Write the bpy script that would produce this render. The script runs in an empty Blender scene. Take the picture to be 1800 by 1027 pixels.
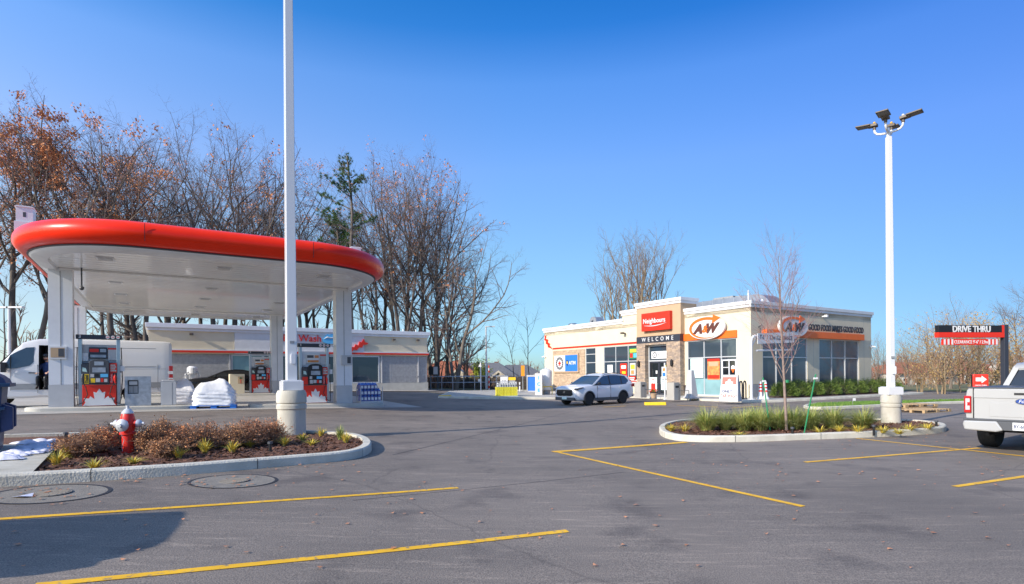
import bpy, bmesh, math, random
from mathutils import Vector, Matrix
S = bpy.context.scene; C = S.collection; D = bpy.data
R = math.radians; PI = math.pi
# ------------------------------------------------------------------ camera
FPX, HY, HC, ROLL = 1000.0, 659.0, 1.65, R(.5)
cr, sr = math.cos(ROLL), math.sin(ROLL)
cd = D.cameras.new('camera'); cam = D.objects.new('camera', cd); C.objects.link(cam)
cd.sensor_width = 36; cd.lens = 20.0; cd.shift_x = 0; cd.shift_y = (HY - 513.5) / 1800
cd.clip_start = .05; cd.clip_end = 3000
cam.matrix_world = Matrix(((cr, sr, 0, 0), (0, 0, -1, 0), (-sr, cr, 0, HC), (0, 0, 0, 1)))
S.camera = cam
# ------------------------------------------------------------------ sky, sun, exposure
SHDIR, ELEV = R(39), R(27)              # the way shadows run on the ground; sun elevation
to_sun = Vector((-math.cos(SHDIR) * math.cos(ELEV), -math.sin(SHDIR) * math.cos(ELEV), math.sin(ELEV)))
w = D.worlds.new('World'); S.world = w; w.use_nodes = True
nt = w.node_tree; bg = nt.nodes['Background']
sky = nt.nodes.new('ShaderNodeTexSky'); sky.sky_type = 'NISHITA'; sky.sun_disc = False
sky.sun_elevation = ELEV; sky.sun_rotation = math.atan2(to_sun.x, to_sun.y)
sky.air_density = 1.0; sky.dust_density = .6; sky.ozone_density = 3.0; sky.altitude = 100
def skyramp(out, stops):
    q = nt.nodes.new('ShaderNodeValToRGB'); e = q.color_ramp.elements
    while len(e) < len(stops): e.new(.5)
    for k, (p, c) in enumerate(stops): e[k].position = p; e[k].color = (*[v / 2 for v in c], 1)
    nt.links.new(out, q.inputs[0]); return q.outputs[0]
def skymul(a, b_):
    x = nt.nodes.new('ShaderNodeMix'); x.data_type = 'RGBA'; x.blend_type = 'MULTIPLY'; x.inputs['Factor'].default_value = 1
    nt.links.new(a, x.inputs['A']); nt.links.new(b_, x.inputs['B']); return x.outputs['Result']
# the clear late-autumn blue: deeper with height in view and away from the sun, paler on the sun's side
stc = nt.nodes.new('ShaderNodeTexCoord'); ssp = nt.nodes.new('ShaderNodeSeparateXYZ'); nt.links.new(stc.outputs['Generated'], ssp.inputs[0])
mr = nt.nodes.new('ShaderNodeMapRange'); mr.inputs['From Min'].default_value = -1; mr.inputs['From Max'].default_value = 1; nt.links.new(ssp.outputs[0], mr.inputs['Value'])
tz = skyramp(ssp.outputs[2], [(0, (.53, .73, .95)), (.04, (.53, .73, 1.0)), (.1, (.64, .75, .88)), (.205, (.78, .90, 1.0)), (.338, (.90, 1.05, 1.38)), (.454, (.68, 1.05, 1.55)), (.52, (.22, .80, 1.42)), (.57, (.12, .72, 1.35)), (.75, (1.5, 1.5, 1.6)), (1, (1.99, 1.95, 1.9))])  # unseen zenith stops brightened and warmed, added to fill the shade
tx = skyramp(mr.outputs[0], [(0, (1.9, 1.5, 1.2)), (.165, (1.7, 1.38, 1.15)), (.5, (.95, 1.03, 1)), (.835, (.52, .62, .74)), (1, (.48, .58, .7))])
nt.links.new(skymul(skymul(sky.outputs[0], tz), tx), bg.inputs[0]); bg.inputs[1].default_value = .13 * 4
sd = D.lights.new('sun', 'SUN'); sd.energy = 4.0; sd.angle = R(.5); sd.color = (1, .9, .76)
so = D.objects.new('sun', sd); C.objects.link(so); so.rotation_euler = to_sun.to_track_quat('Z', 'Y').to_euler()
S.view_settings.view_transform = 'Standard'; S.view_settings.look = 'None'
S.view_settings.exposure = .5; S.view_settings.gamma = 1
S.render.engine = 'CYCLES'
# ------------------------------------------------------------------ ground height and placing
def g(x, y=0):
    t = -x - 1.0
    t = t if t > 25 else math.log(1 + math.exp(t / 1.5)) * 1.5
    f = min(1, max(0, (y - 70) / 24)); return .72 * (1 - math.exp(-t / 14)) - 2.7 * f * f * (3 - 2 * f)
def ray(px, py):
    x = (px - 900) / FPX; y = -(py - HY) / FPX
    return Vector((x * cr + y * sr, 1, -x * sr + y * cr))
def G(px, py, up=0.0):
    """the point of the ground (or up metres over it) seen at a photograph position"""
    d = ray(px, py); Y = 10
    for i in range(60): Y = .5 * Y + .5 * (HC - up - g(d.x * Y, Y)) / (-d.z)
    return Vector((d.x * Y, Y, g(d.x * Y, Y)))
def at(px, Y, z=None):
    d = ray(px, HY); x = d.x * Y
    return Vector((x, Y, g(x, Y) if z is None else z))
AX = R(32); U = Vector((math.cos(AX), math.sin(AX), 0)); V = Vector((-math.sin(AX), math.cos(AX), 0))
def fr(o, u, v, z=0): return Vector(o) + U * u + V * v + Vector((0, 0, z))
# ------------------------------------------------------------------ materials
M = {}
def mat(name, col, rough=.6, metal=0, var=0, scale=4, bump=0, bscale=40, coat=0, col2=None, spec=.5, emit=None, trans=0, vscale=None):
    m = D.materials.new(name); m.use_nodes = True; n = m.node_tree; b = n.nodes['Principled BSDF']; L = n.links
    b.inputs['Base Color'].default_value = (*col, 1); b.inputs['Roughness'].default_value = rough
    b.inputs['Metallic'].default_value = metal; b.inputs['Specular IOR Level'].default_value = spec
    b.inputs['Coat Weight'].default_value = coat; b.inputs['Coat Roughness'].default_value = .05
    b.inputs['Transmission Weight'].default_value = trans
    tc = n.nodes.new('ShaderNodeTexCoord'); src = tc.outputs['Object']
    if vscale:
        mp = n.nodes.new('ShaderNodeMapping'); mp.inputs['Scale'].default_value = vscale; L.new(src, mp.inputs[0]); src = mp.outputs[0]
    if var or col2:
        t = n.nodes.new('ShaderNodeTexNoise'); t.inputs['Scale'].default_value = scale; t.inputs['Detail'].default_value = 6
        L.new(src, t.inputs['Vector'])
        rp = n.nodes.new('ShaderNodeValToRGB'); rp.color_ramp.elements[0].position = .3; rp.color_ramp.elements[1].position = .7
        c2 = col2 or tuple(min(1, c * (1 + var)) for c in col); c1 = col if col2 else tuple(c * (1 - var) for c in col)
        rp.color_ramp.elements[0].color = (*c1, 1); rp.color_ramp.elements[1].color = (*c2, 1)
        L.new(t.outputs[0], rp.inputs[0]); L.new(rp.outputs[0], b.inputs['Base Color'])
    if bump:
        t2 = n.nodes.new('ShaderNodeTexNoise'); t2.inputs['Scale'].default_value = bscale; t2.inputs['Detail'].default_value = 4
        L.new(src, t2.inputs['Vector'])
        bp = n.nodes.new('ShaderNodeBump'); bp.inputs['Strength'].default_value = bump; bp.inputs['Distance'].default_value = .02
        L.new(t2.outputs[0], bp.inputs['Height']); L.new(bp.outputs[0], b.inputs['Normal'])
    if emit:
        b.inputs['Emission Color'].default_value = (*col, 1); b.inputs['Emission Strength'].default_value = emit
    M[name] = m; return m
def brickmat(name, c1, c2, mortar, bw, bh, ms=.02, bump=.5, offset=.5, noise=.3):
    m = D.materials.new(name); m.use_nodes = True; n = m.node_tree; b = n.nodes['Principled BSDF']; L = n.links
    tc = n.nodes.new('ShaderNodeTexCoord'); sp = n.nodes.new('ShaderNodeSeparateXYZ'); L.new(tc.outputs['Object'], sp.inputs[0])
    ad = n.nodes.new('ShaderNodeMath'); L.new(sp.outputs[0], ad.inputs[0]); L.new(sp.outputs[1], ad.inputs[1])
    cb = n.nodes.new('ShaderNodeCombineXYZ'); L.new(ad.outputs[0], cb.inputs[0]); L.new(sp.outputs[2], cb.inputs[1])
    br = n.nodes.new('ShaderNodeTexBrick'); L.new(cb.outputs[0], br.inputs[0]); br.offset = offset
    br.inputs['Color1'].default_value = (*c1, 1); br.inputs['Color2'].default_value = (*c2, 1); br.inputs['Mortar'].default_value = (*mortar, 1)
    br.inputs['Scale'].default_value = 1; br.inputs['Mortar Size'].default_value = ms; br.inputs['Brick Width'].default_value = bw
    br.inputs['Row Height'].default_value = bh; br.inputs['Bias'].default_value = 0
    t = n.nodes.new('ShaderNodeTexNoise'); t.inputs['Scale'].default_value = 5; L.new(cb.outputs[0], t.inputs['Vector']); t.inputs['Detail'].default_value = 8
    mx = n.nodes.new('ShaderNodeMix'); mx.data_type = 'RGBA'; mx.blend_type = 'OVERLAY'; mx.inputs['Factor'].default_value = noise
    L.new(br.outputs[0], mx.inputs['A']); L.new(t.outputs[0], mx.inputs['B']); L.new(mx.outputs['Result'], b.inputs['Base Color'])
    bp = n.nodes.new('ShaderNodeBump'); bp.invert = True; bp.inputs['Strength'].default_value = bump; bp.inputs['Distance'].default_value = .02
    L.new(br.outputs['Fac'], bp.inputs['Height']); L.new(bp.outputs[0], b.inputs['Normal']); b.inputs['Roughness'].default_value = .85
    M[name] = m; return m
mat('white', (.70, .70, .70), .45, var=.04, scale=3); mat('white_gloss', (.71, .71, .72), .2, coat=.5)
mat('white_metal', (.74, .75, .77), .4, var=.05, scale=2)
mat('soffit', (.86, .85, .83), .25, var=.04, scale=.8, coat=.3, bump=.08, bscale=1.5)
mat('red_gloss', (.92, .026, .0015), .30, coat=.12, spec=.3, var=.05, scale=2, bump=.12, bscale=1.3); mat('red', (.72, .03, .02), .4); mat('sign_red', (.72, .03, .012), .4)
mat('orange', (.88, .15, .014), .4, var=.04, scale=2); mat('brown', (.11, .035, .025), .4)
mat('black', (.015, .015, .017), .4); mat('black_gloss', (.012, .012, .014), .12, coat=.6); mat('rubber', (.02, .02, .02), .8, var=.3, scale=30)
mat('charcoal', (.035, .04, .055), .4); mat('dark_grey', (.07, .075, .085), .5); mat('grey', (.28, .29, .30), .5, var=.1, scale=6); mat('light_grey', (.5, .5, .5), .5, var=.06, scale=3)
mat('cream', (.69, .605, .445), .85, var=.05, scale=1.2, bump=.25, bscale=90); mat('tan', (.50, .35, .22), .85, var=.04, scale=3, bump=.25, bscale=90)
mat('steel', (.55, .57, .60), .28, metal=.9, var=.12, scale=3); mat('galv', (.42, .45, .49), .42, metal=.6, var=.2, scale=7)
mat('duct_metal', (.24, .27, .32), .45, metal=.3, var=.15, scale=2); mat('silver_paint', (.60, .61, .63), .35, metal=.25); mat('chrome', (.75, .76, .78), .12, metal=1)
mat('glass', (.035, .055, .075), .03, spec=1.0, coat=.5); mat('glass_dark', (.012, .016, .02), .04, spec=.9, coat=.4)
mat('glass_film', (.22, .38, .40), .25, var=.15, scale=1.2); mat('glass_grey', (.09, .11, .14), .05, spec=.9, var=.25, scale=.6)
mat('blue', (.03, .18, .62), .4); mat('navy', (.02, .04, .12), .5, var=.15, scale=10); mat('bin_blue', (.013, .048, .11), .45, var=.2, scale=4)
mat('sky_blue', (.12, .48, .80), .35); mat('yellow', (.85, .56, .02), .55, var=.08, scale=8); mat('lime_yellow', (.8, .72, .05), .5)
mat('green', (.02, .22, .09), .5); mat('skin', (.70, .42, .30), .5); mat('jacket', (.035, .07, .20), .7, var=.3, scale=12); mat('teal_pale', (.5, .7, .66), .4)
mat('plastic_wrap', (.82, .83, .86), .28, var=.06, scale=3, bump=.6, bscale=9, coat=.3)
mat('concrete', (.46, .44, .385), .85, col2=(.56, .535, .47), scale=2.2, bump=.35, bscale=60)
mat('concrete_base', (.43, .40, .325), .85, col2=(.62, .59, .51), scale=2.6, bump=.3, bscale=50, vscale=(1, 1, .5))
mat('concrete_pad', (.37, .35, .315), .85, col2=(.47, .45, .41), scale=.7, bump=.3, bscale=50)
mat('kerb', (.52, .485, .40), .9, col2=(.68, .64, .54), scale=3.0, bump=.6, bscale=35)
mat('mulch', (.10, .045, .028), .95, col2=(.25, .12, .075), scale=38, bump=1.0, bscale=60)
mat('soil', (.16, .12, .08), .95, col2=(.24, .19, .13), scale=2, bump=.8, bscale=20)
mat('grass_far', (.13, .13, .05), .95, col2=(.22, .19, .09), scale=.35, bump=.5, bscale=20)
mat('lawn', (.07, .15, .025), .9, col2=(.17, .22, .06), scale=6, bump=.8, bscale=60)
mat('bark', (.13, .105, .085), .9, col2=(.24, .20, .16), scale=3, bump=.8, bscale=14, vscale=(1, 1, .25))
mat('bark_dark', (.075, .062, .055), .9, col2=(.17, .14, .115), scale=3, bump=.8, bscale=14, vscale=(1, 1, .25))
mat('bark_tan', (.22, .16, .09), .9, col2=(.33, .25, .16), scale=3, bump=.8, bscale=14, vscale=(1, 1, .25))
mat('twig', (.17, .125, .11), .9, var=.3, scale=1); mat('twig_brown', (.30, .175, .11), .9, var=.3, scale=9); mat('twig_red', (.30, .13, .12), .8, var=.2, scale=3); mat('bark_pink', (.26, .19, .16), .8, var=.2, scale=6)
mat('leaf_orange', (.50, .17, .055), .7, col2=(.68, .30, .12), scale=1.5); mat('leaf_rust', (.42, .17, .08), .8, col2=(.56, .27, .15), scale=3)
mat('leaf_yellow', (.32, .20, .07), .8, col2=(.46, .32, .12), scale=2); mat('pine', (.04, .11, .035), .8, col2=(.13, .20, .05), scale=.8)
mat('yew', (.05, .11, .015), .7, col2=(.19, .25, .03), scale=5); mat('blade', (.30, .33, .06), .7, col2=(.55, .52, .18), scale=14)
mat('blade_yellow', (.74, .50, .05), .7, col2=(.60, .50, .07), scale=9); mat('blade_green', (.17, .26, .05), .7, var=.3, scale=9)
mat('wood', (.46, .31, .16), .8, var=.2, scale=6, vscale=(1, 8, 8)); mat('fence_wood', (.07, .055, .045), .9, var=.3, scale=5)
mat('snow', (.72, .72, .82), .7, var=.08, scale=4, bump=.6, bscale=12)
mat('shingle', (.10, .105, .12), .9, col2=(.15, .155, .17), scale=4); mat('shingle_red', (.28, .085, .045), .9, col2=(.36, .13, .07), scale=4)
mat('brick_far', (.25, .13, .095), .9, var=.15, scale=3); mat('siding', (.52, .46, .36), .8, var=.05, scale=2)
mat('pearl', (.72, .72, .74), .25, var=.02, scale=1, coat=.8); mat('truck_white', (.40, .40, .395), .28, coat=.8, var=.03, scale=2)
mat('tail_red', (.45, .01, .012), .15, coat=.6); mat('jug_blue', (.10, .12, .36), .3); mat('asphalt_worn', (.20, .178, .15), .9, col2=(.27, .24, .20), scale=5, bump=.5, bscale=60); mat('emblem_blue', (.02, .06, .26), .3); mat('orange_plastic', (.85, .32, .02), .4); mat('bronze', (.10, .075, .055), .5)
mat('led', (.16, .15, .14), .5, var=.25, scale=40); mat('amber', (.75, .42, .05), .3); mat('poster_teal', (.62, .80, .78), .5, var=.06, scale=4)
mat('poster_mix', (.60, .13, .05), .5, col2=(.72, .38, .10), scale=5); mat('frame_al', (.62, .64, .66), .35, metal=.3)
mat('seal', (.03, .03, .034), .7, var=.3, scale=4); mat('olive', (.3, .28, .16), .6, var=.3, scale=20)
brickmat('stone', (.52, .38, .26), (.30, .24, .20), (.16, .13, .11), .36, .095, .006, .9, noise=.55)
brickmat('stone_tan', (.54, .40, .27), (.40, .29, .20), (.33, .25, .18), .34, .10, .005, .5, noise=.45)
brickmat('block', (.33, .33, .33), (.37, .365, .36), (.29, .29, .29), .8, .4, .008, .25, noise=.35)
# asphalt: fine stone speckle, broad worn patches, faint tyre streaks
m = mat('asphalt', (.1, .1, .1), .82); n = m.node_tree; b = n.nodes['Principled BSDF']; L = n.links
tc = n.nodes.new('ShaderNodeTexCoord')
def nz(scale, det=5, sc=None, rot=0):
    t = n.nodes.new('ShaderNodeTexNoise'); t.inputs['Scale'].default_value = scale; t.inputs['Detail'].default_value = det
    mp = n.nodes.new('ShaderNodeMapping'); mp.inputs['Scale'].default_value = sc or (1, 1, 1); mp.inputs['Rotation'].default_value = (0, 0, rot)
    L.new(tc.outputs['Object'], mp.inputs[0]); L.new(mp.outputs[0], t.inputs['Vector']); return t.outputs[0]
def ramp(src, p0, c0, p1, c1):
    r = n.nodes.new('ShaderNodeValToRGB'); r.color_ramp.elements[0].position = p0; r.color_ramp.elements[1].position = p1
    r.color_ramp.elements[0].color = (*c0, 1); r.color_ramp.elements[1].color = (*c1, 1); L.new(src, r.inputs[0]); return r.outputs[0]
def mul(a, b_, f=1.0):
    x = n.nodes.new('ShaderNodeMix'); x.data_type = 'RGBA'; x.blend_type = 'MULTIPLY'; x.inputs['Factor'].default_value = f
    L.new(a, x.inputs['A']); L.new(b_, x.inputs['B']); return x.outputs['Result']
base = ramp(nz(.22, 7), .33, (.172, .146, .123), .66, (.250, .211, .176))
sp_ = ramp(nz(90, 3), .38, (.5, .5, .51), .62, (1.36, 1.34, 1.32))
st_ = ramp(nz(1.0, 6, (.28, 3.2, 1), R(-32)), .35, (.90, .90, .91), .7, (1.08, 1.07, 1.06))
stains = ramp(nz(1.1, 9), .33, (.70, .70, .72), .45, (1, 1, 1))
oil = ramp(nz(.9, 3), .235, (.55, .54, .56), .30, (1, 1, 1)); scuff = ramp(nz(7, 8, (.25, 2.2, 1), R(-20)), .56, (1, 1, 1), .72, (1.45, 1.42, 1.38))
vo = n.nodes.new('ShaderNodeTexVoronoi'); vo.feature = 'DISTANCE_TO_EDGE'; vo.inputs['Scale'].default_value = .16
wv = n.nodes.new('ShaderNodeMix'); wv.data_type = 'RGBA'; wv.blend_type = 'ADD'; wv.inputs['Factor'].default_value = .35; wn = n.nodes.new('ShaderNodeTexNoise'); wn.inputs['Scale'].default_value = 1.3; wn.inputs['Detail'].default_value = 8
L.new(tc.outputs['Object'], wn.inputs['Vector']); L.new(tc.outputs['Object'], wv.inputs['A']); L.new(wn.outputs['Color'], wv.inputs['B']); L.new(wv.outputs['Result'], vo.inputs['Vector'])
crk = ramp(vo.outputs['Distance'], .0008, (.74, .74, .75), .0022, (1, 1, 1))
col = mul(mul(mul(mul(mul(mul(base, sp_, .75), st_), stains), oil), scuff), crk)
L.new(col, b.inputs['Base Color'])
bp = n.nodes.new('ShaderNodeBump'); bp.inputs['Strength'].default_value = .45; bp.inputs['Distance'].default_value = .01
L.new(nz(70, 4), bp.inputs['Height']); L.new(bp.outputs[0], b.inputs['Normal'])
# worn yellow paint
m = mat('paint', (.80, .50, .02), .6); n = m.node_tree; b = n.nodes['Principled BSDF']; L = n.links; tc = n.nodes.new('ShaderNodeTexCoord')
wear = ramp(nz(16, 10), .30, (.33, .26, .15), .44, (.95, .52, .012)); L.new(mul(wear, ramp(nz(2, 6), .3, (.80, .78, .8), .6, (1.0, 1.0, 1.0))), b.inputs['Base Color'])

# ------------------------------------------------------------------ mesh builder
class MB:
    def __init__(s, xf=None): s.v = []; s.f = []; s.m = []; s.xf = xf
    def add(s, vs, fs, m=0):
        o = len(s.v)
        if s.xf: vs = [s.xf(Vector(p)) for p in vs]
        s.v += [tuple(p) for p in vs]; s.f += [tuple(i + o for i in f) for f in fs]; s.m += [m] * len(fs); return s
    def box(s, x0, x1, y0, y1, z0, z1, m=0):
        x0, x1 = sorted((x0, x1)); y0, y1 = sorted((y0, y1)); z0, z1 = sorted((z0, z1))
        return s.add([(x0, y0, z0), (x1, y0, z0), (x1, y1, z0), (x0, y1, z0), (x0, y0, z1), (x1, y0, z1), (x1, y1, z1), (x0, y1, z1)],
                     [(0, 3, 2, 1), (4, 5, 6, 7), (0, 1, 5, 4), (1, 2, 6, 5), (2, 3, 7, 6), (3, 0, 4, 7)], m)
    def tbox(s, mtx, sx, sy, sz, m=0):
        vs = [mtx @ Vector((x * sx / 2, y * sy / 2, z * sz / 2)) for z in (-1, 1) for x, y in ((-1, -1), (1, -1), (1, 1), (-1, 1))]
        return s.add(vs, [(0, 3, 2, 1), (4, 5, 6, 7), (0, 1, 5, 4), (1, 2, 6, 5), (2, 3, 7, 6), (3, 0, 4, 7)], m)
    def tube(s, pts, rad, n=8, m=0, caps=True):
        pts = [Vector(p) for p in pts]; k = len(pts)
        if not isinstance(rad, (list, tuple)): rad = [rad] * k
        vs = []; ref = None
        for i, p in enumerate(pts):
            d = (pts[min(i + 1, k - 1)] - pts[max(i - 1, 0)])
            if d.length < 1e-9: d = Vector((0, 0, 1))
            d.normalize()
            if ref is None: ref = Vector((0, 0, 1)) if abs(d.z) < .9 else Vector((1, 0, 0))
            a = ref - d * ref.dot(d)
            if a.length < 1e-6: a = d.orthogonal()
            a.normalize(); b_ = d.cross(a); ref = a
            for j in range(n):
                t = 2 * PI * j / n; vs.append(p + (a * math.cos(t) + b_ * math.sin(t)) * rad[i])
        fs = [(i * n + j, i * n + (j + 1) % n, (i + 1) * n + (j + 1) % n, (i + 1) * n + j) for i in range(k - 1) for j in range(n)]
        if caps: fs += [tuple(range(n))[::-1], tuple(range((k - 1) * n, k * n))]
        return s.add(vs, fs, m)
    def cyl(s, p0, p1, r, n=16, m=0, r1=None): return s.tube([p0, p1], [r, r if r1 is None else r1], n, m)
    def lathe(s, prof, n=24, c=(0, 0, 0), m=0, ax='z', a0=0):
        c = Vector(c); vs = []
        for r, h in prof:
            for j in range(n):
                t = 2 * PI * j / n + a0; x, y = r * math.cos(t), r * math.sin(t)
                vs.append(c + Vector({'z': (x, y, h), 'x': (h, x, y), 'y': (x, h, y)}[ax]))
        k = len(prof)
        fs = [(i * n + j, i * n + (j + 1) % n, (i + 1) * n + (j + 1) % n, (i + 1) * n + j) for i in range(k - 1) for j in range(n)]
        fs += [tuple(range(n))[::-1], tuple(range((k - 1) * n, k * n))]
        return s.add(vs, fs, m)
    def prism(s, poly, y0, y1, m=0, ax='y'):
        """polygon in (x,z), pushed along y (or in (x,y) along z, (y,z) along x)"""
        f = {'y': lambda p, d: (p[0], d, p[1]), 'z': lambda p, d: (p[0], p[1], d), 'x': lambda p, d: (d, p[0], p[1])}[ax]; k = len(poly)
        vs = [f(p, y0) for p in poly] + [f(p, y1) for p in poly]
        return s.add(vs, [tuple(range(k)), tuple(range(k, 2 * k))[::-1]] + [(i, i + k, (i + 1) % k + k, (i + 1) % k) for i in range(k)], m)
    def sphere(s, c, r, n=14, k=8, m=0, sc=(1, 1, 1)):
        c = Vector(c); vs = [c + Vector((0, 0, -r * sc[2]))]
        for i in range(1, k):
            t = PI * i / k - PI / 2
            for j in range(n): a = 2 * PI * j / n; vs.append(c + Vector((r * math.cos(t) * math.cos(a) * sc[0], r * math.cos(t) * math.sin(a) * sc[1], r * math.sin(t) * sc[2])))
        vs.append(c + Vector((0, 0, r * sc[2]))); top = len(vs) - 1
        fs = [(0, 1 + (j + 1) % n, 1 + j) for j in range(n)]
        fs += [(1 + i * n + j, 1 + i * n + (j + 1) % n, 1 + (i + 1) * n + (j + 1) % n, 1 + (i + 1) * n + j) for i in range(k - 2) for j in range(n)]
        fs += [(top, 1 + (k - 2) * n + j, 1 + (k - 2) * n + (j + 1) % n) for j in range(n)]
        return s.add(vs, fs, m)
    def mesh(s, name):
        me = D.meshes.new(name); me.from_pydata(s.v, [], s.f)
        if any(s.m): me.polygons.foreach_set('material_index', s.m)
        return me
def mats_of(m): return [M[x] if isinstance(x, str) else x for x in (m if isinstance(m, (list, tuple)) else [m])]
def link(name, me, m, parent=None, loc=None, rz=0, bevel=0, smooth=None, fixn=True):
    for x in mats_of(m): me.materials.append(x)
    if fixn:
        bm = bmesh.new(); bm.from_mesh(me); bmesh.ops.recalc_face_normals(bm, faces=bm.faces); bm.to_mesh(me); bm.free()
    if smooth is not None:
        me.polygons.foreach_set('use_smooth', [True] * len(me.polygons)); me.set_sharp_from_angle(angle=R(smooth))
    o = D.objects.new(name, me); C.objects.link(o)
    if parent is not None: o.parent = parent
    if loc is not None: o.location = loc
    if rz: o.rotation_euler = (0, 0, rz)
    if bevel:
        b_ = o.modifiers.new('bevel', 'BEVEL'); b_.width = bevel; b_.segments = 2; b_.limit_method = 'ANGLE'; b_.angle_limit = R(40); b_.harden_normals = False
    return o
def part(name, mb, m, parent, **k): return link(name, mb.mesh(name), m, parent, **k)
def tag(o, label=None, cat=None, group=None, kind=None):
    if label: o['label'] = label
    if cat: o['category'] = cat
    if group: o['group'] = group
    if kind: o['kind'] = kind
    return o
def thing(name, label, cat, loc=(0, 0, 0), rz=0, group=None):
    o = D.objects.new(name, None); C.objects.link(o); o.location = loc; o.rotation_euler = (0, 0, rz); o.empty_display_size = .3
    return tag(o, label, cat, group)
def solo(name, mb, m, label, cat, loc=(0, 0, 0), rz=0, group=None, **k):
    return tag(link(name, mb.mesh(name), m, None, loc=loc, rz=rz, **k), label, cat, group)
def struct(name, mb, m, **k): return tag(link(name, mb.mesh(name), m, None, **k), kind='structure')
def dup(root, loc=None, rz=None, label=None, group=None, scale=None):
    r = root.copy(); C.objects.link(r)
    if loc is not None: r.location = loc
    if rz is not None: r.rotation_euler = (0, 0, rz)
    if scale is not None: r.scale = scale if isinstance(scale, (tuple, list)) else (scale,) * 3
    if label: r['label'] = label
    if group: r['group'] = group
    for ch in list(root.children):
        c = ch.copy(); C.objects.link(c); c.parent = r
        for gg in list(ch.children): d = gg.copy(); C.objects.link(d); d.parent = c
    return r
def text(name, s, size, m, parent, loc, depth=.02, bold=0, shear=0, w=None, align='CENTER', space=1.0, rot=(PI / 2, 0, 0)):
    """lettering facing -y of its parent, reading along +x"""
    cu = D.curves.new(name, 'FONT'); cu.body = s; cu.size = size; cu.extrude = depth / 2; cu.offset = bold; cu.shear = shear
    cu.align_x = align; cu.align_y = 'CENTER'; cu.space_character = space; cu.resolution_u = 3
    t = D.objects.new(name, cu); C.objects.link(t)
    dg = bpy.context.evaluated_depsgraph_get(); me = D.meshes.new_from_object(t.evaluated_get(dg)); D.objects.remove(t); D.curves.remove(cu)
    if w:
        xs = [v.co.x for v in me.vertices]; k = w / (max(xs) - min(xs)); c0 = (max(xs) + min(xs)) / 2 if align == 'CENTER' else min(xs)
        for v in me.vertices: v.co.x = (v.co.x - c0) * k
    me.name = name; me.materials.clear()
    o = link(name, me, m, parent, fixn=False); o.location = loc; o.rotation_euler = rot; return o
def disc(c, rx, rz, n=32): return [(c[0] + rx * math.cos(2 * PI * i / n), c[1] + rz * math.sin(2 * PI * i / n)) for i in range(n)]
def rrect(x0, x1, y0, y1, r, n=8):
    p = []
    for cx, cy, a in ((x1 - r, y1 - r, 0), (x0 + r, y1 - r, 90), (x0 + r, y0 + r, 180), (x1 - r, y0 + r, 270)):
        for i in range(n + 1): t = R(a + 90 * i / n); p.append((cx + r * math.cos(t), cy + r * math.sin(t)))
    return p
def carve(o, cutters):
    """subtract closed meshes from o and keep the result as plain mesh"""
    cs = []
    for mb, m in cutters:
        c = link('cut', mb.mesh('cut'), m); cs.append(c)
        md = o.modifiers.new('b', 'BOOLEAN'); md.object = c; md.operation = 'DIFFERENCE'; md.solver = 'EXACT'; md.material_mode = 'TRANSFER'
        par = o.parent; mw = None
        c.parent = par
    bpy.context.view_layer.update()
    dg = bpy.context.evaluated_depsgraph_get(); me = D.meshes.new_from_object(o.evaluated_get(dg))
    o.modifiers.clear(); o.data = me
    for c in cs: D.objects.remove(c)
    me.polygons.foreach_set('use_smooth', [True] * len(me.polygons)); me.set_sharp_from_angle(angle=R(32))
    return o
LEAF = [(0, .5), (.07, .3), (.17, .36), (.14, .1), (.26, .2), (.3, .12), (.46, .14), (.42, .03), (.5, -.03), (.26, -.22), (.29, -.3), (.03, -.27), (.03, -.5),
        (-.03, -.5), (-.03, -.27), (-.29, -.3), (-.26, -.22), (-.5, -.03), (-.42, .03), (-.46, .14), (-.3, .12), (-.26, .2), (-.14, .1), (-.17, .36), (-.07, .3)]
# ================================================================== SETTING
def sheet(name, xs, ys, dz, m):
    mb = MB(); vs = [(x, y, g(x, y) + dz) for y in ys for x in xs]; nx = len(xs)
    fs = [(j * nx + i, j * nx + i + 1, (j + 1) * nx + i + 1, (j + 1) * nx + i) for j in range(len(ys) - 1) for i in range(nx - 1)]
    mb.add(vs, fs); return struct(name, mb, m, smooth=60)
def rng_(a, b, k): return [a + (b - a) * i / k for i in range(k + 1)]
sheet('ground', rng_(-900, -60, 6) + rng_(-55, 60, 60) + rng_(70, 900, 6), rng_(-100, -30, 2) + rng_(-25, 100, 50) + rng_(120, 2200, 8), -.08, 'grass_far')
sheet('asphalt_lot', rng_(-48, 62, 110), rng_(-22, 62, 84), 0, 'asphalt')
def clipflat(poly, step=1.2):
    """fine triangle sheet covering a convex-ish polygon"""
    bm = bmesh.new(); vs = [bm.verts.new((p[0], p[1], 0)) for p in poly]; bm.faces.new(vs)
    xs = [p[0] for p in poly]; ys = [p[1] for p in poly]
    x = min(xs) + step
    while x < max(xs):
        bmesh.ops.bisect_plane(bm, geom=bm.verts[:] + bm.edges[:] + bm.faces[:], plane_co=(x, 0, 0), plane_no=(1, 0, 0)); x += step
    bm.verts.index_update(); v = [tuple(q.co) for q in bm.verts]; f = [tuple(q.index for q in fc.verts) for fc in bm.faces]; bm.free(); return v, f
def pad(name, poly, dz, m, kind='structure', step=1.2):
    v, f = clipflat(poly, step); mb = MB(); mb.add([(x, y, g(x, y) + dz) for x, y, z in v], f)
    o = link(name, mb.mesh(name), m); return tag(o, kind=kind)
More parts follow.
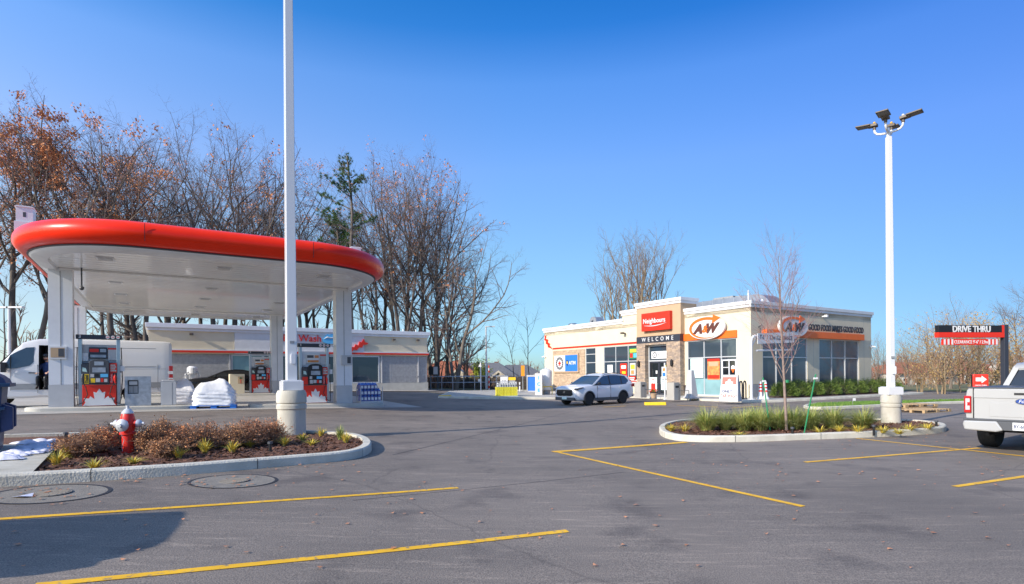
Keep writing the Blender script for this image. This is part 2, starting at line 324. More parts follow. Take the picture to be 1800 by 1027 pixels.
def inset(poly, d):
    n = len(poly); out = []; A = sum(poly[i][0] * poly[(i + 1) % n][1] - poly[(i + 1) % n][0] * poly[i][1] for i in range(n)); sg = 1 if A > 0 else -1
    for i in range(n):
        a, b_, c = Vector(poly[i - 1][:2]), Vector(poly[i][:2]), Vector(poly[(i + 1) % n][:2])
        e1 = (b_ - a).normalized(); e2 = (c - b_).normalized(); n1 = Vector((-e1.y, e1.x)) * sg; n2 = Vector((-e2.y, e2.x)) * sg
        k = (n1 + n2); k = k / max(.35, k.length_squared / 2) if k.length > 1e-6 else n1
        out.append(tuple(b_ + k * d))
    return out
def kerb(name, poly, wd=.15, h=.15, m='kerb', closed=True):
    """kerb ring: outer face, bevelled top, inner face"""
    loops = [(0, -.05), (.005, h - .025), (.03, h), (wd, h), (wd, -.02)]
    mb = MB(); n = len(poly); vs = []
    for d, z in loops:
        q = inset(poly, d) if d else poly
        vs += [(x, y, g(x, y) + z) for x, y in [p[:2] for p in q]]
    fs = [(k * n + i, k * n + (i + 1) % n, (k + 1) * n + (i + 1) % n, (k + 1) * n + i) for k in range(len(loops) - 1) for i in range(n if closed else n - 1)]
    o = struct(name, mb.add(vs, fs), m, smooth=30)
    # saw-cut joints across the kerb
    jb = MB(); acc = 0
    for i in range(n if closed else n - 1):
        a, b_ = Vector(poly[i][:2]), Vector(poly[(i + 1) % n][:2]); acc += (b_ - a).length
        if acc > 1.9 and (b_ - a).length > .05:
            acc = 0; e = (b_ - a).normalized(); nn = Vector((-e.y, e.x)); c = (a + b_) / 2; c2 = Vector(inset(poly, .01)[i]); sg = 1 if (c + nn * .05 - Vector((sum(p[0] for p in poly) / n, sum(p[1] for p in poly) / n))).length < (c - nn * .05 - Vector((sum(p[0] for p in poly) / n, sum(p[1] for p in poly) / n))).length else -1
            z = g(c.x, c.y); q = [(-.003, 0), (-.003, h + .003), (wd, h + .003)]; vv = []
            for d_, zz in q: pt = c + nn * sg * d_; vv += [(pt.x - e.x * .005, pt.y - e.y * .005, z + zz), (pt.x + e.x * .005, pt.y + e.y * .005, z + zz)]
            jb.add(vv, [(0, 1, 3, 2), (2, 3, 5, 4)])
    if jb.v: struct('kerb_joint', jb, 'seal')
    return o
def smooth_poly(pts, it=2, closed=True):
    for _ in range(it):
        q = []
        for i in range(len(pts)):
            a, b_ = Vector(pts[i][:2]), Vector(pts[(i + 1) % len(pts)][:2])
            if (b_ - a).length < .02: q.append(tuple(a)); continue
            q += [tuple(a * .75 + b_ * .25), tuple(a * .25 + b_ * .75)]
        pts = q
    return pts
# ---- planted island on the right
RB = smooth_poly([G(*p) for p in [(1157, 760), (1163, 752), (1200, 744), (1300, 741), (1500, 742), (1620, 746), (1660, 752), (1666, 757), (1655, 762), (1560, 768), (1400, 774), (1290, 778), (1200, 777), (1165, 770)]])
kerb('kerb', RB); 
pad('mulch_bed', inset(RB, .14), .10, 'mulch', 'structure', .5)
# ---- planted island on the left with a concrete slab at its end
LB = smooth_poly([G(*p) for p in [(-260, 872), (0, 857), (300, 838), (500, 820), (612, 810), (646, 801), (656, 790), (645, 778), (610, 770), (450, 765), (250, 768), (110, 774), (-250, 784)]])
kerb('kerb', LB, wd=.17, h=.16)
LBi = inset(LB, .16)
pad('mulch_bed', LBi, .10, 'mulch', 'structure', .5)
pad('concrete_slab', [G(-260, 857, .15)[:2], G(58, 829, .15)[:2], G(106, 780, .15)[:2], G(-250, 786, .15)[:2]], .150, 'concrete_base')
# ---- forecourt pad under the canopy, pump islands
CO = (-16.5, 20.7, 0)
def cf(u, v, z=0): return fr(CO, u, v, z)
pad('forecourt_pad', [cf(u, v)[:2] for u, v in ((-8, -2.1), (13.6, -1.5), (14, 15.5), (-8, 15.5))], .012, 'concrete_pad')
mb = MB()
for v0 in (3.4, 8.9):
    for u0 in range(-8, 14, 3):
        p, q = cf(u0, v0), cf(u0 + 2.98, v0)
        mb.add([(a.x + s * V.x, a.y + s * V.y, g(a.x, a.y) + .017) for a, s in ((p, 0), (q, 0), (q, .02), (p, .02))], [(0, 1, 2, 3)])
struct('pavement_joint', mb, 'seal')
ZI = .15
def island(u0, u1, v, wd=1.2):
    poly = [cf(u, vv)[:2] for u, vv in rrect(u0, u1, v - wd / 2, v + wd / 2, .55, 6)]
    q = inset(poly, .05); n = len(poly); mb = MB(); z = lambda p: g(p[0], p[1])
    vs = [(x, y, g(x, y) - .05) for x, y in poly] + [(x, y, g(x, y) + ZI - .03) for x, y in poly] + [(x, y, g(x, y) + ZI) for x, y in q]
    mb.add(vs, [(k * n + i, k * n + (i + 1) % n, (k + 1) * n + (i + 1) % n, (k + 1) * n + i) for k in (0, 1) for i in range(n)])
    c = cf((u0 + u1) / 2, v); mb.add([(c.x, c.y, g(c.x, c.y) + ZI)] + vs[2 * n:], [(0, i + 1, (i + 1) % n + 1) for i in range(n)])
    struct('pump_island', mb, 'concrete', smooth=30)
island(-.95, 4.3, 0); island(6.3, 12.2, 0); island(-.9, 4.3, 13); island(5.9, 11.4, 13)
# ---- painted lines
def stripe(name, a, b_, wd, m='paint', dz=.006):
    a = Vector(a[:2]); b_ = Vector(b_[:2]); d = (b_ - a); k = max(2, int(d.length / .8)); nn = Vector((-d.y, d.x)).normalized() * wd / 2
    mb = MB(); vs = []
    for i in range(k + 1):
        p = a + d * i / k
        for s in (1, -1): q = p + nn * s; vs.append((q.x, q.y, g(q.x, q.y) + dz))
    mb.add(vs, [(2 * i, 2 * i + 1, 2 * i + 3, 2 * i + 2) for i in range(k)]); return struct(name, mb, m)
for a, b_, wd in [((-60, 917), (805, 858), .1), ((60, 1030), (998, 934), .1), ((975, 794), (1412, 891), .1), ((1415, 813), (1722, 788), .1), ((1678, 856), (1815, 836), .1), ((1505, 771), (1815, 804), .1)]:
    stripe('parking_line', G(*a), G(*b_), wd)
stripe('parking_line', G(972, 795), G(1206, 778), .2, dz=.009)
for a, b_ in (((1288, 716.5), (1340, 714.5)), ((1190, 712.5), (1262, 716)), ((757, 690), (790, 694)), ((840, 688), (880, 692)), ((880, 692), (985, 690)), ((1060, 716), (1100, 714))): stripe('parking_line', G(*a), G(*b_), .14)
# sealed joints and patches in the asphalt
for a, b_, wd in [((690, 800), (1010, 722), .02), ((1000, 742), (1160, 737), .03), ((60, 756), (360, 748), .03), ((620, 880), (1100, 830), .012)]:
    stripe('crack_sealant', G(*a), G(*b_), wd, 'seal', .003)
# ---- drain covers in the asphalt
def drain(px, py, r, label):
    p = G(px, py); n = 40; mb = MB(); rr = random.Random(px)
    ring = lambda R0, dz: [(p.x + R0 * math.cos(2 * PI * i / n), p.y + R0 * math.sin(2 * PI * i / n) * .9, g(p.x + R0 * math.cos(2 * PI * i / n), p.y) + dz) for i in range(n)]
    t = thing('drain_cover', label, 'drain cover', (p.x, p.y, p.z))
    c = Vector((p.x, p.y, p.z)); L_ = lambda l: [tuple(Vector(q) - c) for q in l]
    mb.add(L_(ring(r * .93, .006)) + L_(ring(r, .006)), [(i, (i + 1) % n, n + (i + 1) % n, n + i) for i in range(n)]); part('sealant_ring', mb, 'seal', t)
    mb = MB(); mb.add(L_(ring(r * .93, .004)), [tuple(range(n))]); part('apron', mb, 'asphalt_worn', t)
    mb = MB(); mb.lathe([(r * .34, .004), (r * .34, .010), (r * .33, .012)], 32)
    for k in range(-3, 4):
        hw = math.sqrt(max(0, (r * .3) ** 2 - (k * r * .08) ** 2)); mb.box(-hw, hw, k * r * .08 - .01, k * r * .08 + .01, .0115, .016)
    part('grate', mb, 'asphalt_worn', t)
drain(411, 846, .60, 'round drain cover with its patched ring in front of the hydrant bed'); drain(88, 868, .66, 'round drain cover littered with leaves near the blue bin')
# ---- lawn strip and kerb beyond the right island, verge, far ground behind store
LW = smooth_poly([G(*p) for p in [(1408, 716), (1425, 721), (1500, 718), (1700, 708.5), (1900, 706), (1900, 703.5), (1700, 705), (1440, 711)]], 1)
kerb('kerb', LW, .15, .12); pad('lawn', inset(LW, .14), .11, 'lawn', 'structure', 2)
ST = (14.55, 34.6, 0)
def sf(u, v, z=0): return fr(ST, u, v, z)
pad('verge', [(9, 57.5), (-40, 57.5), (-60, 69), (60, 69), (120, 69), (120, 46), (48, 40.5), (37, 42), (33, 48), (26, 62)], .03, 'grass_far', step=4)
pad('lawn', [(37, 42), (48, 40.5), (90, 42), (90, 48), (44, 46), (36, 48)], .05, 'lawn', step=4)
# store pavement
SW = [sf(*p)[:2] for p in ((-2.1, 24.5), (-2.1, 12.5), (-1.9, 10.6), (-3.0, 9.6), (-3.2, -1.0), (-2.6, -2.2), (-1.6, -2.75), (15.8, -2.75), (16.2, -2.0), (16.2, 24.5))]
kerb('kerb', SW, .15, .13); pad('pavement', inset(SW, .14), .125, 'concrete_pad', step=3)
bed = [sf(*p)[:2] for p in ((.9, -.05), (.9, -1.75), (15.2, -1.75), (15.2, -.05))]; pad('mulch_bed', bed, .14, 'mulch', step=2)
# carwash apron
WO = (-25.4, 39.8, 0)
def wf(u, v, z=0): return fr(WO, u, v, z)
pad('wash_apron', [wf(*p)[:2] for p in ((-3, -1.6), (21.6, -1.6), (21.6, 9.5), (-3, 9.5))], .05, 'concrete_pad', step=2)
pad('pavement', [(-9, 52.5), (9.5, 52.7), (9.5, 53.4), (-9, 53.2)], .06, 'concrete', step=4)

# ================================================================== STORE
ZS = .12
store = thing('convenience_store', 'cream single-storey store with stone entrance, orange bands and white cornices', 'building', ST, AX)
def fx(p): return Vector((-p.y, p.x, p.z))      # (along front going away, outward distance, z) -> store frame  (outward = -x)
def front(p): return Vector((-p.y, p.x, p.z))
def side(p): return Vector((p.x, -p.y, p.z))
def wall_open(mb, a0, a1, z0, z1, opens, d0, d1):
    """slab between outward distances d0..d1 with rectangular openings"""
    xs = sorted({a0, a1} | {o[0] for o in opens} | {o[1] for o in opens}); 
    for i in range(len(xs) - 1):
        cuts = sorted([(o[2], o[3]) for o in opens if o[0] <= xs[i] + 1e-6 and o[1] >= xs[i + 1] - 1e-6]); z = z0
        for c0, c1 in cuts:
            if c0 > z: mb.box(xs[i], xs[i + 1], d0, d1, z, c0)
            z = c1
        if z < z1: mb.box(xs[i], xs[i + 1], d0, d1, z, z1)
FO = [(1.0, 4.9, .18, 3.84), (9.62, 13.45, 1.15, 3.84), (14.42, 15.75, 1.0, 3.84)]
SO = [(1.15, 5.98, .5, 3.9), (7.38, 12.5, .5, 3.9)]
mb = MB(); mb.box(.2, 14.05, .2, 21.5, -.3, 5.75); part('core', mb, 'dark_grey', store)
mb = MB(front); wall_open(mb, 0, 5.25, -.2, 5.72, [FO[0]], -.2, 0); part('front_wall', mb, 'cream', store)
mb = MB(front); wall_open(mb, 9.25, 15.8, -.2, 5.5, FO[1:], -.2, 0); mb.box(15.8, 20.3, -.2, 0, 3.78, 5.5); mb.box(20.3, 21.7, -.2, 0, -.2, 5.5)
part('front_wall', mb, 'cream', store)
mb = MB(side); wall_open(mb, .2, 14.25, .95, 5.72, [(a, b_, .95, 3.9) for a, b_, c, d in SO], -.2, 0); part('side_wall', mb, 'cream', store)
mb = MB(side); wall_open(mb, -.0, 14.25, -.2, .93, [(a, b_, c, .93) for a, b_, c, d in SO], -.2, .02); part('base_course', mb, 'block', store)
mb = MB(); mb.box(.2, 14.25, 21.5, 21.7, -.2, 5.5); mb.box(14.05, 14.25, .2, 21.5, -.2, 5.5); part('rear_wall', mb, 'cream', store)
# control joints
mb = MB(side)
for x in (6.7, 13.2): mb.box(x, x + .018, 0, .003, .95, 5.5)
mb.xf = front
for y in (2.9,): mb.box(y, y + .018, 0, .003, 4.35, 5.5)
part('control_joint', mb, 'grey', store)
# cornices (two steps)
def cornice(name, loops, z, m='white'):
    mb = MB()
    for (x0, x1, y0, y1) in loops:
        mb.box(x0 - .14, x1 + .14, y0 - .14, y1 + .14, z - .22, z); mb.box(x0 - .07, x1 + .07, y0 - .07, y1 + .07, z - .40, z - .222)
    return part(name, mb, m, store, bevel=.015)
mb = MB(); mb.box(.0, 14.25, 0, 5.2, 5.4, 5.75); mb.box(.0, 14.25, 9.6, 21.7, 5.2, 5.55); part('parapet', mb, 'cream', store)
cornice('cornice', [(0.0, 14.25, 0.0, 5.2)], 6.05); cornice('cornice', [(0.0, 14.25, 11.2, 21.7)], 5.92)
mb = MB(); mb.box(-.05, 2.5, 9.45, 11.18, 5.4, 6.15); part('raised_parapet', mb, 'cream', store); cornice('cornice', [(-.05, 2.5, 9.45, 11.2)], 6.52)
# tan portal with stone piers
mb = MB(); mb.box(-.4, 1.2, 5.1, 9.28, 4.35, 6.5); part('portal', mb, 'tan', store); cornice('portal_cornice', [(-.4, 1.2, 5.1, 9.28)], 6.85)
mb = MB(front); mb.box(5.12, 9.26, 0, .46, 3.86, 4.34); part('fascia_board', mb, 'charcoal', store)
t = text('lettering', 'WELCOME', .40, 'white', store, (-.47, 7.2, 4.10), .02, bold=.002, w=3.0, space=2.0, rot=(PI / 2, 0, -PI / 2))
mb = MB(); mb.box(-.45, .0, 5.12, 6.35, -.2, 3.855); mb.box(-.45, .0, 8.42, 9.27, -.2, 3.855); part('stone_pier', mb, 'stone', store)
mb = MB(); mb.box(-.45, .19, 6.355, 8.415, 3.72, 3.85); part('lintel', mb, 'stone', store)
mb = MB(front); mb.box(15.8, 20.3, -.2, .05, -.2, 3.77); part('stone_panel', mb, 'stone_tan', store)
# red stripe running into a jagged half leaf
mb = MB(front); mb.box(9.6, 20.35, 0, .035, 3.92, 4.06)
mb.prism([(20.35, 3.92), (20.9, 4.35), (20.75, 4.45), (21.15, 4.62), (21.05, 4.85), (21.45, 4.95), (21.35, 5.15), (21.62, 5.3), (21.55, 5.05), (21.68, 4.9), (21.4, 4.72), (21.42, 4.5), (21.15, 4.4), (21.1, 4.15), (20.8, 4.1), (20.55, 4.0)][::-1], 0, .05)
part('red_stripe', mb, 'sign_red', store)
mb = MB(front); mb.box(.95, 5.2, 0, .10, 3.86, 4.32); part('orange_band', mb, 'orange', store)
mb = MB(side); mb.box(1.13, 12.7, 0, .30, 3.91, 4.33); part('orange_band', mb, 'orange', store, bevel=.01)
def window(opening, xf, vm, hm, z_film=None, name='window', glass='glass'):
    a0, a1, z0, z1 = opening; mb = MB(xf); f = .06
    mb.box(a0, a1, -.12, -.02, z0, z0 + f); mb.box(a0, a1, -.12, -.02, z1 - f, z1)
    mb.box(a0, a0 + f, -.12, -.02, z0 + f, z1 - f); mb.box(a1 - f, a1, -.12, -.02, z0 + f, z1 - f)
    for v in vm: mb.box(v - .03, v + .03, -.12, -.02, z0 + f, z1 - f)
    es = [a0 + f] + sorted(vm) + [a1 - f]
    for h in hm:
        for i in range(len(es) - 1): mb.box(es[i] + (.03 if i else 0), es[i + 1] - (.03 if i < len(es) - 2 else 0), -.118, -.022, h - .03, h + .03)
    w_ = part(name, mb, 'frame_al', store)
    mb = MB(xf); mb.box(a0 + .01, a1 - .01, -.09, -.075, z0 + .01, z1 - .01); part('pane', mb, glass, w_)
    if z_film:
        mb = MB(xf); mb.box(a0 + .01, a1 - .01, -.0735, -.0715, z0 + .01, z_film); part('privacy_film', mb, 'glass_film', w_)
    return w_
window(FO[0], front, [2.18, 3.52], [2.68], 1.28)
window(FO[1], front, [10.65, 12.05], [2.62]); window(FO[2], front, [], [2.6, 3.3])
window(SO[0], side, [2.6, 4.27], [2.62], name='window', glass='glass_grey'); window(SO[1], side, [8.97, 10.7], [2.62], glass='glass_grey')
# service window with a small frame in the right bay
mb = MB(front); mb.box(1.06, 2.15, -.06, -.01, 2.42, 2.5); mb.box(1.06, 2.15, -.06, -.01, 1.3, 1.38); mb.box(1.06, 1.14, -.06, -.01, 1.38, 2.42); mb.box(2.07, 2.15, -.06, -.01, 1.38, 2.42); mb.box(1.56, 1.62, -.06, -.01, 1.38, 2.42); mb.box(1.62, 2.07, -.05, -.02, 1.98, 2.02)
mb.box(1.06, 2.15, -.0705, -.0655, .24, 1.3); w_ = part('service_window', mb, 'white_metal', store)
mb = MB(front); mb.box(1.14, 2.07, -.070, -.066, 1.38, 2.42); part('pane', mb, 'glass_dark', w_)
# entrance
d0, d1 = 6.36, 8.41
mb = MB(front); mb.box(d0, d0 + .09, -.0, .10, 0, 3.7); mb.box(d1 - .09, d1, -.0, .10, 0, 3.7); mb.box(d0 + .09, d1 - .09, .0, .10, 2.52, 2.62); mb.box(d0 + .09, d1 - .09, 0, .10, 3.62, 3.71); part('door_frame', mb, 'frame_al', store)
mb = MB(front); mb.box(d0 + .09, d1 - .09, .03, .05, 2.62, 3.62); part('transom_pane', mb, 'glass', store)
for a, b_ in ((d0 + .1, 7.36), (7.40, d1 - .1)):
    mb = MB(front); mb.box(a, b_, .03, .09, .02, .24); mb.box(a, b_, .03, .09, 2.4, 2.51); mb.box(a, a + .08, .03, .09, .24, 2.4); mb.box(b_ - .08, b_, .03, .09, .24, 2.4)
    dr = part('door', mb, 'charcoal', store); mb = MB(front); mb.box(a + .08, b_ - .08, .05, .065, .24, 2.4); part('pane', mb, 'glass_dark', dr)
    mb = MB(front); x = b_ - .14 if a < 7 else a + .14; mb.tube([(x, .09, .9), (x, .15, .95), (x, .15, 1.35), (x, .09, 1.4)], .018, 8); part('handle', mb, 'steel', dr)
for y in (5.8, 8.98):
    mb = MB(front); mb.box(y - .06, y + .06, .45, .49, 2.2, 2.55); mb.tube([(y, .57, 2.12), (y, .57, 2.22), (y, .57, 2.5), (y, .57, 2.62)], [.03, .09, .09, .03], 10); part('wall_lantern', mb, 'black', store)
def flood(xf, x, z, par, m='white_metal'):
    mb = MB(xf); mb.box(x - .12, x + .12, .22, .42, z - .05, z + .09); mb.box(x - .05, x + .05, 0, .22, z - .03, z + .05); mb.box(x + .03, x + .12, .42, .44, z - .04, z + .07, 1)
    return part('wall_light', mb, [m, 'dark_grey'], par)
flood(front, 10.9, 4.75, store, 'bronze'); flood(side, 7.75, 5.42, store); 
# downpipe, hose bib, meter, cameras
mb = MB(side); mb.tube([(.75, .12, 4.4), (.75, .12, 3.75), (.75, .06, 3.5)], .035, 8); mb.tube([(.75, .0, 4.45), (.75, .2, 4.55), (.75, .25, 4.35)], .04, 8); part('vent_pipe', mb, 'dark_grey', store)
for xf, x, z in ((side, .35, 3.85), (side, 14.1, 3.5), (front, 21.6, 3.3)):
    mb = MB(xf); mb.box(x - .05, x + .05, 0, .12, z, z + .12); mb.cyl((x, .12, z + .02), (x + .14, .3, z - .04), .055, 10); mb.sphere((x - .1, .1, z - .05), .07, 8, 6); part('camera', mb, 'white', store)
mb = MB(); mb.box(.1, 14.1, .1, 21.6, 5.76, 5.78); part('roof', mb, 'light_grey', store)
# ------------------------------------------------------------------ rooftop equipment
def roofthing(name, label, cat, u, v): p = sf(u, v, 5.78); return thing(name, label, cat, p, AX)
t = roofthing('exhaust_hood', 'dark gooseneck exhaust hood on the left part of the store roof', 'roof vent', 2.0, 16.6)
mb = MB(); mb.box(-.3, .3, -.35, .35, -.1, .35); prof = []
for i in range(9): a = PI * i / 8; prof.append((-.02 - .45 * math.cos(a), .45 + .42 * math.sin(a)))
mb.prism([(-.47, .35), (-.47, .45)] + prof[1:] + [(.43, .35), (.25, .35), (.2, .5), (-.05, .62), (-.05, .35)], -.45, .45, ax='x'); part('hood', mb, 'galv', t)
t = roofthing('roof_vent', 'short round metal vent at the left end of the store roof', 'roof vent', 1.4, 19.2)
mb = MB(); mb.lathe([(.3, -.2), (.3, .25), (.42, .26), (.42, .4), (.3, .48), (.05, .5)], 16); part('stack', mb, 'steel', t)
t = roofthing('duct_housing', 'big pale sheet-metal duct with a rounded end on the store roof', 'duct', 4.2, 0)
mb = MB(); mb.box(0, 1.6, 2.6, 8.2, 0, 1.25)
prof = [(0, 0)] + [(-1.15 * math.sin(a), .1 + 1.15 * math.cos(a)) for a in [PI / 2 * i / 8 for i in range(9)]] 
mb.prism([(2.6, 0), (2.6, 1.25)] + [(2.6 - 1.2 * math.sin(PI / 2 * i / 8), 1.25 * math.cos(PI / 2 * i / 8)) for i in range(1, 9)], .0, 1.6, ax='x')
part('duct', mb, 'duct_metal', t)
mb = MB()
for y in (3.4, 4.3, 5.2, 6.1, 7.0): mb.box(-.015, 1.615, y, y + .04, .02, 1.275)
part('seam', mb, 'galv', t); mb = MB(); mb.box(.3, 1.2, 4.6, 6.3, 1.28, 1.42); mb.box(.4, 1.1, 4.0, 4.5, 1.28, 1.36); part('cap_box', mb, 'grey', t)
mb = MB(); mb.box(-.03, .0, 3.1, 3.16, 0, 1.6); mb.box(-.03, 0, 3.06, 3.2, 1.3, 1.36); part('strap', mb, 'white', t)
fan = roofthing('roof_fan', 'larger round metal fan on the store roof, left of the pair behind the young tree', 'roof fan', 4.6, 2.2)
mb = MB(); mb.lathe([(.35, -.3), (.35, .1), (.55, .2), (.62, .45), (.55, .5), (.42, .52), (.42, .85), (.36, .93), (.05, .96)], 20); part('fan_housing', mb, 'steel', fan, smooth=40)
mb = MB(); mb.lathe([(.66, .36), (.68, .4), (.66, .44)], 20); part('band', mb, 'galv', fan)
dup(fan, sf(7.6, 2.4, 5.78), AX, 'smaller round metal fan on the store roof, right of the pair behind the young tree', scale=(.9, .9, .82))

# ------------------------------------------------------------------ store signs (each faces -y of its own frame)
RF = AX - PI / 2
def fsign(name, label, cat, y, z, d=0, **k): return thing(name, label, cat, sf(-d, y, z), RF, **k)   # on the front; x right = towards the corner
def ssign(name, label, cat, x, z, d=0, **k): return thing(name, label, cat, sf(x, -d, z), AX, **k)
t = fsign('shop_sign', 'red box sign reading Neighbours on the tan entrance block', 'sign', 7.15, 5.35, .4)
mb = MB(); mb.box(-1.33, 1.33, -.32, 0, -.64, .64); part('sign_box', mb, 'sign_red', t, bevel=.02)
text('lettering', 'Neighbours', .48, 'white', t, (-.08, -.33, .05), .02, bold=.007, w=2.1)
mb = MB(); pts = [(-1.05 + 2.1 * i / 14, -.335, -.25 - .10 * math.sin(PI * i / 14) + .08 * (i / 14)) for i in range(15)]; mb.tube(pts, [.008 + .028 * math.sin(PI * i / 14) for i in range(15)], 6); part('swoosh', mb, 'white', t)
def aw(t, W, H, lm='brown'):
    mb = MB(); mb.prism(disc((0, 0), W / 2, H / 2, 48), -.16, 0); part('sign_body', mb, 'white', t)
    # orange arrow sweeping round the oval, tapering along the bottom
    n = 40; out, inn = [], []
    for i in range(n + 1):
        a = R(62 + (300 - 62) * i / n); th = .115 * (1 - .85 * max(0, (i - n * .5) / (n * .5))); ro = .93
        out.append((W / 2 * ro * math.cos(a), H / 2 * ro * math.sin(a))); inn.append((W / 2 * (ro - th * 1.3) * math.cos(a), H / 2 * (ro - th * 2.1) * math.sin(a)))
    mb = MB(); k = n + 1
    vs = [(x, -.185, z) for x, z in out] + [(x, -.185, z) for x, z in inn]
    mb.add(vs, [(i, i + 1, k + i + 1, k + i) for i in range(n)])
    mb.prism([(W * .2, H * .54), (W * .40, H * .38), (W * .17, H * .16)], -.19, -.16); part('arrow', mb, 'orange', t)
    text('letter', 'A', H * .52, lm, t, (-W * .23, -.18, -H * .05), .03, bold=.055, shear=.35, w=W * .27)
    text('letter', 'W', H * .52, lm, t, (W * .20, -.18, -H * .05), .03, bold=.055, shear=.35, w=W * .36)
    text('ampersand', '&', H * .42, 'orange', t, (-W * .03, -.19, -H * .06), .03, bold=.02, shear=.25)
aw(fsign('shop_sign', 'white oval sign lettered A&W over the sunlit front windows', 'sign', 3.1, 4.6, .14), 2.9, 1.5)
aw(ssign('shop_sign', 'white oval sign lettered A&W on the shaded side, behind the young tree', 'sign', 3.7, 4.56, .34), 3.05, 1.35, 'black')
t = ssign('slogan_lettering', 'dark raised letters reading GOOD FOOD MAKES GOOD FOOD on the side wall', 'lettering', 9.2, 4.60, .24)
text('lettering', 'GOOD FOOD MAKES GOOD FOOD', .60, 'charcoal', t, (0, 0, 0), .06, bold=.004, w=6.9)
# ATM sign
t = fsign('atm_sign', 'blue and white sign with round emblem reading ATM on tan stone wall', 'sign', 18.25, 2.62, .06)
mb = MB(); mb.box(-1.75, 1.75, -.12, 0, -.82, .82); part('frame', mb, 'tan', t)
mb = MB(); mb.box(-1.65, -.05, -.15, -.12, -.7, .7); part('white_panel', mb, 'white', t); mb = MB(); mb.box(-.05, 1.65, -.151, -.12, -.7, .7); part('blue_panel', mb, 'blue', t)
text('lettering', 'ATM', .42, 'white', t, (.95, -.16, 0), .015, bold=.01, w=.95)
mb = MB(); mb.prism([(-.0 + .12, .25), (.42, .25), (.42, -.02), (.27, -.28), (.12, -.02)], -.165, -.15); part('shield', mb, 'navy', t); mb = MB(); mb.box(.2, .34, -.172, -.166, -.05, .16); part('lion_mark', mb, 'yellow', t)
mb = MB(); mb.lathe([(.44, -.165), (.58, -.165)], 30, (-.85, 0, 0), ax='y')
mb = MB(); n = 32; mb.add([(-.85 + r * math.cos(2 * PI * i / n), -.155, r * math.sin(2 * PI * i / n)) for r in (.36, .56) for i in range(n)], [(i, (i + 1) % n, n + (i + 1) % n, n + i) for i in range(n)]); part('emblem_ring', mb, 'charcoal', t)
mb = MB()
for i in range(16): a = 2 * PI * i / 16; c, s_ = math.cos(a), math.sin(a); mb.box(-.85 + .46 * c - .022, -.85 + .46 * c + .022, -.162, -.156, .46 * s_ - .045, .46 * s_ + .045)
part('emblem_letters', mb, 'white', t)
mb = MB(); mb.prism([(-.85 + x * .46, .02 + y * .46) for x, y in LEAF], -.165, -.156); mb.box(-1.02, -.68, -.164, -.156, -.22, -.16); part('leaf', mb, 'sign_red', t)
# transom sign
t = fsign('transom_sign', 'small white sign with round emblem inside the glass above the doors', 'sign', 7.3, 2.98, .11)
mb = MB(); mb.box(-.78, .78, -.03, 0, -.27, .27); part('board', mb, 'white', t)
mb = MB(); n = 24; mb.add([(-.46 + r * math.cos(2 * PI * i / n), -.034, r * math.sin(2 * PI * i / n)) for r in (.15, .21) for i in range(n)], [(i, (i + 1) % n, n + (i + 1) % n, n + i) for i in range(n)]); mb.box(-.52, -.4, -.034, -.031, -.03, .04); mb.box(-.12, -.04, -.034, -.031, -.04, .04); part('emblem', mb, 'charcoal', t)
# posters in the windows
def poster(label, y, z, wd, h, m, d=-.06, extra=None, word=None):
    t = fsign('poster', label, 'poster', y, z, d); mb = MB(); mb.box(-wd / 2, wd / 2, -.012, 0, -h / 2, h / 2); part('sheet', mb, m, t)
    for x0, x1, z0, z1, mm in extra or []:
        mb = MB(); mb.box(wd * x0, wd * x1, -.016, -.0125, h * z0, h * z1); part('print', mb, mm, t)
    if word: text('lettering', word[0], word[1], word[2], t, (0, -.018, h * word[3]), .004, bold=.005, w=wd * .8)
    return t
poster('blank pale sheet taped inside the left bay of the food window', 4.15, 1.98, 1.05, 1.3, 'poster_teal', extra=[(-.02, 0.0, -.45, .45, 'light_grey')])
poster('orange and red food poster in the middle bay of the food window', 2.8, 1.9, .95, 1.35, 'poster_mix', extra=[(-.38, .38, .15, .36, 'tan'), (-.46, .46, -.46, -.28, 'sign_red'), (-.5, .5, .38, .5, 'sign_red')])
poster('white menu poster with red print in the left pane of the shop window', 12.75, 1.75, .62, 1.25, 'white', extra=[(-.3, .3, .1, .3, 'light_grey'), (-.3, .3, -.4, -.05, 'red')])
poster('red sale poster in the middle pane of the shop window', 11.2, 1.95, .75, 1.0, 'sign_red', extra=[(-.35, .35, .1, .35, 'poster_teal'), (-.25, .3, -.3, -.1, 'yellow')])
poster('small white notice under the red sale poster', 11.25, 1.3, .6, .28, 'white', extra=[(-.35, .35, -.2, .2, 'red')])
poster('grey and yellow poster in the right pane of the shop window', 10.2, 2.0, .62, .95, 'light_grey', extra=[(-.35, .35, 0, .35, 'lime_yellow'), (-.3, .2, -.4, -.1, 'poster_mix')])
poster('colourful lottery sticker high in the shop window', 10.15, 3.2, .85, .8, 'green', extra=[(-.4, -.05, -.4, 0, 'red'), (.05, .45, -.4, .0, 'sky_blue'), (-.4, .4, .1, .4, 'lime_yellow')])
poster('round topped red promotional sign at the shop window sill', 10.2, 1.28, .72, .38, 'sign_red', d=.02, extra=[(-.4, .4, .05, .25, 'white'), (-.4, .3, -.3, -.1, 'white')])
poster('wide red and white banner below the shop window', 10.1, .92, 1.15, .42, 'sign_red', d=.05, extra=[(-.3, .3, -.2, .2, 'white'), (-.5, .5, .42, .5, 'white'), (-.5, .5, -.5, -.42, 'white')])
poster('poster of a red shopping bag on the lower left door', 7.95, .88, .72, 1.0, 'poster_teal', d=.095, extra=[(-.3, .3, -.4, .05, 'red'), (-.14, -.09, .05, .35, 'red'), (.09, .14, .05, .35, 'red'), (-.14, .14, .33, .38, 'red')])
